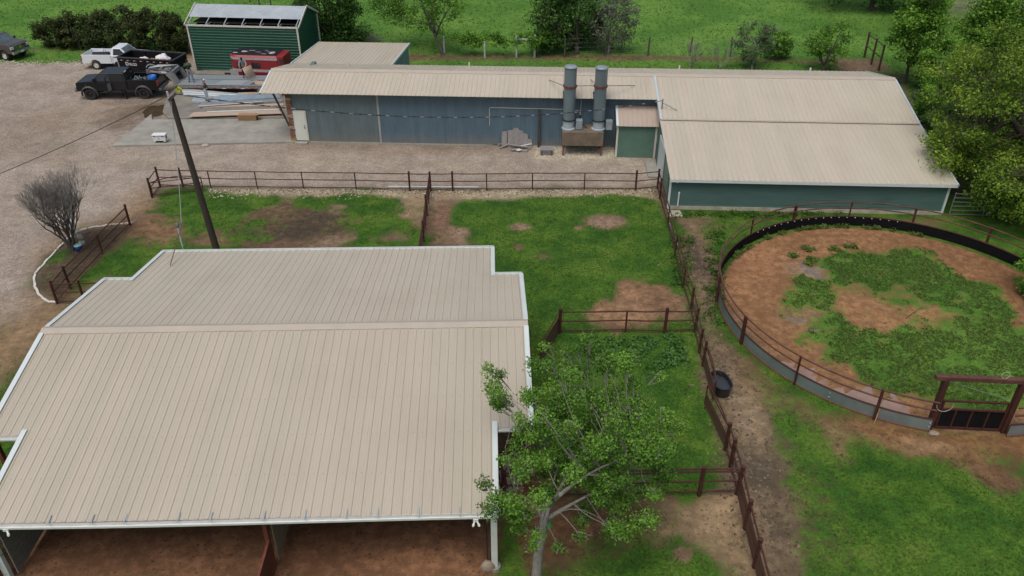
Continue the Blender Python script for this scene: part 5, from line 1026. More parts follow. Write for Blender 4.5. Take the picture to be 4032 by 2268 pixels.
for k, (px, h, w_) in enumerate(((225, 2.6, 1.9), (320, 2.9, 2.0), (420, 3.2, 2.0), (520, 3.5, 2.1), (615, 3.6, 2.1), (700, 3.5, 1.7))):
    py = 186+(px-200)*.045
    tree('hedge_bush', ['leftmost bush of the dark hedge, by the end post', 'low dark hedge bush second from the left end', 'dark hedge bush behind the white pickup bed', 'dark hedge bush behind the white pickup cab', 'tall dark hedge bush behind the dump trailer', 'tallest dark hedge bush touching the green shed'][k], G(px, py), tuple(G(px, py)+Vector((0, .3, h*.5))), (w_, 1.5, h*.56), 80, .5, 95, .10, LF_HEDGE, BARKD, .06, .25, 6, 70+k, group='hedge bushes along the rear fence', cat='bush', shell=.5, lump=.06, mind=.12)
for k in range(1, 4):
    p = Vector((-16.0-1.05*k, 14.9+1.1*k+.4, 0)); tree('corner_shrub', ['dark shrub under the notch at the left barn edge', 'dark shrub further out past the left barn edge', 'dark shrub at the outer left of the barn notch', 'dark shrub furthest out left of the barn'][k], p, tuple(p+Vector((0, 0, .8))), (1.0, 1.0, .8), 26, .36, 80, .08, LF_DARK, BARKD, .05, .3, 4, 80+k, group='shrubs left of the barn', cat='shrub')
# ------------------------------------------------------------------ arbour with vine, brush pile, rusty brace
pa0, pa1 = G(*cC(72, 485)), G(*cC(225, 487)); AR = root('vine_arbor', 'white flaking posts and rail carrying a long tangled vine on the rear fence', 'arbor', pa0)
PEEL = M('peeling_white_paint', (.45, .46, .44), .8, var=.5, scale=9)
for p in (pa0, pa1, G(*cB(1952, 490)), G(*cB(1610, 450))): mb = MB(pa0); mb.tube([p, p+Vector((0, 0, 2.0 if p in (pa0, pa1) else 1.5))], .085, 8); mb.build('post', PEEL, AR)
mb = MB(pa0); mb.bar(pa0+Vector((0, 0, 1.62)), pa1+Vector((0, 0, 1.62)), .08, .12); mb.build('rail', PEEL, AR)
rg = np.random.default_rng(90); v0, v1 = G(*cB(1700, 470)), G(*cC(330, 480)); CC = np.array([np.array(v0)*(1-t)+np.array(v1)*t+np.array([rg.normal()*.2, rg.normal()*.35, 1.75+rg.normal()*.2-.3*abs(rg.normal())]) for t in rg.random(64)])
V, F, rn = leaf_cloud(CC, .42, 60, .10, rg); np_mesh('vine', V-np.array(pa0), F, LF_MID, AR, rn)
p = G(*cB(940, 352)); r_ = root('brush_pile', 'grey heap of cut brush beyond the annex roof', 'brush pile', p); mb = MB(p); rgb = random.Random(4)
for i in range(160):
    c = p+Vector((rgb.gauss(0, .75), rgb.gauss(0, .6), 0)); h = max(.1, .95-.45*(c-p).length); d = Vector((rgb.gauss(0, 1), rgb.gauss(0, 1), rgb.gauss(0, .25))).normalized()*rgb.uniform(.4, 1.0); mb.tube([c+Vector((0, 0, h*rgb.random()))-d*.6, c+Vector((0, 0, h))+d*.6], [.02, .008], 3)
mb.build('brush', DEADW, r_, fixn=False)
p = G(*cB(775, 352)); r_ = root('pipe_brace', 'rust red pipe corner brace beside the dark tree', 'brace', p); RP_ = M('rust_orange_pipe', (.20, .065, .035), .6, var=.2)
t_ = GY(*cB(768, 228), p.y); mb = MB(p); mb.tube([p, t_], .07, 8); mb.build('post', RP_, r_); mb = MB(p); mb.tube([t_, GY(*cB(680, 345), p.y)], .07, 8); mb.build('diagonal_pipe', RP_, r_); mb = MB(p); mb.tube([GY(*cB(778, 350), p.y), GY(*cB(806, 318), p.y)], .05, 8); mb.build('short_pipe', RP_, r_)
# ------------------------------------------------------------------ rear wire fences
WPOST = M('old_cedar_post', (.085, .072, .062), .9, var=.3, scale=5)
def wire_fence(name, label, pix, h, tall=(), grp='wire fences at the back of the yard', strands=4):
    P = [G(*p) for p in pix]; r = root(name, label, 'fence', P[0], group=grp); rg = random.Random(len(pix))
    for i, p in enumerate(P): mb = MB(P[0]); hh = h*rg.uniform(.92, 1.1); mb.tube([p, p+Vector((rg.gauss(0, .03), 0, hh))], [.085, .07], 8); mb.build('post', WPOST, r)
    for k in range(strands):
        mb = MB(P[0]); z = h*(.25+.68*k/(strands-1)); mb.tube([p+Vector((0, 0, z)) for p in P], .006, 4); mb.build('wire_strand', STEEL, r)
    return r
wire_fence('wire_fence', 'old cedar post and wire fence in front of the dark hedge', [cA(395, 395), cA(688, 425), cA(950, 440), cA(1232, 430), cA(1528, 428)], 1.9)
wire_fence('wire_fence', 'old cedar post and wire fence along the pasture behind the ridge', [cC(478, 485), cC(825, 470), cC(1185, 468), cC(1533, 470), cC(1877, 480), (3050, 236), (3230, 238), cD(1222, 485)], 1.75)
fence('pipe_fence', 'dark rusty pipe fence corner on bare dirt behind the stable', [(*cD(1225, 488), 'T'), (*cD(1283, 545), 'T'), (*cD(1345, 600), 'T')], rails=(2.1, 1.1), group='rear pipe fences', pr=.09, rr=.05, mat=M('dark_rust', (.07, .038, .03), .7, var=.3))
fence('pipe_fence', 'long rusty top rail fence slanting behind the trees past the stable gable', [(*cD(1660, 730), 't'), (*cD(1740, 810), 't'), (*cD(1840, 910), 't'), (*cD(1960, 1040), 't')], rails=(1.25, .4), group='rear pipe fences', rr=.045, mat=M('dark_rust', (.07, .038, .03)))
for k, (px, py) in enumerate(((3650, 520), (3750, 640))):
    tree('yard_tree', ['young bright green tree filling the gap by the stable gable', 'young bright green tree just left of the big shade tree'][k], G(px, py), tuple(G(px, py)+Vector((.6, .5, 2.3))), (1.7, 1.7, 2.0), 50, .6, 110, .10, LF_MID, BARKD, .09, .3, 5, 140+k, lump=.12)
PF = G(3735, 850); r_ = root('panel_fence', 'pale grey livestock panel between the stable corner and the shade tree', 'fence', PF); q = G(4000, 858)
for k in range(6): mb = MB(PF); z = .12+k*.26; mb.tube([PF+Vector((0, 0, z)), q+Vector((0, 0, z))], .022, 6); mb.build('rail', M('pale_panel', (.26, .28, .29), .45, .4), r_)
for t in (0, .5, 1): mb = MB(PF); p = lerp(PF, q, t); mb.tube([p, p+Vector((0, 0, 1.5))], .028, 6); mb.build('upright', M('pale_panel', (.26, .28, .29)), r_)
wire_fence('wire_fence', 'thin far fence crossing the pasture behind the green shed', [(985, 8), (1022, 22), (1068, 30)], 1.3)
# ------------------------------------------------------------------ ground cover (uncountable): turf tufts, weeds, pebbles
def tufts(name, n, box, gmin, size, mat, seed, blades=3, maxd=75, h=None, keep=None, broad=.16):
    rg = np.random.default_rng(seed); X = rg.uniform(box[0], box[1], n); Y = rg.uniform(box[2], box[3], n)
    fx = np.abs(X)/(Y*math.cos(CP)+CH*math.sin(CP)); ok = (fx < .69) & (Y > 15)
    gsum = sample(grass, X, Y)+(img_noise(X, Y, .6, seed)-.5)*1.1; ok &= gsum > gmin
    if keep is not None: ok &= keep(X, Y)
    X, Y = X[ok], Y[ok]; N = len(X); s = size*rg.uniform(.5, 1.5, N)
    V = []; 
    for b in range(blades):
        a = rg.uniform(0, 2*PI, N); l = s*rg.uniform(.6, 1.2, N); w = s*broad; ox, oy = rg.normal(0, .35, N)*s, rg.normal(0, .35, N)*s; tx, ty = np.cos(a), np.sin(a); le = rg.uniform(.2, .9, N)*s
        z = np.zeros(N)
        V.append(np.stack([np.stack([X+ox-ty*w, Y+oy+tx*w, z], -1), np.stack([X+ox+ty*w, Y+oy-tx*w, z], -1), np.stack([X+ox+tx*le, Y+oy+ty*le, l*(h or .9)], -1)], 1))
    V = np.concatenate(V).reshape(-1, 3); F = np.arange(len(V)).reshape(-1, 3); rn = np.repeat(np.clip(rg.normal(.5, .22, len(F)), 0, 1), 3)
    o = np_mesh(name, V, F, mat, None, rn); tag(o, kind='stuff'); return o
GR1 = leaf_mat('grass_blade', (.024, .086, .010), (.092, .195, .026), .35); GR2 = leaf_mat('weed_blade', (.055, .105, .022), (.170, .250, .055), .35); GR3 = leaf_mat('pasture_blade', (.10, .22, .045), (.20, .36, .08), .4)
tag(tufts('grass', 120000, (-24, 18, 15, 48), .62, .055, GR1, 101), 'short uneven turf of the paddocks', 'grass')
tag(tufts('grass', 70000, (-24, 18, 15, 48), .30, .06, GR1, 104, 3, keep=lambda X, Y: (sample(grav, X, Y) < .25) & (np.hypot(X-PC.x, Y-PC.y) > PR_) & (img_noise(X, Y, .5, 9) > .5)), 'stray grass tufts on the bare paddock soil', 'grass')
in_pen = lambda X, Y: np.hypot(X-PC.x, Y-PC.y) < PR_-.25
tag(tufts('weeds', 70000, (PC.x-9, PC.x+9, PC.y-9, PC.y+9), .62, .065, GR2, 102, 4, keep=in_pen, broad=.26), 'low weeds spreading over the round pen floor', 'weeds')
tag(tufts('pasture_grass', 26000, (-62, 62, 62, 99), .55, .15, GR3, 103, 3, broad=.24), 'rough green pasture grass behind the yard', 'grass')
# countable broad weeds: along the pen belt, in the small paddock
rg = np.random.default_rng(110); CC = []
for a_ in np.concatenate([rg.uniform(55, 150, 26), rg.uniform(60, 110, 12)]): CC.append([PC.x+(PR_-.25)*math.cos(rad(a_)), PC.y+(PR_-.25)*math.sin(rad(a_)), .10])
for px, py in ((2895+0, 1000), (3120, 1010), (3180, 985), (3195, 1020), (3190, 1045), (3280, 985), (3350, 975)): p = G(px, py); CC += [[p.x+rg.normal()*.12, p.y+rg.normal()*.12, .08] for _ in range(5)]
V, F, rn = leaf_cloud(np.array(CC), .2, 40, .06, rg, .6); o = np_mesh('weeds', V, F, GR2, None, rn); tag(o, 'clumps of broad weeds at the foot of the pen wall', 'weeds', kind='stuff')
CC = [[*(G(px, py)[:2]), .08] for px, py in [(rg.uniform(2330, 2700), rg.uniform(1325, 1450)) for _ in range(90)]]
V, F, rn = leaf_cloud(np.array(CC), .24, 26, .07, rg, .5); o = np_mesh('weeds', V, F, leaf_mat('pale_weed', (.03, .11, .02), (.13, .28, .07), .3), None, rn); tag(o, 'pale broadleaf weeds below the cross fence', 'weeds', kind='stuff')
CC = [[*(G(px, py)[:2]), .05] for px, py in [(rg.uniform(2780, 2850), rg.uniform(900, 1280)) for _ in range(70)]+[(rg.uniform(2640, 2720), rg.uniform(930, 1130)) for _ in range(50)]+[(rg.uniform(2640, 3300), rg.uniform(840, 858)) for _ in range(70)]]
V, F, rn = leaf_cloud(np.array(CC), .28, 22, .07, rg, .45); o = np_mesh('weeds', V, F, GR1, None, rn); tag(o, 'longer grass along the lane fence and stable wall', 'weeds', kind='stuff')
# white rock by the fan box and loose stones
def pebbles(name, n, fn, size, mats, seed, label):
    rg = np.random.default_rng(seed); mb = MB()
    for i in range(n):
        p = G(*fn(rg)); s = size*rg.uniform(.5, 1.5); q = [p+Vector((rg.uniform(-1, 1)*s, rg.uniform(-1, 1)*s, rg.uniform(0, .8)*s)) for _ in range(5)]; mb.mi = int(rg.integers(len(mats)))
        mb.add([p+Vector((s, 0, 0)), p+Vector((-.3*s, .9*s, 0)), p+Vector((-.6*s, -.8*s, 0)), p+Vector((rg.normal()*.2*s, rg.normal()*.2*s, s*.8))], [(0, 1, 3), (1, 2, 3), (2, 0, 3)])
    o = mb.build(name, mats); tag(o, label, 'stones', kind='stuff')
RK = [M('white_rock', (.55, .51, .42), .85, var=.15, scale=8), M('buff_rock', (.40, .35, .27), .85, var=.15, scale=8)]
pebbles('gravel', 1100, lambda r: (r.uniform(2110, 2430), r.uniform(580, 622)), .07, RK, 120, 'loose white rock under the exhaust fan unit')
pebbles('gravel', 1500, lambda r: (r.uniform(820, 2600), 748+abs(r.normal())*16-4), .055, RK+[M('dark_clod', (.10, .08, .055), .9)], 121, 'pale caliche chips along the paddock fence')
pebbles('clods', 900, lambda r: (lambda t: (2700+300*t+r.normal()*38*(1+t), 960+1200*t))(r.random()), .06, [M('dark_clod', (.10, .08, .055)), M('tan_clod', (.26, .19, .13), .9)], 122, 'trampled clods in the worn lane')
pebbles('gravel', 300, lambda r: (lambda t: (-10+430*t, 248+r.normal()*6))(r.random()), .05, [RK[0]], 123, 'pale stones along the edge of the gravel and grass')
# ------------------------------------------------------------------ vehicles
CHROME = M('chrome', (.55, .57, .58), .15, .9, var=.05); RIMS = M('alloy_rim', (.62, .62, .60), .45, .0, var=.08); RIMB = M('black_rim', (.02, .02, .021), .4, .3)
TYRE = M('tyre_rubber', (.028, .027, .026), .85, var=.2, scale=6); REDL = M('red_lens', (.35, .012, .012), .2); CLEARL = M('clear_lens', (.55, .58, .60), .12, var=.05); AMB = M('amber_lens', (.75, .62, .45), .3)
def wheel(par, x, y, r, w, rim, out):
    mb = MB((x, y, r)); c = (x, y, r); mb.lathe([(r*.60, -w/2), (r*.90, -w/2), (r, -w*.36), (r, w*.36), (r*.90, w/2), (r*.60, w/2), (r*.60, -w/2)], c, 26, 'y', False); o = mb.build('wheel', TYRE, par); o.location = (x, y, r)
    m2 = MB((x, y, r)); s = out; m2.lathe([(r*.60, s*w*.44), (r*.56, s*w*.36), (r*.25, s*w*.30), (r*.14, s*w*.40), (0, s*w*.42)], c, 22, 'y', False)
    ro = m2.build('rim', rim, o)
    m3 = MB((x, y, r))
    for k in range(7):
        a = 2*PI*k/7+.2; m3.lathe([(0, s*w*.372), (r*.07, s*w*.372)], (x+r*.41*math.cos(a), y, r+r*.41*math.sin(a)), 8, 'y')
    m3.build('rim_hole_shade', M('rim_shadow', (.01, .01, .01), .8), o); return o  # dark discs on the solid rim stand in for the shade inside its holes
def arch_poly(pts_top, x0, x1, zb, arches):
    """closed side outline: bottom edge from x0 to x1 with wheel arches cut, then pts_top back from x1 to x0"""
    P = [(x0, zb)]
    for cx, cz, r in sorted(arches):
        if not (x0 < cx+r and x1 > cx-r): continue
        h = zb-cz; a0 = math.acos(max(-1, min(1, 0)))
        dx = math.sqrt(max(r*r-h*h, 0)); aa = math.atan2(h, -dx); ab = math.atan2(h, dx)
        if aa < 0: aa += 2*PI
        n = 12
        for i in range(n+1): t = aa+(ab-aa)*i/n; P.append((cx+r*math.cos(t), cz+r*math.sin(t)))
    P.append((x1, zb)); return P+pts_top
def pickup(name, label, loc, heading, wb, fo, ro, W, crew, paint, r=.40, tw=.27, lift=0., rims=RIMS, bumper=CHROME, flare=None, open_door=False, scale=1., grille=False, beltz=1.22, roofz=1.85, hoodz=1.24, railz=1.30, seam=M('shut_line', (.02, .02, .022), .6)):
    R = root(name, label, 'pickup truck', loc, heading); h = W/2; xf, xr = wb/2+fo, -wb/2-ro; zs = .50+lift; bz_, rz_, hz, bd = beltz+lift, roofz+lift, hoodz+lift, railz+lift
    xc = wb/2-.32; cabr = xc-(3.05 if crew else 1.95)+.35; ar = r+.09; arches = [(wb/2, r, ar), (-wb/2, r, ar)]
    # cab and nose
    top = [(xf, zs+.18), (xf+.02, hz-.30), (xf-.05, hz-.10), (xf-.25, hz-.02), (xc, hz+.04), (xc-.05, bz_), (cabr, bz_)]
    P = arch_poly(top, cabr, xf-.05, zs, arches); mb = MB(); mb.prism([(x, -h, z) for x, z in P], (0, W, 0)); body = mb.build('body', paint, R, bevel=.045)
    mb = MB(); mb.box((wb/2, 0, zs-.02), (ar*2.1, W-.5, .5)); mb.box((0, 0, zs-.06), (wb*1.25, .9, .22)); mb.build('chassis', DARK, R)
    # greenhouse
    xb, xt0, xt1 = xc-.04, xc-.72, cabr+.16; t = .20; ins = .14
    mb = MB(); q = [(cabr, -h+.03, bz_-.03), (xb, -h+.03, bz_-.03), (xb, h-.03, bz_-.03), (cabr, h-.03, bz_-.03), (xt1, -h+ins+.06, rz_), (xt0, -h+ins+.06, rz_), (xt0, h-ins-.06, rz_), (xt1, h-ins-.06, rz_)]; mb.hexa(q); cab = mb.build('cab', paint, R, bevel=.05)
    lo, hi = .10, .86
    def wq(s, x0, x1, f0, f1, off=.012):      # side window quad on the sloping cab side
        def pt(x, f): y = (h-.03)+(ins+.03-.0-.03+.03)*0; yy = lerp_(h-.03, h-ins-.06, f); return (x, s*(yy+off), lerp_(bz_-.03, rz_, f))
        return [pt(x0[0], f0), pt(x1[0], f0), pt(x1[1], f1), pt(x0[1], f1)]
    lerp_ = lambda a, b, f: a+(b-a)*f
    fx = lambda f: lerp_(xb, xt0, f); bx = lambda f: lerp_(cabr, xt1, f); mid = (fx(.5)+bx(.5))/2-.02 if crew else None
    for s in (-1, 1):
        spans = [((mid+.06, mid+.06), (fx(lo)-.14, fx(hi)-.10)), ((bx(lo)+.16, bx(hi)+.10), (mid-.06, mid-.06))] if crew else [((bx(lo)+.22, bx(hi)+.18), (fx(lo)-.14, fx(hi)-.10))]
        for i, (a, b) in enumerate(spans):
            if open_door and s == 1 and i == 1: continue
            mb = MB(); mb.add(wq(s, a, b, lo, hi), [(0, 1, 2, 3)]); mb.build('window', GLASS, cab, fixn=False)
    mb = MB(); mb.add([(fx(.10)+.015, -h+.16, lerp_(bz_, rz_, .08)), (fx(.10)+.015, h-.16, lerp_(bz_, rz_, .08)), (fx(.90)+.015, h-.28, lerp_(bz_, rz_, .88)), (fx(.90)+.015, -h+.28, lerp_(bz_, rz_, .88))], [(0, 1, 2, 3)]); mb.build('windscreen', M('windscreen', (.10, .14, .15), .08, var=.2, spec=.8), cab, fixn=False)
    mb = MB(); mb.add([(bx(.15)-.012, -h+.3, lerp_(bz_, rz_, .15)), (bx(.15)-.012, h-.3, lerp_(bz_, rz_, .15)), (bx(.85)-.012, h-.36, lerp_(bz_, rz_, .85)), (bx(.85)-.012, -h+.36, lerp_(bz_, rz_, .85))], [(0, 1, 2, 3)]); mb.build('rear_window', GLASS, cab, fixn=False)
    # bed
    bx1 = cabr-.02; topb = [(bx1, bd), (xr, bd)]; Pb = arch_poly(topb, xr, bx1, zs, arches)
    for s in (-1, 1):
        mb = MB(); mb.prism([(x, s*h, z) for x, z in Pb], (0, -s*.09, 0)); mb.build('bed_side', paint, R, bevel=.02)
    mb = MB(); mb.box(((bx1+xr)/2, 0, zs+.22), (bx1-xr-.04, W-.19, .06)); mb.build('bed_floor', STEEL if paint is not WP else M('worn_white_bed', (.42, .44, .45), .6, var=.2), R)
    mb = MB(); mb.box((bx1-.03, 0, (zs+bd)/2+.1), (.05, W-.19, bd-zs-.22)); mb.build('bed_front', paint, R)
    for s in (-1, 1): mb = MB(); mb.box((-wb/2, s*(h-.30), zs+.36), (1.0, .26, .24)); mb.build('wheel_well', paint if paint is WP else BLACK, R, bevel=.04)
    mb = MB(); mb.box((xr+.03, 0, (zs+bd)/2+.05), (.07, W-.20, bd-zs-.14)); mb.build('tailgate', paint, R, bevel=.02)
    mb = MB(); mb.box((xr-.10, 0, zs+.05), (.22, W-.1, .20)); mb.build('rear_bumper', bumper, R, bevel=.03)
    mb = MB(); mb.box((xf+.06, 0, zs+.08), (.22, W-.02, .26)); mb.build('front_bumper', bumper, R, bevel=.05)
    for s in (-1, 1):
        mb = MB(); mb.box((xr-.005, s*(h-.07), bd-.28), (.09, .17, .42)); mb.build('tail_light', REDL, R, bevel=.015)
        mb = MB(); mb.box((xf-.02, s*(h-.17), hz-.30), (.14, .34, .24)); mb.build('headlight', CLEARL, R, bevel=.02)
        mb = MB(); mb.box((xc-.30, s*(h+.13), bz_+.16), (.12, .22, .26)); mb.build('mirror', BLACK if not grille else CHROME, R, bevel=.03)
        hs = [xc-1.25] + ([xc-2.3] if crew else [])
        for x in hs:
            if open_door and s == 1 and x < xc-2: continue
            mb = MB(); mb.box((x, s*(h+.012), bz_-.13), (.22, .03, .05)); mb.build('door_handle', BLACK, R)
        for x in ([xc-.18, xc-1.42] if crew else [xc-.18, cabr+.12]) + ([cabr+.10] if crew else []):
            mb = MB(); mb.box((x, s*(h+.001), (bz_+zs)/2), (.018, .006, bz_-zs-.1)); mb.build('shut_line', seam, R)
        if flare:
            for cx in (wb/2, -wb/2):
                mb = MB(); A = []; B = []; C = []
                for i in range(15):
                    a = PI*(-.06+1.12*i/14); A.append((cx+(ar-.02)*math.cos(a), s*(h-.02), r+(ar-.02)*math.sin(a))); B.append((cx+(ar+.03)*math.cos(a), s*(h+.10), r+(ar+.03)*math.sin(a))); C.append((cx+(ar+.13)*math.cos(a), s*(h+.005), r+(ar+.13)*math.sin(a)))
                mb.strip(A, B); mb.strip(B, C); mb.build('wheel_flare', flare, R)
        mb = MB(); mb.box(((xc+cabr)/2-.1, s*(h+.0), zs-.10), (1.9 if crew else 1.3, .14, .06)); mb.build('side_step', BLACK, R, bevel=.015)
    gm = MB()
    if grille:
        for k in range(4): gm.box((xf+.03, 0, hz-.22-k*.11), (.06, W-.72, .045))
        gm.bar((xf+.03, -h+.34, hz-.13), (xf+.03, h-.34, hz-.13), .07, .04); gm.build('grille_bars', CHROME, R)
        mb = MB(); mb.box((xf+.005, 0, hz-.36), (.05, W-.70, .46)); mb.build('grille_mesh', BLACK, R); mb = MB(); mb.lathe([(0, .07), (.13, .07), (.13, .05)], (xf, 0, hz-.36), 16, 'x'); mb.build('badge', CHROME, R)
        mb = MB(); mb.box((xf+.18, 0, zs+.10), (.012, .32, .16)); mb.build('number_plate', WHITEWALL, R)
        mb = MB(); mb.box((xf+.165, 0, zs-.02), (.03, W-.9, .09)); mb.build('bumper_intake', BLACK, R)
    else:
        gm.box((xf+.01, 0, hz-.34), (.05, W-.70, .34)); gm.build('grille', BLACK, R)
    for x in (wb/2, -wb/2):
        for s in (-1, 1): wheel(R, x, s*(h-tw/2+.01), r, tw, rims, s)
    return R
WP = M('white_paint_car', (.72, .76, .80), .3, var=.03, coat=.4); BP = M('black_paint_car', (.007, .009, .012), .16, var=.1, spec=.5); GP = M('grey_paint_car', (.085, .078, .072), .28, .3, var=.08, coat=.4)
# black crew cab: wheels at two measured ground points, nose to the left of the picture
w0, w1 = G(*c1(447, 1405)), G(*c1(1580, 1385)); hd = (w0-w1).normalized(); hb = math.atan2(hd.y, hd.x); nrm = Vector((-hd.y, hd.x, 0))      # nrm points to truck's left = towards camera
if nrm.y > 0: pass
mid_ = lerp(w0, w1, .5); cb = mid_-nrm*.87 if nrm.y < 0 else mid_+nrm*.87
BTK = pickup('pickup_truck', 'black crew cab pickup with fender flares and its near rear door open', cb, hb, (w0-w1).length, .92, 1.20, 2.02, True, BP, r=.445, tw=.32, lift=.20, rims=RIMB, bumper=M('dull_chrome', (.22, .23, .24), .3, .6), flare=M('flare_plastic', (.05, .051, .052), .6), open_door=True, beltz=1.24, roofz=1.86, hoodz=1.25, railz=1.32)
h = 1.01; wbk = (w0-w1).length; xcb = wbk/2-.32; zsb = .70
mb = MB(); mb.quad((xcb-2.62, h+.004, zsb+.06), (xcb-1.46, h+.004, zsb+.06), (xcb-1.46, h+.004, 1.44), (xcb-2.62, h+.004, 1.44)); mb.quad((xcb-2.62, h-.00, 1.42), (xcb-1.46, h-.00, 1.42), (xcb-1.46, h-.13, 1.96), (xcb-2.40, h-.13, 1.96)); mb.build('door_opening_shade', DARK, BTK, fixn=False)  # dark sheets on the closed body, painted as the shade inside the doorway
mb = MB(); mb.bar((xcb-1.45, h+.03, zsb+.40), (xcb-1.40, h+.66, zsb+.40), .07, .75); dr_ = mb.build('open_door', BP, BTK, bevel=.02)
mb = MB(); mb.bar((xcb-1.50, h+.08, zsb+.42), (xcb-1.455, h+.60, zsb+.42), .015, .6); mb.build('door_card', M('grey_door_card', (.24, .24, .24), .7, var=.3, scale=5), dr_)
mb = MB(); mb.bar((xcb-1.43, h-.05, 1.98), (xcb-1.40, h+.56, 1.92), .05, .05); mb.bar((xcb-1.40, h+.63, 1.45), (xcb-1.40, h+.56, 1.92), .05, .05); mb.build('window_frame', BP, dr_)
for k in range(5): mb = MB(); mb.ball((xcb-.80, -.6+.3*k, 2.07), .05, 6, 1, 1.3, .7); mb.build('roof_marker', DARK, BTK)
for y in (.30, .55): mb = MB(); mb.ball((xcb-2.55, y, 2.05), .05, 6); mb.build('cargo_lamp', AMB, BTK)
mb = MB(); mb.bar((xcb+.45, h+.01, 1.28), (xcb+.40, h+.01, .98), .012, .07); mb.build('fender_vent', CHROME, BTK)
def bedload(par, items):
    for (nm, c, d, rz, mt, shape) in items:
        mb = MB()
        if shape == 'box': mb.box(c, d, rz)
        else: mb.ball(c, 1, 10, d[0]/2, d[1]/2, d[2]/2, .12)
        mb.build(nm, mt, par)
def thing_at(name, label, cat, truck, c, rz=0., group=None):
    Mx = Matrix.Translation(truck.location) @ Matrix.Rotation(truck.rotation_euler.z, 4, 'Z'); p = Mx @ Vector(c); return root(name, label, cat, p, truck.rotation_euler.z+rz, group)
TEAL = M('teal_hose', (.07, .17, .18), .6, var=.3, scale=5); BLUET = M('blue_plastic', (.02, .14, .50), .4, var=.1)
r_ = thing_at('blue_drum', 'bright blue plastic tub at the tailgate of the black pickup', 'tub', BTK, (-wbk/2-.72, .45, .98)); mb = MB(); mb.lathe([(.26, 0), (.31, .45), (.33, .72), (.29, .74), (.27, .6)], (0, 0, 0), 16); mb.build('tub', BLUET, r_, smooth=True)
r_ = thing_at('tool_heap', 'tangle of teal hoses and tools heaped in the bed of the black pickup', 'tools', BTK, (-wbk/2+.35, .1, .98)); rgb = random.Random(8)
for k in range(12):
    mb = MB(); p = Vector((rgb.uniform(-.6, .5), rgb.uniform(-.45, .35), .1)); pts = [p+Vector((rgb.gauss(0, .22), rgb.gauss(0, .14), .1+.32*rgb.random())) for _ in range(4)]; mb.tube(pts, .045, 6); mb.build('hose' if k % 2 else 'tool_handle', (TEAL, STEEL, BLACK, WOOD)[k % 4], r_)
mb = MB(); mb.box((.1, -.2, .12), (.9, .6, .3), .3); mb.build('tool_case', M('dark_case', (.03, .035, .05), .6), r_)
# white regular cab, rear wheel measured
wr = G(*c1(568, 768)); hw = -.035; dW = Vector((math.cos(hw), math.sin(hw), 0)); nW = Vector((-dW.y, dW.x, 0)); wbW = 3.38
WTK = pickup('pickup_truck', 'white regular cab pickup parked beside the black dump trailer', wr+dW*wbW/2+nW*.86, hw, wbW, .92, 1.12, 1.95, False, WP, r=.39, tw=.27, lift=.04, rims=RIMS, bumper=M('dull_chrome', (.22, .23, .24)), beltz=1.20, roofz=1.80, hoodz=1.16, railz=1.24)
r_ = thing_at('duffel_bag', 'long dark navy duffel bag lying in the white pickup bed', 'bag', WTK, (-wbW/2+.15, .05, .80)); mb = MB(); mb.tube([(-.75, 0, .2), (-.7, 0, .2), (.7, 0, .24), (.75, 0, .22)], [.12, .23, .24, .12], 12); mb.build('bag', M('navy_canvas', (.014, .016, .028), .8, var=.3), r_); mb = MB(); mb.tube([(.2, 0, .42), (.3, 0, .62), (.45, .02, .6), (.5, 0, .42)], .02, 6); mb.build('bag_handle', BLACK, r_)
# grey crew cab, only its nose in view
fw_ = G(*cA(62, 510)); b0_, b1_ = G(*crop(0, 100, .18634)(235, 640), .3), G(*crop(0, 100, .18634)(545, 530), .3)
bd_ = (b1_-b0_).normalized(); hg = math.atan2(-bd_.x, bd_.y) ; hg = math.atan2(bd_.y, bd_.x)-PI/2; dG = Vector((math.cos(hg), math.sin(hg), 0)); nG = Vector((-dG.y, dG.x, 0))
GTK = pickup('pickup_truck', 'grey crew cab pickup with chrome grille cut off by the left edge', fw_-dG*2.03+nG*.88, hg, 4.06, .95, 1.2, 2.03, True, GP, r=.42, tw=.29, lift=.12, rims=RIMS, grille=True, beltz=1.25, roofz=1.88, hoodz=1.30, railz=1.35)
# ------------------------------------------------------------------ dump trailer
zT = 1.78; TL, TR_, TBR, TBL = G(*c1(962, 518), zT), G(*c1(2140, 592), zT), G(*c1(2370, 422), zT), G(*c1(1278, 342), zT)
ax = (TR_-TL); DLN = ax.length; ha = math.atan2(ax.y, ax.x); ex = ax.normalized(); ey = Vector((-ex.y, ex.x, 0)); DW = 2.1
DT = root('dump_trailer', 'black high sided dump trailer with red and white reflector tape and white lettering', 'trailer', (TL.x, TL.y, 0), ha)
DBK = M('trailer_black', (.008, .008, .010), .55, var=.25, scale=2, spec=.25); z0_ = .62
for nm, c, d in (('side_wall', (DLN/2, .03, (z0_+zT)/2), (DLN, .06, zT-z0_)), ('side_wall', (DLN/2, DW-.03, (z0_+zT)/2), (DLN, .06, zT-z0_)), ('front_wall', (.03, DW/2, (z0_+zT)/2), (.06, DW-.13, zT-z0_)), ('tail_door', (DLN-.03, DW/2, (z0_+zT)/2), (.06, DW-.13, zT-z0_)), ('floor', (DLN/2, DW/2, z0_+.03), (DLN-.13, DW-.13, .06))):
    mb = MB(); mb.box(c, d); mb.build(nm, DBK, DT)
RIMT = M('worn_black_rim', (.055, .055, .058), .45, var=.3)
for a, b in (((0, .0), (DLN, .0)), ((0, DW), (DLN, DW)), ((0, 0), (0, DW)), ((DLN, 0), (DLN, DW))): mb = MB(); mb.bar((*a, zT+.03), (*b, zT+.03), .12, .09); mb.build('top_rail', RIMT, DT)
for x in (DLN*.25, DLN*.5, DLN*.75):
    mb = MB(); mb.box((x, DW-.09, (z0_+zT)/2), (.08, .06, zT-z0_)); mb.build('stake', DBK, DT)
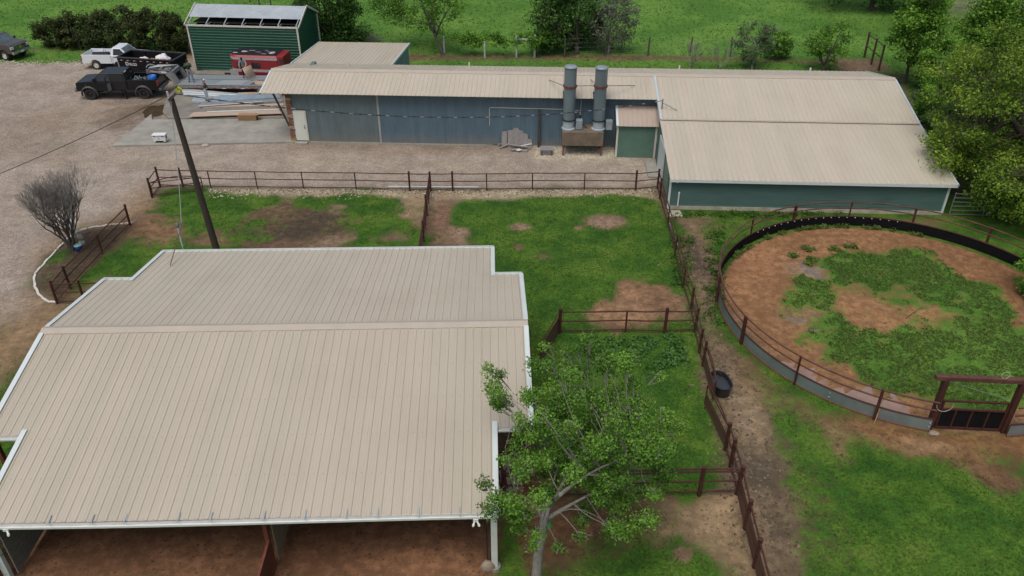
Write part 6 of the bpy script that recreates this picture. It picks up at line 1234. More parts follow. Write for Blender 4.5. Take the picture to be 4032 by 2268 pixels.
mb = MB(); mb.box((DLN/2-.4, DW/2, .48), (DLN+.9, .9, .16)); mb.build('frame', DBK, DT)
for y in (-.14, DW+.14):
    for x in (DLN*.48, DLN*.68): wheel(DT, x, y, .37, .22, RIMS, -1 if y < 0 else 1)
    mb = MB(); mb.bar((DLN*.35, y, .82), (DLN*.81, y, .82), .26, .03); mb.build('mudguard', DBK, DT)
mb = MB(); mb.bar((-1.3, DW/2, .55), (0, DW*.2, .5), .12, .12); mb.bar((-1.3, DW/2, .55), (0, DW*.8, .5), .12, .12); mb.box((-.55, DW/2, .85), (.5, .8, .55)); mb.build('drawbar', DBK, DT)
mb = MB(); mb.bar((.06, -.06, zT-.25), (.10, -.06, .75), .05, .10); mb.build('corner_strip', M('bare_strip', (.4, .4, .4), .5), DT)
RT_, WT_ = M('reflector_red', (.28, .02, .03), .3), M('reflector_white', (.60, .60, .62), .3)
for k in range(8):
    x = DLN*(.07+.118*k); mb = MB(); mb.box((x, -.004, zT-.19), (.17, .006, .055)); mb.build('reflector_white', WT_, DT); mb = MB(); mb.box((x+.17, -.004, zT-.19), (.16, .006, .055)); mb.build('reflector_red', RT_, DT)
def text(s, size, loc, rot, mat, par, name='lettering', bold=0.):
    cu = bpy.data.curves.new(name, 'FONT'); cu.body = s; cu.size = size; cu.extrude = .004; cu.offset = bold; t = bpy.data.objects.new(name, cu); COL.objects.link(t); bpy.context.view_layer.update()
    me = bpy.data.meshes.new_from_object(t.evaluated_get(bpy.context.evaluated_depsgraph_get())); bpy.data.objects.remove(t); o = bpy.data.objects.new(name, me); COL.objects.link(o); me.materials.clear(); me.materials.append(mat); o.parent = par; o.location = loc; o.rotation_euler = rot; return o
text('D', .40, (DLN*.135, -.012, zT-.60), (PI/2, 0, 0), WT_, DT, bold=.012); text('ELCO', .27, (DLN*.135+.36, -.012, zT-.58), (PI/2, 0, 0), WT_, DT, bold=.01)
em = MB()
for i in range(12):
    a0, a1 = PI*(.12+.76*i/12), PI*(.12+.76*(i+1)/12); c_ = Vector((DLN*.60, -.010, zT-.86)); em.add([c_+Vector((.60*math.cos(a0), 0, .52*math.sin(a0))), c_+Vector((.60*math.cos(a1), 0, .52*math.sin(a1))), c_+Vector((.52*math.cos(a1), 0, .43*math.sin(a1))), c_+Vector((.52*math.cos(a0), 0, .43*math.sin(a0)))], [(0, 1, 2, 3)])
em.build('emblem_arc', M('emblem_grey', (.34, .38, .40), .5), DT, fixn=False)
em = MB(); c_ = Vector((DLN*.60, -.010, zT-.72)); em.add([c_+Vector((.27*math.cos(2*PI*i/14)*(1+.2*math.sin(3*i)), 0, .24*math.sin(2*PI*i/14)*(1+.2*math.cos(2*i)))) for i in range(14)], [tuple(range(14))]); em.build('emblem', M('emblem_teal', (.10, .22, .24), .5), DT, fixn=False)
em = MB()
for s_ in (-1, 1): em.bar(Vector((DLN*.60, -.012, zT-.75)), Vector((DLN*.60+s_*.42, -.012, zT-1.06)), .006, .04, (0, 1, 0))
em.build('emblem_bars', M('emblem_grey', (.34, .38, .40)), DT)
# load in the dump trailer
def rag(name, label, c, d, mat, seed, cat='rubbish'):
    w_ = DT.location+ex*c[0]+ey*c[1]; rt = root(name, label, cat, (w_.x, w_.y, c[2]), ha); random.seed(seed); mb = MB(); mb.ball((0, 0, d[2]*.4), 1, 14, d[0], d[1], d[2], .16); mb.build('bag', mat, rt, smooth=False); return rt
SHT = M('white_sheeting', (.72, .72, .72), .55, var=.08, scale=6)
rag('rubbish_bag', 'crumpled white sheeting at the front of the dump trailer load', (DLN*.42, .55, 1.25), (.55, .35, .38), SHT, 1); rag('rubbish_bag', 'large domed white bag in the middle of the dump trailer load', (DLN*.70, 1.0, 1.25), (.62, .48, .52), SHT, 2); rag('rubbish_bag', 'small white bundle at the tail of the dump trailer', (DLN*.92, .45, 1.30), (.26, .25, .28), SHT, 3)
mb = MB(); mb.box((DLN*.5, DW/2, 1.05), (DLN*.8, DW*.85, .3)); mb.build('debris', M('dark_debris', (.05, .045, .04), .9, var=.5, scale=6), DT)
CARD = M('cardboard', (.34, .225, .13), .8, var=.08, scale=3)
w_ = DT.location+ex*(DLN*.66)+ey*.52; r_ = root('cardboard_box', 'long flattened cardboard box in the dump trailer', 'box', (w_.x, w_.y, 1.2), ha-.05); mb = MB(); mb.box((0, 0, .30), (1.35, .34, .36)); mb.build('box', CARD, r_); mb = MB(); mb.box((.70, 0, .30), (.012, .30, .34)); mb.build('tape_end', CREAM, r_)
w_ = DT.location+ex*(DLN*.83)+ey*.40; r_ = root('board_offcut', 'pale board offcut at the tail of the dump trailer load', 'board', (w_.x, w_.y, 1.58), ha-.3); mb = MB(); mb.box((0, 0, .05), (.62, .18, .06)); mb.build('board', M('pale_pine2', (.46, .38, .28), .7), r_)
# ------------------------------------------------------------------ red horse trailer
ZH = 2.35; ha0, ha1 = G(*c3(850, 880), ZH-.05), G(*c3(1645, 905), ZH-.05); hax = (ha1-ha0); HL = hax.length; hh = math.atan2(hax.y, hax.x); HWd = 2.0
HT = root('horse_trailer', 'faded red horse trailer with grey stripes and a black peeling roof', 'horse trailer', (ha0.x, ha0.y, 0), hh)
RED = M('faded_red', (.25, .016, .022), .45, var=.2, scale=1.5); STRIPE = M('grey_stripe', (.38, .38, .37), .5, var=.12); ROOFB = M('peeling_black_roof', (.016, .016, .019), .8, var=.2, spec=.2)
def outline(inset=0., n=10):
    P = []; R_ = .75; HLx = HL+.0
    P += [(HLx-inset, inset), (HLx-inset, HWd-inset)]
    for i in range(n+1):
        a = PI/2+PI*i/n; P.append((R_+(R_-inset)*math.cos(a), HWd/2+(HWd/2-inset)*math.sin(a)))
    return P
zb_ = .55
def band(z0, z1, name, mat, ins=0., i2=None):
    mb = MB(); A = outline(ins); B = outline(ins if i2 is None else i2); mb.strip([(x, y, z0) for x, y in A+A[:1]], [(x, y, z1) for x, y in B+B[:1]]); return mb.build(name, mat, HT)
band(zb_, 1.02, 'lower_body', RED); band(1.02, 1.24, 'lower_stripe', STRIPE, -.006); band(1.24, 2.0, 'upper_body', RED); band(2.0, 2.22, 'upper_stripe', STRIPE, -.006); band(2.22, ZH, 'roof_edge', M('bright_red', (.36, .02, .026), .4, var=.1), -.02, .08)
mb = MB(); P = outline(.08); mb.add([(x, y, ZH+.01) for x, y in P], [tuple(range(len(P)))]); P2 = outline(.4); mb.strip([(x, y, ZH+.01) for x, y in P+P[:1]], [(x, y, ZH+.07) for x, y in P2+P2[:1]]); mb.add([(x, y, ZH+.07) for x, y in P2], [tuple(range(len(P2)))]); mb.build('roof', ROOFB, HT)
random.seed(12)
for (x, y, a, b) in ((.55, .5, .28, .12), (1.2, .9, .30, .2), (1.7, 1.2, .35, .06), (2.4, .8, .3, .05), (3.3, .9, .28, .05), (HL-.6, .7, .26, .3), (HL-1.2, .35, .3, .06), (2.9, 1.3, .2, .04)):
    mb = MB(); n = 14; mb.add([(x+a*math.cos(2*PI*i/n)*random.uniform(.6, 1.2), y+b*math.sin(2*PI*i/n)*random.uniform(.6, 1.3), ZH+.078) for i in range(n)], [tuple(range(n))]); mb.build('peeled_patch', M('peeled_metal', (.42, .44, .46), .5, var=.2), HT, fixn=False)
mb = MB(); mb.box((.42, -.012, .9), (.68, .012, .62)); mb.build('front_panel', STRIPE, HT)
for x in (HL*.26, HL*.56):
    mb = MB(); mb.box((x, -.012, 1.58), (.72, .03, .42)); w_ = mb.build('window', M('window_frame_black', (.02, .02, .02), .4), HT, bevel=.012); mb = MB(); mb.box((x-.16, -.03, 1.58), (.26, .012, .32)); mb.box((x+.16, -.03, 1.58), (.26, .012, .32)); mb.build('pane', GLASS, w_)
mb = MB(); mb.box((HL+.26, HWd/2-.1, (zb_+ZH)/2), (.5, HWd-.25, ZH-zb_-.05)); tk = mb.build('tack_box', RED, HT, bevel=.04)
mb = MB(); mb.box((HL+.3, .012, 1.95), (.26, .04, .40)); mb.build('side_window', GLASS, tk); mb = MB(); mb.box((HL+.06, -.02, 1.15), (.20, .06, .28)); mb.build('tail_lamp', REDL, HT)
for x in (HL*.55, HL*.55+.85): wheel(HT, x, .12, .36, .2, RIMS, -1)
mb = MB(); mb.bar((0, HWd/2, .5), (-.9, HWd/2, .48), .14, .12); mb.build('tongue', BLACK, HT); mb = MB(); mb.ball((-.25, .25, .35), .28, 8, 1.2, .6, .7, .2); mb.build('jack', BLACK, HT)
# ------------------------------------------------------------------ flatbed gooseneck trailer
ZF = .95; f0, f1 = G(*c2(95, 702), ZF), G(*c2(1905, 722), ZF); fax = f1-f0; fh = math.atan2(fax.y, fax.x); FLN = 9.1; FW = 2.45
FT_ = root('flatbed_trailer', 'long gooseneck flatbed trailer stacked with grey metal panels', 'trailer', (f0.x, f0.y, 0), fh)
mb = MB(); mb.box((FLN/2, FW/2, ZF-.16), (FLN, FW, .12)); mb.build('deck', M('deck_wood', (.12, .10, .085), .85, var=.3, scale=3), FT_)
mb = MB(); mb.box((FLN/2, -.04, ZF-.20), (FLN, .07, .22)); mb.build('side_rail', M('worn_rail', (.23, .20, .18), .6, var=.3, scale=3), FT_)
mb = MB(); mb.box((FLN/2, .6, ZF-.42), (FLN, .12, .3)); mb.box((FLN/2, FW-.6, ZF-.42), (FLN, .12, .3)); mb.build('main_beams', DARK, FT_)
for k in range(9):
    x = .55+k*.75; mb = MB(); mb.box((x+.9, -.082, ZF-.28), (.30, .008, .07)); mb.build('reflector_white' if k % 2 else 'reflector_red', WT_ if k % 2 else RT_, FT_)
    mb = MB(); mb.box((x+.5, -.09, ZF-.17), (.10, .04, .09)); mb.build('stake_pocket', ZINCD, FT_)
for x in (FLN-2.6, FLN-1.6):
    for y in (.2, FW-.2): wheel(FT_, x, y, .39, .36, RIMS, -1 if y < 1 else 1)
GN = M('gooseneck_grey', (.225, .235, .24), .5, .3, var=.15, scale=2); 
for y, nm in ((.45, 0), (FW-.45, 1)):
    mb = MB(); mb.bar((.05, y, ZF-.30), (-.40, y, 1.62), .16, .30, (1, 0, 0)); mb.build('riser', GN, FT_)
    mb = MB(); mb.prism([(-.30, y, 1.40), (-.55, y, 1.86), (-2.05, y+(.25 if y < 1 else -.25), 1.92), (-2.75, y+(.55 if y < 1 else -.55), 1.74), (-2.75, y+(.55 if y < 1 else -.55), 1.42), (-2.0, y+(.25 if y < 1 else -.25), 1.62), (-.95, y, 1.58)], (0, .10, 0)); mb.build('neck_beam', GN, FT_)
mb = MB(); mb.prism([(.15, .38, ZF-.1), (-.55, .38, 1.84), (-.95, .38, 1.56), (-.30, .38, ZF-.25)], (0, .03, 0)); mb.build('gusset', M('gusset_grey', (.27, .28, .28), .5, .2), FT_)
mb = MB(); mb.box((-.45, FW/2, 1.66), (.16, FW-1.0, .30)); mb.box((-1.6, FW/2, 1.70), (.14, FW-1.3, .26)); mb.build('cross_member', GN, FT_)
mb = MB(); mb.tube([(-2.7, FW/2, 1.70), (-2.7, FW/2, 1.02)], .09, 10); mb.build('coupler', GN, FT_)
mb = MB(); mb.box((-1.05, FW/2, 1.55), (1.0, FW-1.2, .05)); mb.build('tool_tray', STEEL, FT_)
mb = MB(); mb.ball((-1.0, FW/2, 1.72), .3, 10, 1.1, .9, .6, .25); mb.build('chain_heap', M('chain_grey', (.12, .12, .12), .5, var=.8, scale=14), FT_)
mb = MB(); mb.box((-1.05, .44, 1.72), (.42, .012, .11)); mb.build('neck_plate', WHITEWALL, FT_)
for x, mt in ((-.75, WHITEWALL), (-1.75, REDL), (-2.35, REDL)): mb = MB(); mb.box((x, .43+(.12 if x < -1.5 else 0), 1.82), (.3, .02, .05)); mb.build('marker_tape', DARK if mt is WHITEWALL else mt, FT_)
mb = MB(); mb.tube([(.28, -.05, ZF-.15), (.28, -.05, .12)], .05, 8); mb.build('landing_leg', ZINCD, FT_)
r_ = root('yellow_strap_winch', 'bundle of bright yellow ratchet straps hanging at the front corner of the flatbed', 'straps', G(*c2(95, 880))); p = GY(*c2(95, 760), f0.y-.12); rgb = random.Random(3); YEL = M('strap_yellow', (.50, .55, .05), .6, var=.2)
for k in range(7): mb = MB(r_.location); a_ = p+Vector((rgb.gauss(0, .07), rgb.gauss(0, .05), rgb.gauss(-.05, .06))); mb.tube([a_, a_+Vector((rgb.gauss(0, .09), -.03, rgb.gauss(-.02, .08))), a_+Vector((rgb.gauss(0, .15), 0, -.25-.2*rgb.random()))], .035, 5); mb.build('strap', YEL, r_)
# panels lying on the deck
PG1 = M('panel_grey', (.32, .365, .385), .4, .35, var=.08, scale=1.5); PG2 = M('panel_grey_light', (.42, .465, .48), .4, .35, var=.08, scale=1.5)
def sheet(name, label, P, mat, th=.03, ribs=0, cat='metal sheet', group=None):
    P = [Vector(p) for p in P]; r = root(name, label, cat, P[0], group=group); mb = MB(P[0]); mb.prism(P, (0, 0, th)); mb.build('sheet', mat, r)
    for k in range(ribs):
        t = (k+.5)/ribs; a, b = lerp(P[0], P[3], t)+Vector((0, 0, th)), lerp(P[1], P[2], t)+Vector((0, 0, th)); mb = MB(P[0]); mb.bar(a+Vector((0, 0, .012)), b+Vector((0, 0, .012)), .05, .03); mb.build('rib', mat, r)
    return r
D_ = lambda x, y, z=0.: Vector((f0.x, f0.y, ZF-.1+z))+Vector((math.cos(fh), math.sin(fh), 0))*x+Vector((-math.sin(fh), math.cos(fh), 0))*y
sheet('roof_panel_stack', 'back row of grey metal panels on the flatbed', [D_(.1, 1.30), D_(8.9, 1.38), D_(8.9, 2.42), D_(.1, 2.42)], PG1, .07)
sheet('roof_panel_stack', 'front row of grey metal panels on the flatbed left end', [D_(.02, .02), D_(5.6, .02), D_(6.0, 1.22), D_(.1, 1.22)], PG1, .06)
sheet('roof_panel', 'lighter grey panel lying over the front row on the flatbed', [D_(3.0, .10, .065), D_(5.1, .10, .065), D_(5.5, 1.16, .065), D_(3.3, 1.16, .065)], PG2, .02)
sheet('trim_strip', 'bright metal trim strip along the near edge of the flatbed panels', [D_(.05, -.06, .06), D_(8.8, -.06, .06), D_(8.8, .02, .06), D_(.05, .02, .06)], ZINC, .03)
TANP = M('tan_panel', (.47, .37, .285), .5, var=.06)
sheet('tan_panel_piece', 'short tan ribbed panel offcut lying below the worker in the grey hoodie', [D_(6.2, .10, .09), D_(7.45, .05, .09), D_(6.95, .98, .09), D_(5.8, .92, .09)], TANP, .02, 3)
sheet('tan_panel_piece', 'tan panel lying at the right end of the flatbed by the workshop roof', [D_(7.8, .1, .06), D_(9.0, .1, .06), D_(9.0, 1.1, .06), D_(8.1, 1.1, .06)], TANP, .04, 2)
# ------------------------------------------------------------------ sheet metal on the slab
GSH = M('galv_sheet', (.30, .335, .35), .45, .15, var=.12, scale=2, stretch=(.4, 1, 1))
SZ = .13
def gp(x, y, z=SZ): return G(*c2(x, y), z)
a_, b_ = gp(275, 960), gp(2080, 1000, .22); r_ = root('curved_metal_sheet', 'long curved galvanised sheet twisting down from the flatbed corner to the panel heap', 'metal sheet', a_); mb = MB(a_); n = 26; rows = []
topL = GY(*c2(185, 785), a_.y+.55)
for j in range(7):
    row = []
    for i in range(n+1):
        t = i/n; s = j/6; low = lerp(a_, b_, t); hi_ = lerp(topL, b_+Vector((0, .28, .03)), t**.85); bul = math.sin(PI*s)*.16*(1-t)
        row.append(lerp(low, hi_, s)+Vector((0, -bul, 0)))
    rows.append(row)
for A, B in zip(rows, rows[1:]): mb.strip(A, B)
so2 = mb.build('sheet', GSH, r_, smooth=True)
for j in (2, 4):
    mb = MB(a_); mb.tube([p+Vector((0, -.02, 0)) for p in rows[j]], .022, 5); mb.build('rib', M('galv_bright', (.55, .60, .62), .3, .5), r_)
BLS = M('bluish_sheet', (.34, .43, .50), .4, .2, var=.12, scale=2)
sheet('metal_sheet_stack', 'stack of ribbed galvanised sheets under the worker in the white cap', [gp(405, 1112), gp(985, 1112), gp(1010, 985), gp(470, 1000)], ZINC, .16, 5)
sheet('metal_sheet_stack', 'stack of shiny bluish ribbed sheets on the slab', [gp(975, 1112), gp(2290, 1030), gp(2240, 975), gp(1010, 985)], BLS, .20, 6)
sheet('metal_sheet_stack', 'lower stack of dull metal sheets in front of the bluish sheets', [gp(545, 1190), gp(2330, 1090), gp(2320, 1040), gp(640, 1120)], M('dull_sheet', (.34, .36, .37), .45, .3, var=.2), .11, 3)
sheet('metal_angle', 'bright white metal angle laid along the sheet stack', [gp(545, 1185, .26), gp(1900, 1082, .30), gp(1900, 1068, .30), gp(545, 1165, .26)], M('galv_bright2', (.62, .66, .68), .3, .3), .03)
sheet('tan_trim_length', 'thin tan trim length lying before the metal sheet stacks', [gp(620, 1215), gp(2345, 1165), gp(2345, 1128), gp(640, 1180)], TANP, .07)
sheet('tan_panel_stack', 'tan panels stacked behind the bluish sheets', [gp(1340, 965), gp(2310, 965), gp(2310, 905), gp(1400, 940)], TANP, .22)
sheet('tan_trim_length', 'wide tan trim panel raised on blocks near the cardboard box', [gp(335, 1400, .27), gp(2310, 1330, .27), gp(2240, 1250, .27), gp(440, 1305, .27)], TANP, .03)
sheet('white_trim_length', 'white edge trim along the back of the wide tan panel', [gp(720, 1300, .32), gp(2240, 1245, .32), gp(2240, 1228, .32), gp(720, 1282, .32)], M('white_offcut', (.62, .62, .60)), .02)
for x in (600, 1300, 2200):
    p = gp(x, 1390-.035*x); r_ = root('wood_block', ['wood block under the left end of the wide tan panel', 'wood block under the middle of the wide tan panel', 'wood block under the right end of the wide tan panel'][(600, 1300, 2200).index(x)], 'block', p); mb = MB(p); mb.box((p.x, p.y+.2, p.z+.07), (.10, .7, .13)); mb.build('block', PLANK, r_)
p = G(*cA(2092, 1020), SZ); r_ = root('cardboard_box', 'brown cardboard box with open flaps on the slab', 'box', p, -.03); mb = MB(); mb.box((0, .2, .2), (1.35, .46, .40)); mb.build('box', M('brown_card', (.25, .155, .085), .8, var=.1), r_)
mb = MB(); mb.bar((-.66, .0, .41), (.66, .0, .41), .02, .05); mb.add([(.67, -.03, .40), (.67, .43, .40), (.92, .40, .46), (.95, 0, .47)], [(0, 1, 2, 3)]); mb.build('flap', CARD, r_)
mb = MB(); mb.quad((-.66, -.03, .405), (.66, -.03, .405), (.64, .43, .45), (-.64, .43, .45)); mb.build('top_flap', CARD, r_)
p = G(*cA(1735, 1235)); r_ = root('rock', 'pale broken concrete lump by the slab edge', 'rock', p); mb = MB(); mb.ball((0, 0, .05), .24, 9, 1.3, .7, .5, .15); mb.build('stone', M('pale_footing', (.42, .38, .31)), r_)
p = GY(*c2(2160, 915), toW(LL, 2).y); 
# ------------------------------------------------------------------ people
def skin_mesh(name, nodes, edges, mat, par, sub=1):
    me = bpy.data.meshes.new(name); me.from_pydata([n[0] for n in nodes], edges, []); o = bpy.data.objects.new(name, me); COL.objects.link(o)
    m = o.modifiers.new('Skin', 'SKIN'); m.use_smooth_shade = True; me.skin_vertices or None
    if not me.skin_vertices:
        bm = bmesh.new(); bm.from_mesh(me); bm.verts.layers.skin.verify(); bm.to_mesh(me); bm.free()
    for i, n in enumerate(nodes):
        rr_ = n[1] if isinstance(n[1], tuple) else (n[1], n[1]); me.skin_vertices[0].data[i].radius = rr_; me.skin_vertices[0].data[i].use_root = (i == 0)
    if sub: s = o.modifiers.new('Sub', 'SUBSURF'); s.levels = s.render_levels = sub
    bpy.context.view_layer.update(); dg_ = bpy.context.evaluated_depsgraph_get(); m2 = bpy.data.meshes.new_from_object(o.evaluated_get(dg_)); bpy.data.objects.remove(o)
    m2.name = name; m2.materials.clear(); m2.materials.append(mat); m2.polygons.foreach_set('use_smooth', [True]*len(m2.polygons)); ob = bpy.data.objects.new(name, m2); COL.objects.link(ob); ob.parent = par; return ob
def hand_nodes(N, E, wi, wrist, d, side, curl=.5):
    """palm plus four bent fingers and a side thumb"""
    d = Vector(d).normalized(); a = d.cross(Vector((0, 0, 1)))
    a = a.normalized() if a.length > .1 else Vector((1, 0, 0)); nrm_ = a.cross(d); palm = Vector(wrist)+d*.085; N.append((tuple(palm), (.030, .018))); pi = len(N)-1; E.append((wi, pi))
    for k, ln in enumerate((.070, .082, .076, .060)):
        b = palm+a*(.028-.019*k)+d*.018; k1 = b+d*ln*.5-nrm_*ln*.15*curl; k2 = k1+d*ln*.4-nrm_*ln*.45*curl; i0 = len(N); N += [(tuple(b), .0085), (tuple(k1), .0085), (tuple(k2), .007)]; E += [(pi, i0), (i0, i0+1), (i0+1, i0+2)]
    t0 = Vector(wrist)+d*.035+a*side*.032; t1 = t0+d*.035+a*side*.022; i0 = len(N); N += [(tuple(t0), .011), (tuple(t1), .009)]; E += [(wi, i0), (i0, i0+1)]
def person(label, loc, rz, J, cloth, hair, cap=None, mask_=None, skin=(.30, .17, .11), hs=1.):
    """J: joints for x forward, y left, z up"""
    R = root('person', label, 'person', loc, rz); V_ = lambda k: Vector(J[k]); SK = M('skin_%d' % int(skin[0]*100), skin, .55, var=.05)
    N = []; E = []; idx = {}
    def nd(k, p, r): N.append((tuple(p), r)); idx[k] = len(N)-1; return idx[k]
    nd('pel', V_('pel'), (.135, .105)); nd('waist', lerp(V_('pel'), V_('chest'), .5), (.125, .095)); nd('chest', V_('chest'), (.15, .11)); nd('neck', V_('neck'), (.055, .055)); hd_ = V_('head')
    nd('h0', lerp(V_('neck'), hd_, .55), (.06, .065)); nd('h1', hd_, (.082, .098)); nd('h2', hd_+(hd_-V_('neck')).normalized()*.085, (.07, .08))
    E += [(idx['pel'], idx['waist']), (idx['waist'], idx['chest']), (idx['chest'], idx['neck']), (idx['neck'], idx['h0']), (idx['h0'], idx['h1']), (idx['h1'], idx['h2'])]
    for s, sg in (('l', 1), ('r', -1)):
        nd('sh'+s, V_('sh'+s), .062); nd('el'+s, V_('el'+s), .044); nd('wr'+s, V_('wr'+s), .029); E += [(idx['chest'], idx['sh'+s]), (idx['sh'+s], idx['el'+s]), (idx['el'+s], idx['wr'+s])]
        hand_nodes(N, E, idx['wr'+s], V_('wr'+s), V_('wr'+s)-V_('el'+s), sg)
        nd('hi'+s, V_('hi'+s), .092); nd('kn'+s, V_('kn'+s), .062); nd('an'+s, V_('an'+s), .042); nd('to'+s, V_('to'+s), .034); E += [(idx['pel'], idx['hi'+s]), (idx['hi'+s], idx['kn'+s]), (idx['kn'+s], idx['an'+s]), (idx['an'+s], idx['to'+s])]
    body = skin_mesh('body', N, E, SK, R)
    top, trou, shoe = cloth
    Nt = [(tuple(lerp(V_('pel'), V_('chest'), -.05)), (.165, .13)), (tuple(lerp(V_('pel'), V_('chest'), .5)), (.155, .125)), (tuple(V_('chest')), (.18, .14)), (tuple(lerp(V_('chest'), V_('neck'), .8)), (.085, .08))]; Et = [(0, 1), (1, 2), (2, 3)]
    for s in 'lr': i = len(Nt); w = lerp(V_('el'+s), V_('wr'+s), .92); Nt += [(tuple(V_('sh'+s)), .085), (tuple(V_('el'+s)), .064), (tuple(w), .045)]; Et += [(2, i), (i, i+1), (i+1, i+2)]
    skin_mesh('jacket', Nt, Et, top, R)
    Nt = [(tuple(V_('pel')+Vector((0, 0, .06))), (.155, .125)), (tuple(V_('pel')), (.160, .135))]; Et = [(0, 1)]
    for s in 'lr': i = len(Nt); Nt += [(tuple(V_('hi'+s)), .108), (tuple(V_('kn'+s)), .082), (tuple(lerp(V_('kn'+s), V_('an'+s), .9)), .072)]; Et += [(1, i), (i, i+1), (i+1, i+2)]
    skin_mesh('trousers', Nt, Et, trou, R)
    for s in 'lr':
        a = V_('an'+s); t = V_('to'+s); skin_mesh('shoe', [(tuple(lerp(a, t, -.25)-Vector((0, 0, .03))), (.050, .045)), (tuple(lerp(a, t, .4)-Vector((0, 0, .035))), (.052, .045)), (tuple(t+(t-a)*.12), (.045, .035))], [(0, 1), (1, 2)], shoe, R)
    up_ = (hd_-V_('neck')).normalized(); f_ = Vector(J.get('face', (1, 0, 0))); f_ = (f_-up_*f_.dot(up_)).normalized(); l_ = up_.cross(f_)
    if hair: mb = MB(); mb.ball(hd_+up_*.045-f_*.018, .108, 12, 1, .92, .95); mb.build('hair', hair, R, smooth=True)
    for s in (-1, 1):
        mb = MB(); mb.ball(hd_+f_*.088+l_*s*.033+up_*.012, .012, 6); mb.build('eye', DARK, body); mb = MB(); mb.ball(hd_+l_*s*.088, .026, 6, .6, .4, 1.2); mb.build('ear', SK, body)
    mb = MB(); mb.ball(hd_+f_*.102-up_*.018, .017, 6, 1, 1, 1.5); mb.build('nose', SK, body); mb = MB(); mb.ball(hd_+f_*.092-up_*.052, .022, 6, .4, 1.1, .35); mb.build('mouth', M('lips', (.20, .07, .06), .6), body)
    if cap: mb = MB(); mb.ball(hd_+up_*.055, .118, 12, 1, .95, .75); c_ = hd_+up_*.055; mb.hexa([c_+f_*.05-l_*.08-up_*.01, c_+f_*.20-l_*.06-up_*.03, c_+f_*.20+l_*.06-up_*.03, c_+f_*.05+l_*.08-up_*.01, c_+f_*.05-l_*.08+up_*.01, c_+f_*.20-l_*.06-up_*.015, c_+f_*.20+l_*.06-up_*.015, c_+f_*.05+l_*.08+up_*.01]); mb.build('cap', cap, R, smooth=False)
    return R
def stand(**k):
    J = dict(pel=(0, 0, .96), chest=(.01, 0, 1.32), neck=(.02, 0, 1.50), head=(.04, 0, 1.64), shl=(0, .19, 1.42), shr=(0, -.19, 1.42), ell=(-.02, .25, 1.14), elr=(-.02, -.25, 1.14), wrl=(.08, .26, .90), wrr=(.08, -.26, .90),
             hil=(0, .10, .90), hir=(0, -.10, .90), knl=(.03, .12, .50), knr=(.03, -.12, .50), anl=(0, .13, .09), anr=(0, -.13, .09), tol=(.16, .15, .04), tor=(.16, -.15, .04)); J.update(k); return J
JN = lambda n, c, v=.15: M(n, c, .85, var=v, scale=6)
DEN = JN('pale_denim', (.33, .40, .44)); GREYT = JN('grey_trousers', (.20, .22, .25)); BLKC = JN('black_cloth', (.014, .014, .015)); HAIR = JN('black_hair', (.012, .010, .009)); BOOT = JN('dark_boot', (.03, .026, .024))
# man in green sweater on the deck, hands raised to his face
p = G(*c2(395, 655), ZF-.03); p.z = ZF-.03
person('man in a green sweater standing on the flatbed with hands raised to his face', p, rad(-80), stand(ell=(.20, .27, 1.22), elr=(.20, -.27, 1.22), wrl=(.22, .07, 1.46), wrr=(.24, -.06, 1.43), knl=(.05, .15, .5), anl=(.04, .20, .09), tol=(.18, .26, .04), anr=(-.06, -.14, .09), tor=(.09, -.2, .04)), (JN('dark_green_knit', (.012, .060, .034)), GREYT, BOOT), HAIR)
# man in grey hoodie bending over a tan panel
p = G(*c2(1540, 560), ZF-.03); p.z = ZF-.03; HP = p.copy()
person('man in a grey hoodie and black mask holding a tan ribbed panel', p, rad(-88), stand(pel=(-.05, 0, .95), chest=(.10, 0, 1.28), neck=(.18, 0, 1.43), head=(.26, 0, 1.54), shl=(.10, .20, 1.37), shr=(.10, -.20, 1.37), ell=(.22, .30, 1.10), elr=(.22, -.28, 1.10), wrl=(.46, .24, .98), wrr=(.46, -.20, .98), face=(.8, 0, -.5)), (JN('grey_hoodie', (.25, .27, .28)), BLKC, BOOT), JN('black_mask', (.01, .01, .011)), None)
pn0 = HP+Vector((0, -.52, .96)); r_ = root('held_roof_panel', 'short tan ribbed panel held up by the man in the grey hoodie', 'metal sheet', HP+Vector((.35, -.7, 0)))
w0_, w1_ = GY(*c2(1470, 365), pn0.y), GY(*c2(1650, 295), pn0.y); l0, l1 = G(*c2(1595, 582), ZF+.06), G(*c2(1765, 535), ZF+.06); mb = MB(r_.location); n = 16; A = []; B = []
for i in range(n+1):
    t = i/n; o_ = Vector((0, -.02, .035 if i % 4 == 2 else 0)); bow_ = Vector((0, -.14*math.sin(PI*t), .05*math.sin(PI*t))); A.append(lerp(w0_, l0, t)+bow_+o_); B.append(lerp(w1_, l1, t)+bow_+o_)
mb.strip(A, B); mb.build('panel', TANP, r_, fixn=False)
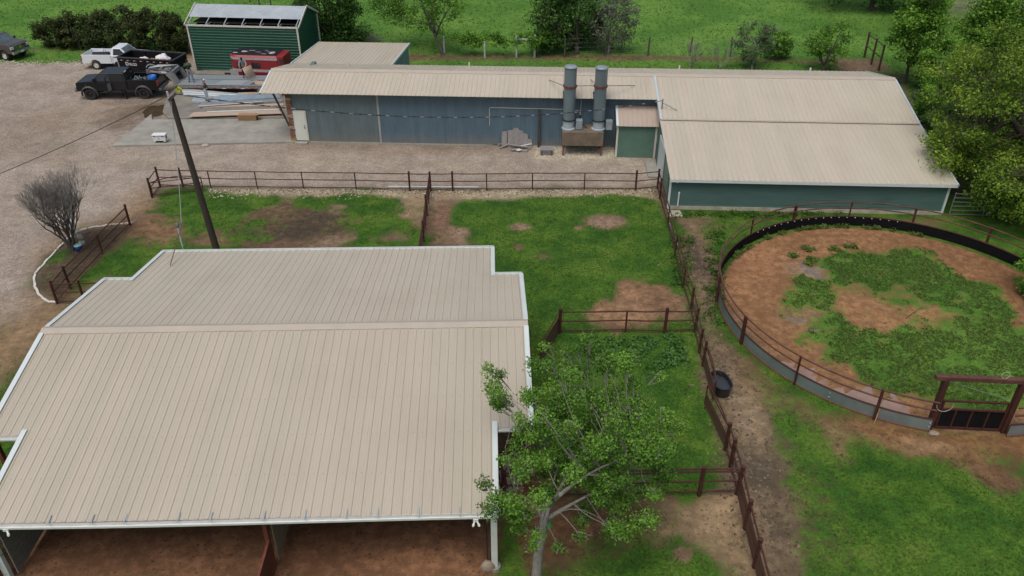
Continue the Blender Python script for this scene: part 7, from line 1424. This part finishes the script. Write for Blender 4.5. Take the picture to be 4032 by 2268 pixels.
# man in white cap, seen from behind three quarters, hands folded in front
p = G(*c2(735, 1065), SZ+.17); p.z = SZ+.16
person('man in a white cap, dark jacket and pale jeans standing on the sheet stack', p, rad(40), stand(ell=(.06, .27, 1.14), elr=(.10, -.25, 1.15), wrl=(.22, .10, 1.02), wrr=(.25, -.06, 1.04), knl=(.02, .13, .5), anl=(-.04, .15, .09), face=(.8, -.5, .05)), (JN('dark_grey_jacket', (.035, .040, .048), .4), DEN, BOOT), HAIR, M('white_cap', (.60, .62, .64), .7, var=.1))
# man in black leaning in at the open door
p = G(*c1(1150, 1415)); p.z = 0
person('man dressed all in black leaning into the open door of the black pickup', p+Vector((-.12, .30, 0)), rad(95), stand(pel=(-.02, 0, .96), chest=(.20, 0, 1.24), neck=(.33, 0, 1.36), head=(.42, 0, 1.44), shl=(.22, .19, 1.33), shr=(.22, -.19, 1.33), ell=(.46, .24, 1.20), elr=(.40, -.24, 1.12), wrl=(.66, .20, 1.24), wrr=(.58, -.18, 1.05), knr=(-.08, -.10, .5), anr=(-.22, -.10, .10), tor=(-.06, -.12, .05)), (BLKC, BLKC, BOOT), HAIR)

# things half hidden under the leafy tree
p = G(2040, 1842); r_ = root('wooden_pallet', 'old pale wooden pallet half hidden under the leafy tree by the barn', 'pallet', p, .05)
for i in range(6): mb = MB(); mb.box((-.5+.2*i, 0, .13), (.10, 1.0, .02)); mb.build('slat', M('pallet_wood', (.38, .32, .26), .85, var=.25), r_)
for y in (-.45, 0, .45): mb = MB(); mb.box((0, y, .06), (1.15, .08, .11)); mb.build('runner', M('pallet_wood', (.38, .32, .26)), r_)
p = G(1990, 1900); r_ = root('wooden_pallet', 'darker wooden pallet nearest the barn corner under the leafy tree', 'pallet', p, .2)
for i in range(6): mb = MB(); mb.box((-.5+.2*i, 0, .13), (.12, 1.0, .02)); mb.build('slat', M('pallet_wood2', (.27, .22, .18), .85, var=.25), r_)
for y in (-.45, 0, .45): mb = MB(); mb.box((0, y, .06), (1.15, .08, .11)); mb.build('runner', M('pallet_wood2', (.27, .22, .18)), r_)
p = G(2062, 1745); r_ = root('feed_bucket', 'black feed bucket with a pale blue lid under the leafy tree', 'bucket', p); mb = MB(); mb.lathe([(.17, 0), (.21, .36), (.19, .36), (.16, .05)], (0, 0, 0), 16); mb.build('bucket', BLACK, r_); mb = MB(); mb.ball((.17, -.16, .12), .12, 10); mb.build('lid', M('pale_blue_lid', (.30, .38, .42), .5), r_)
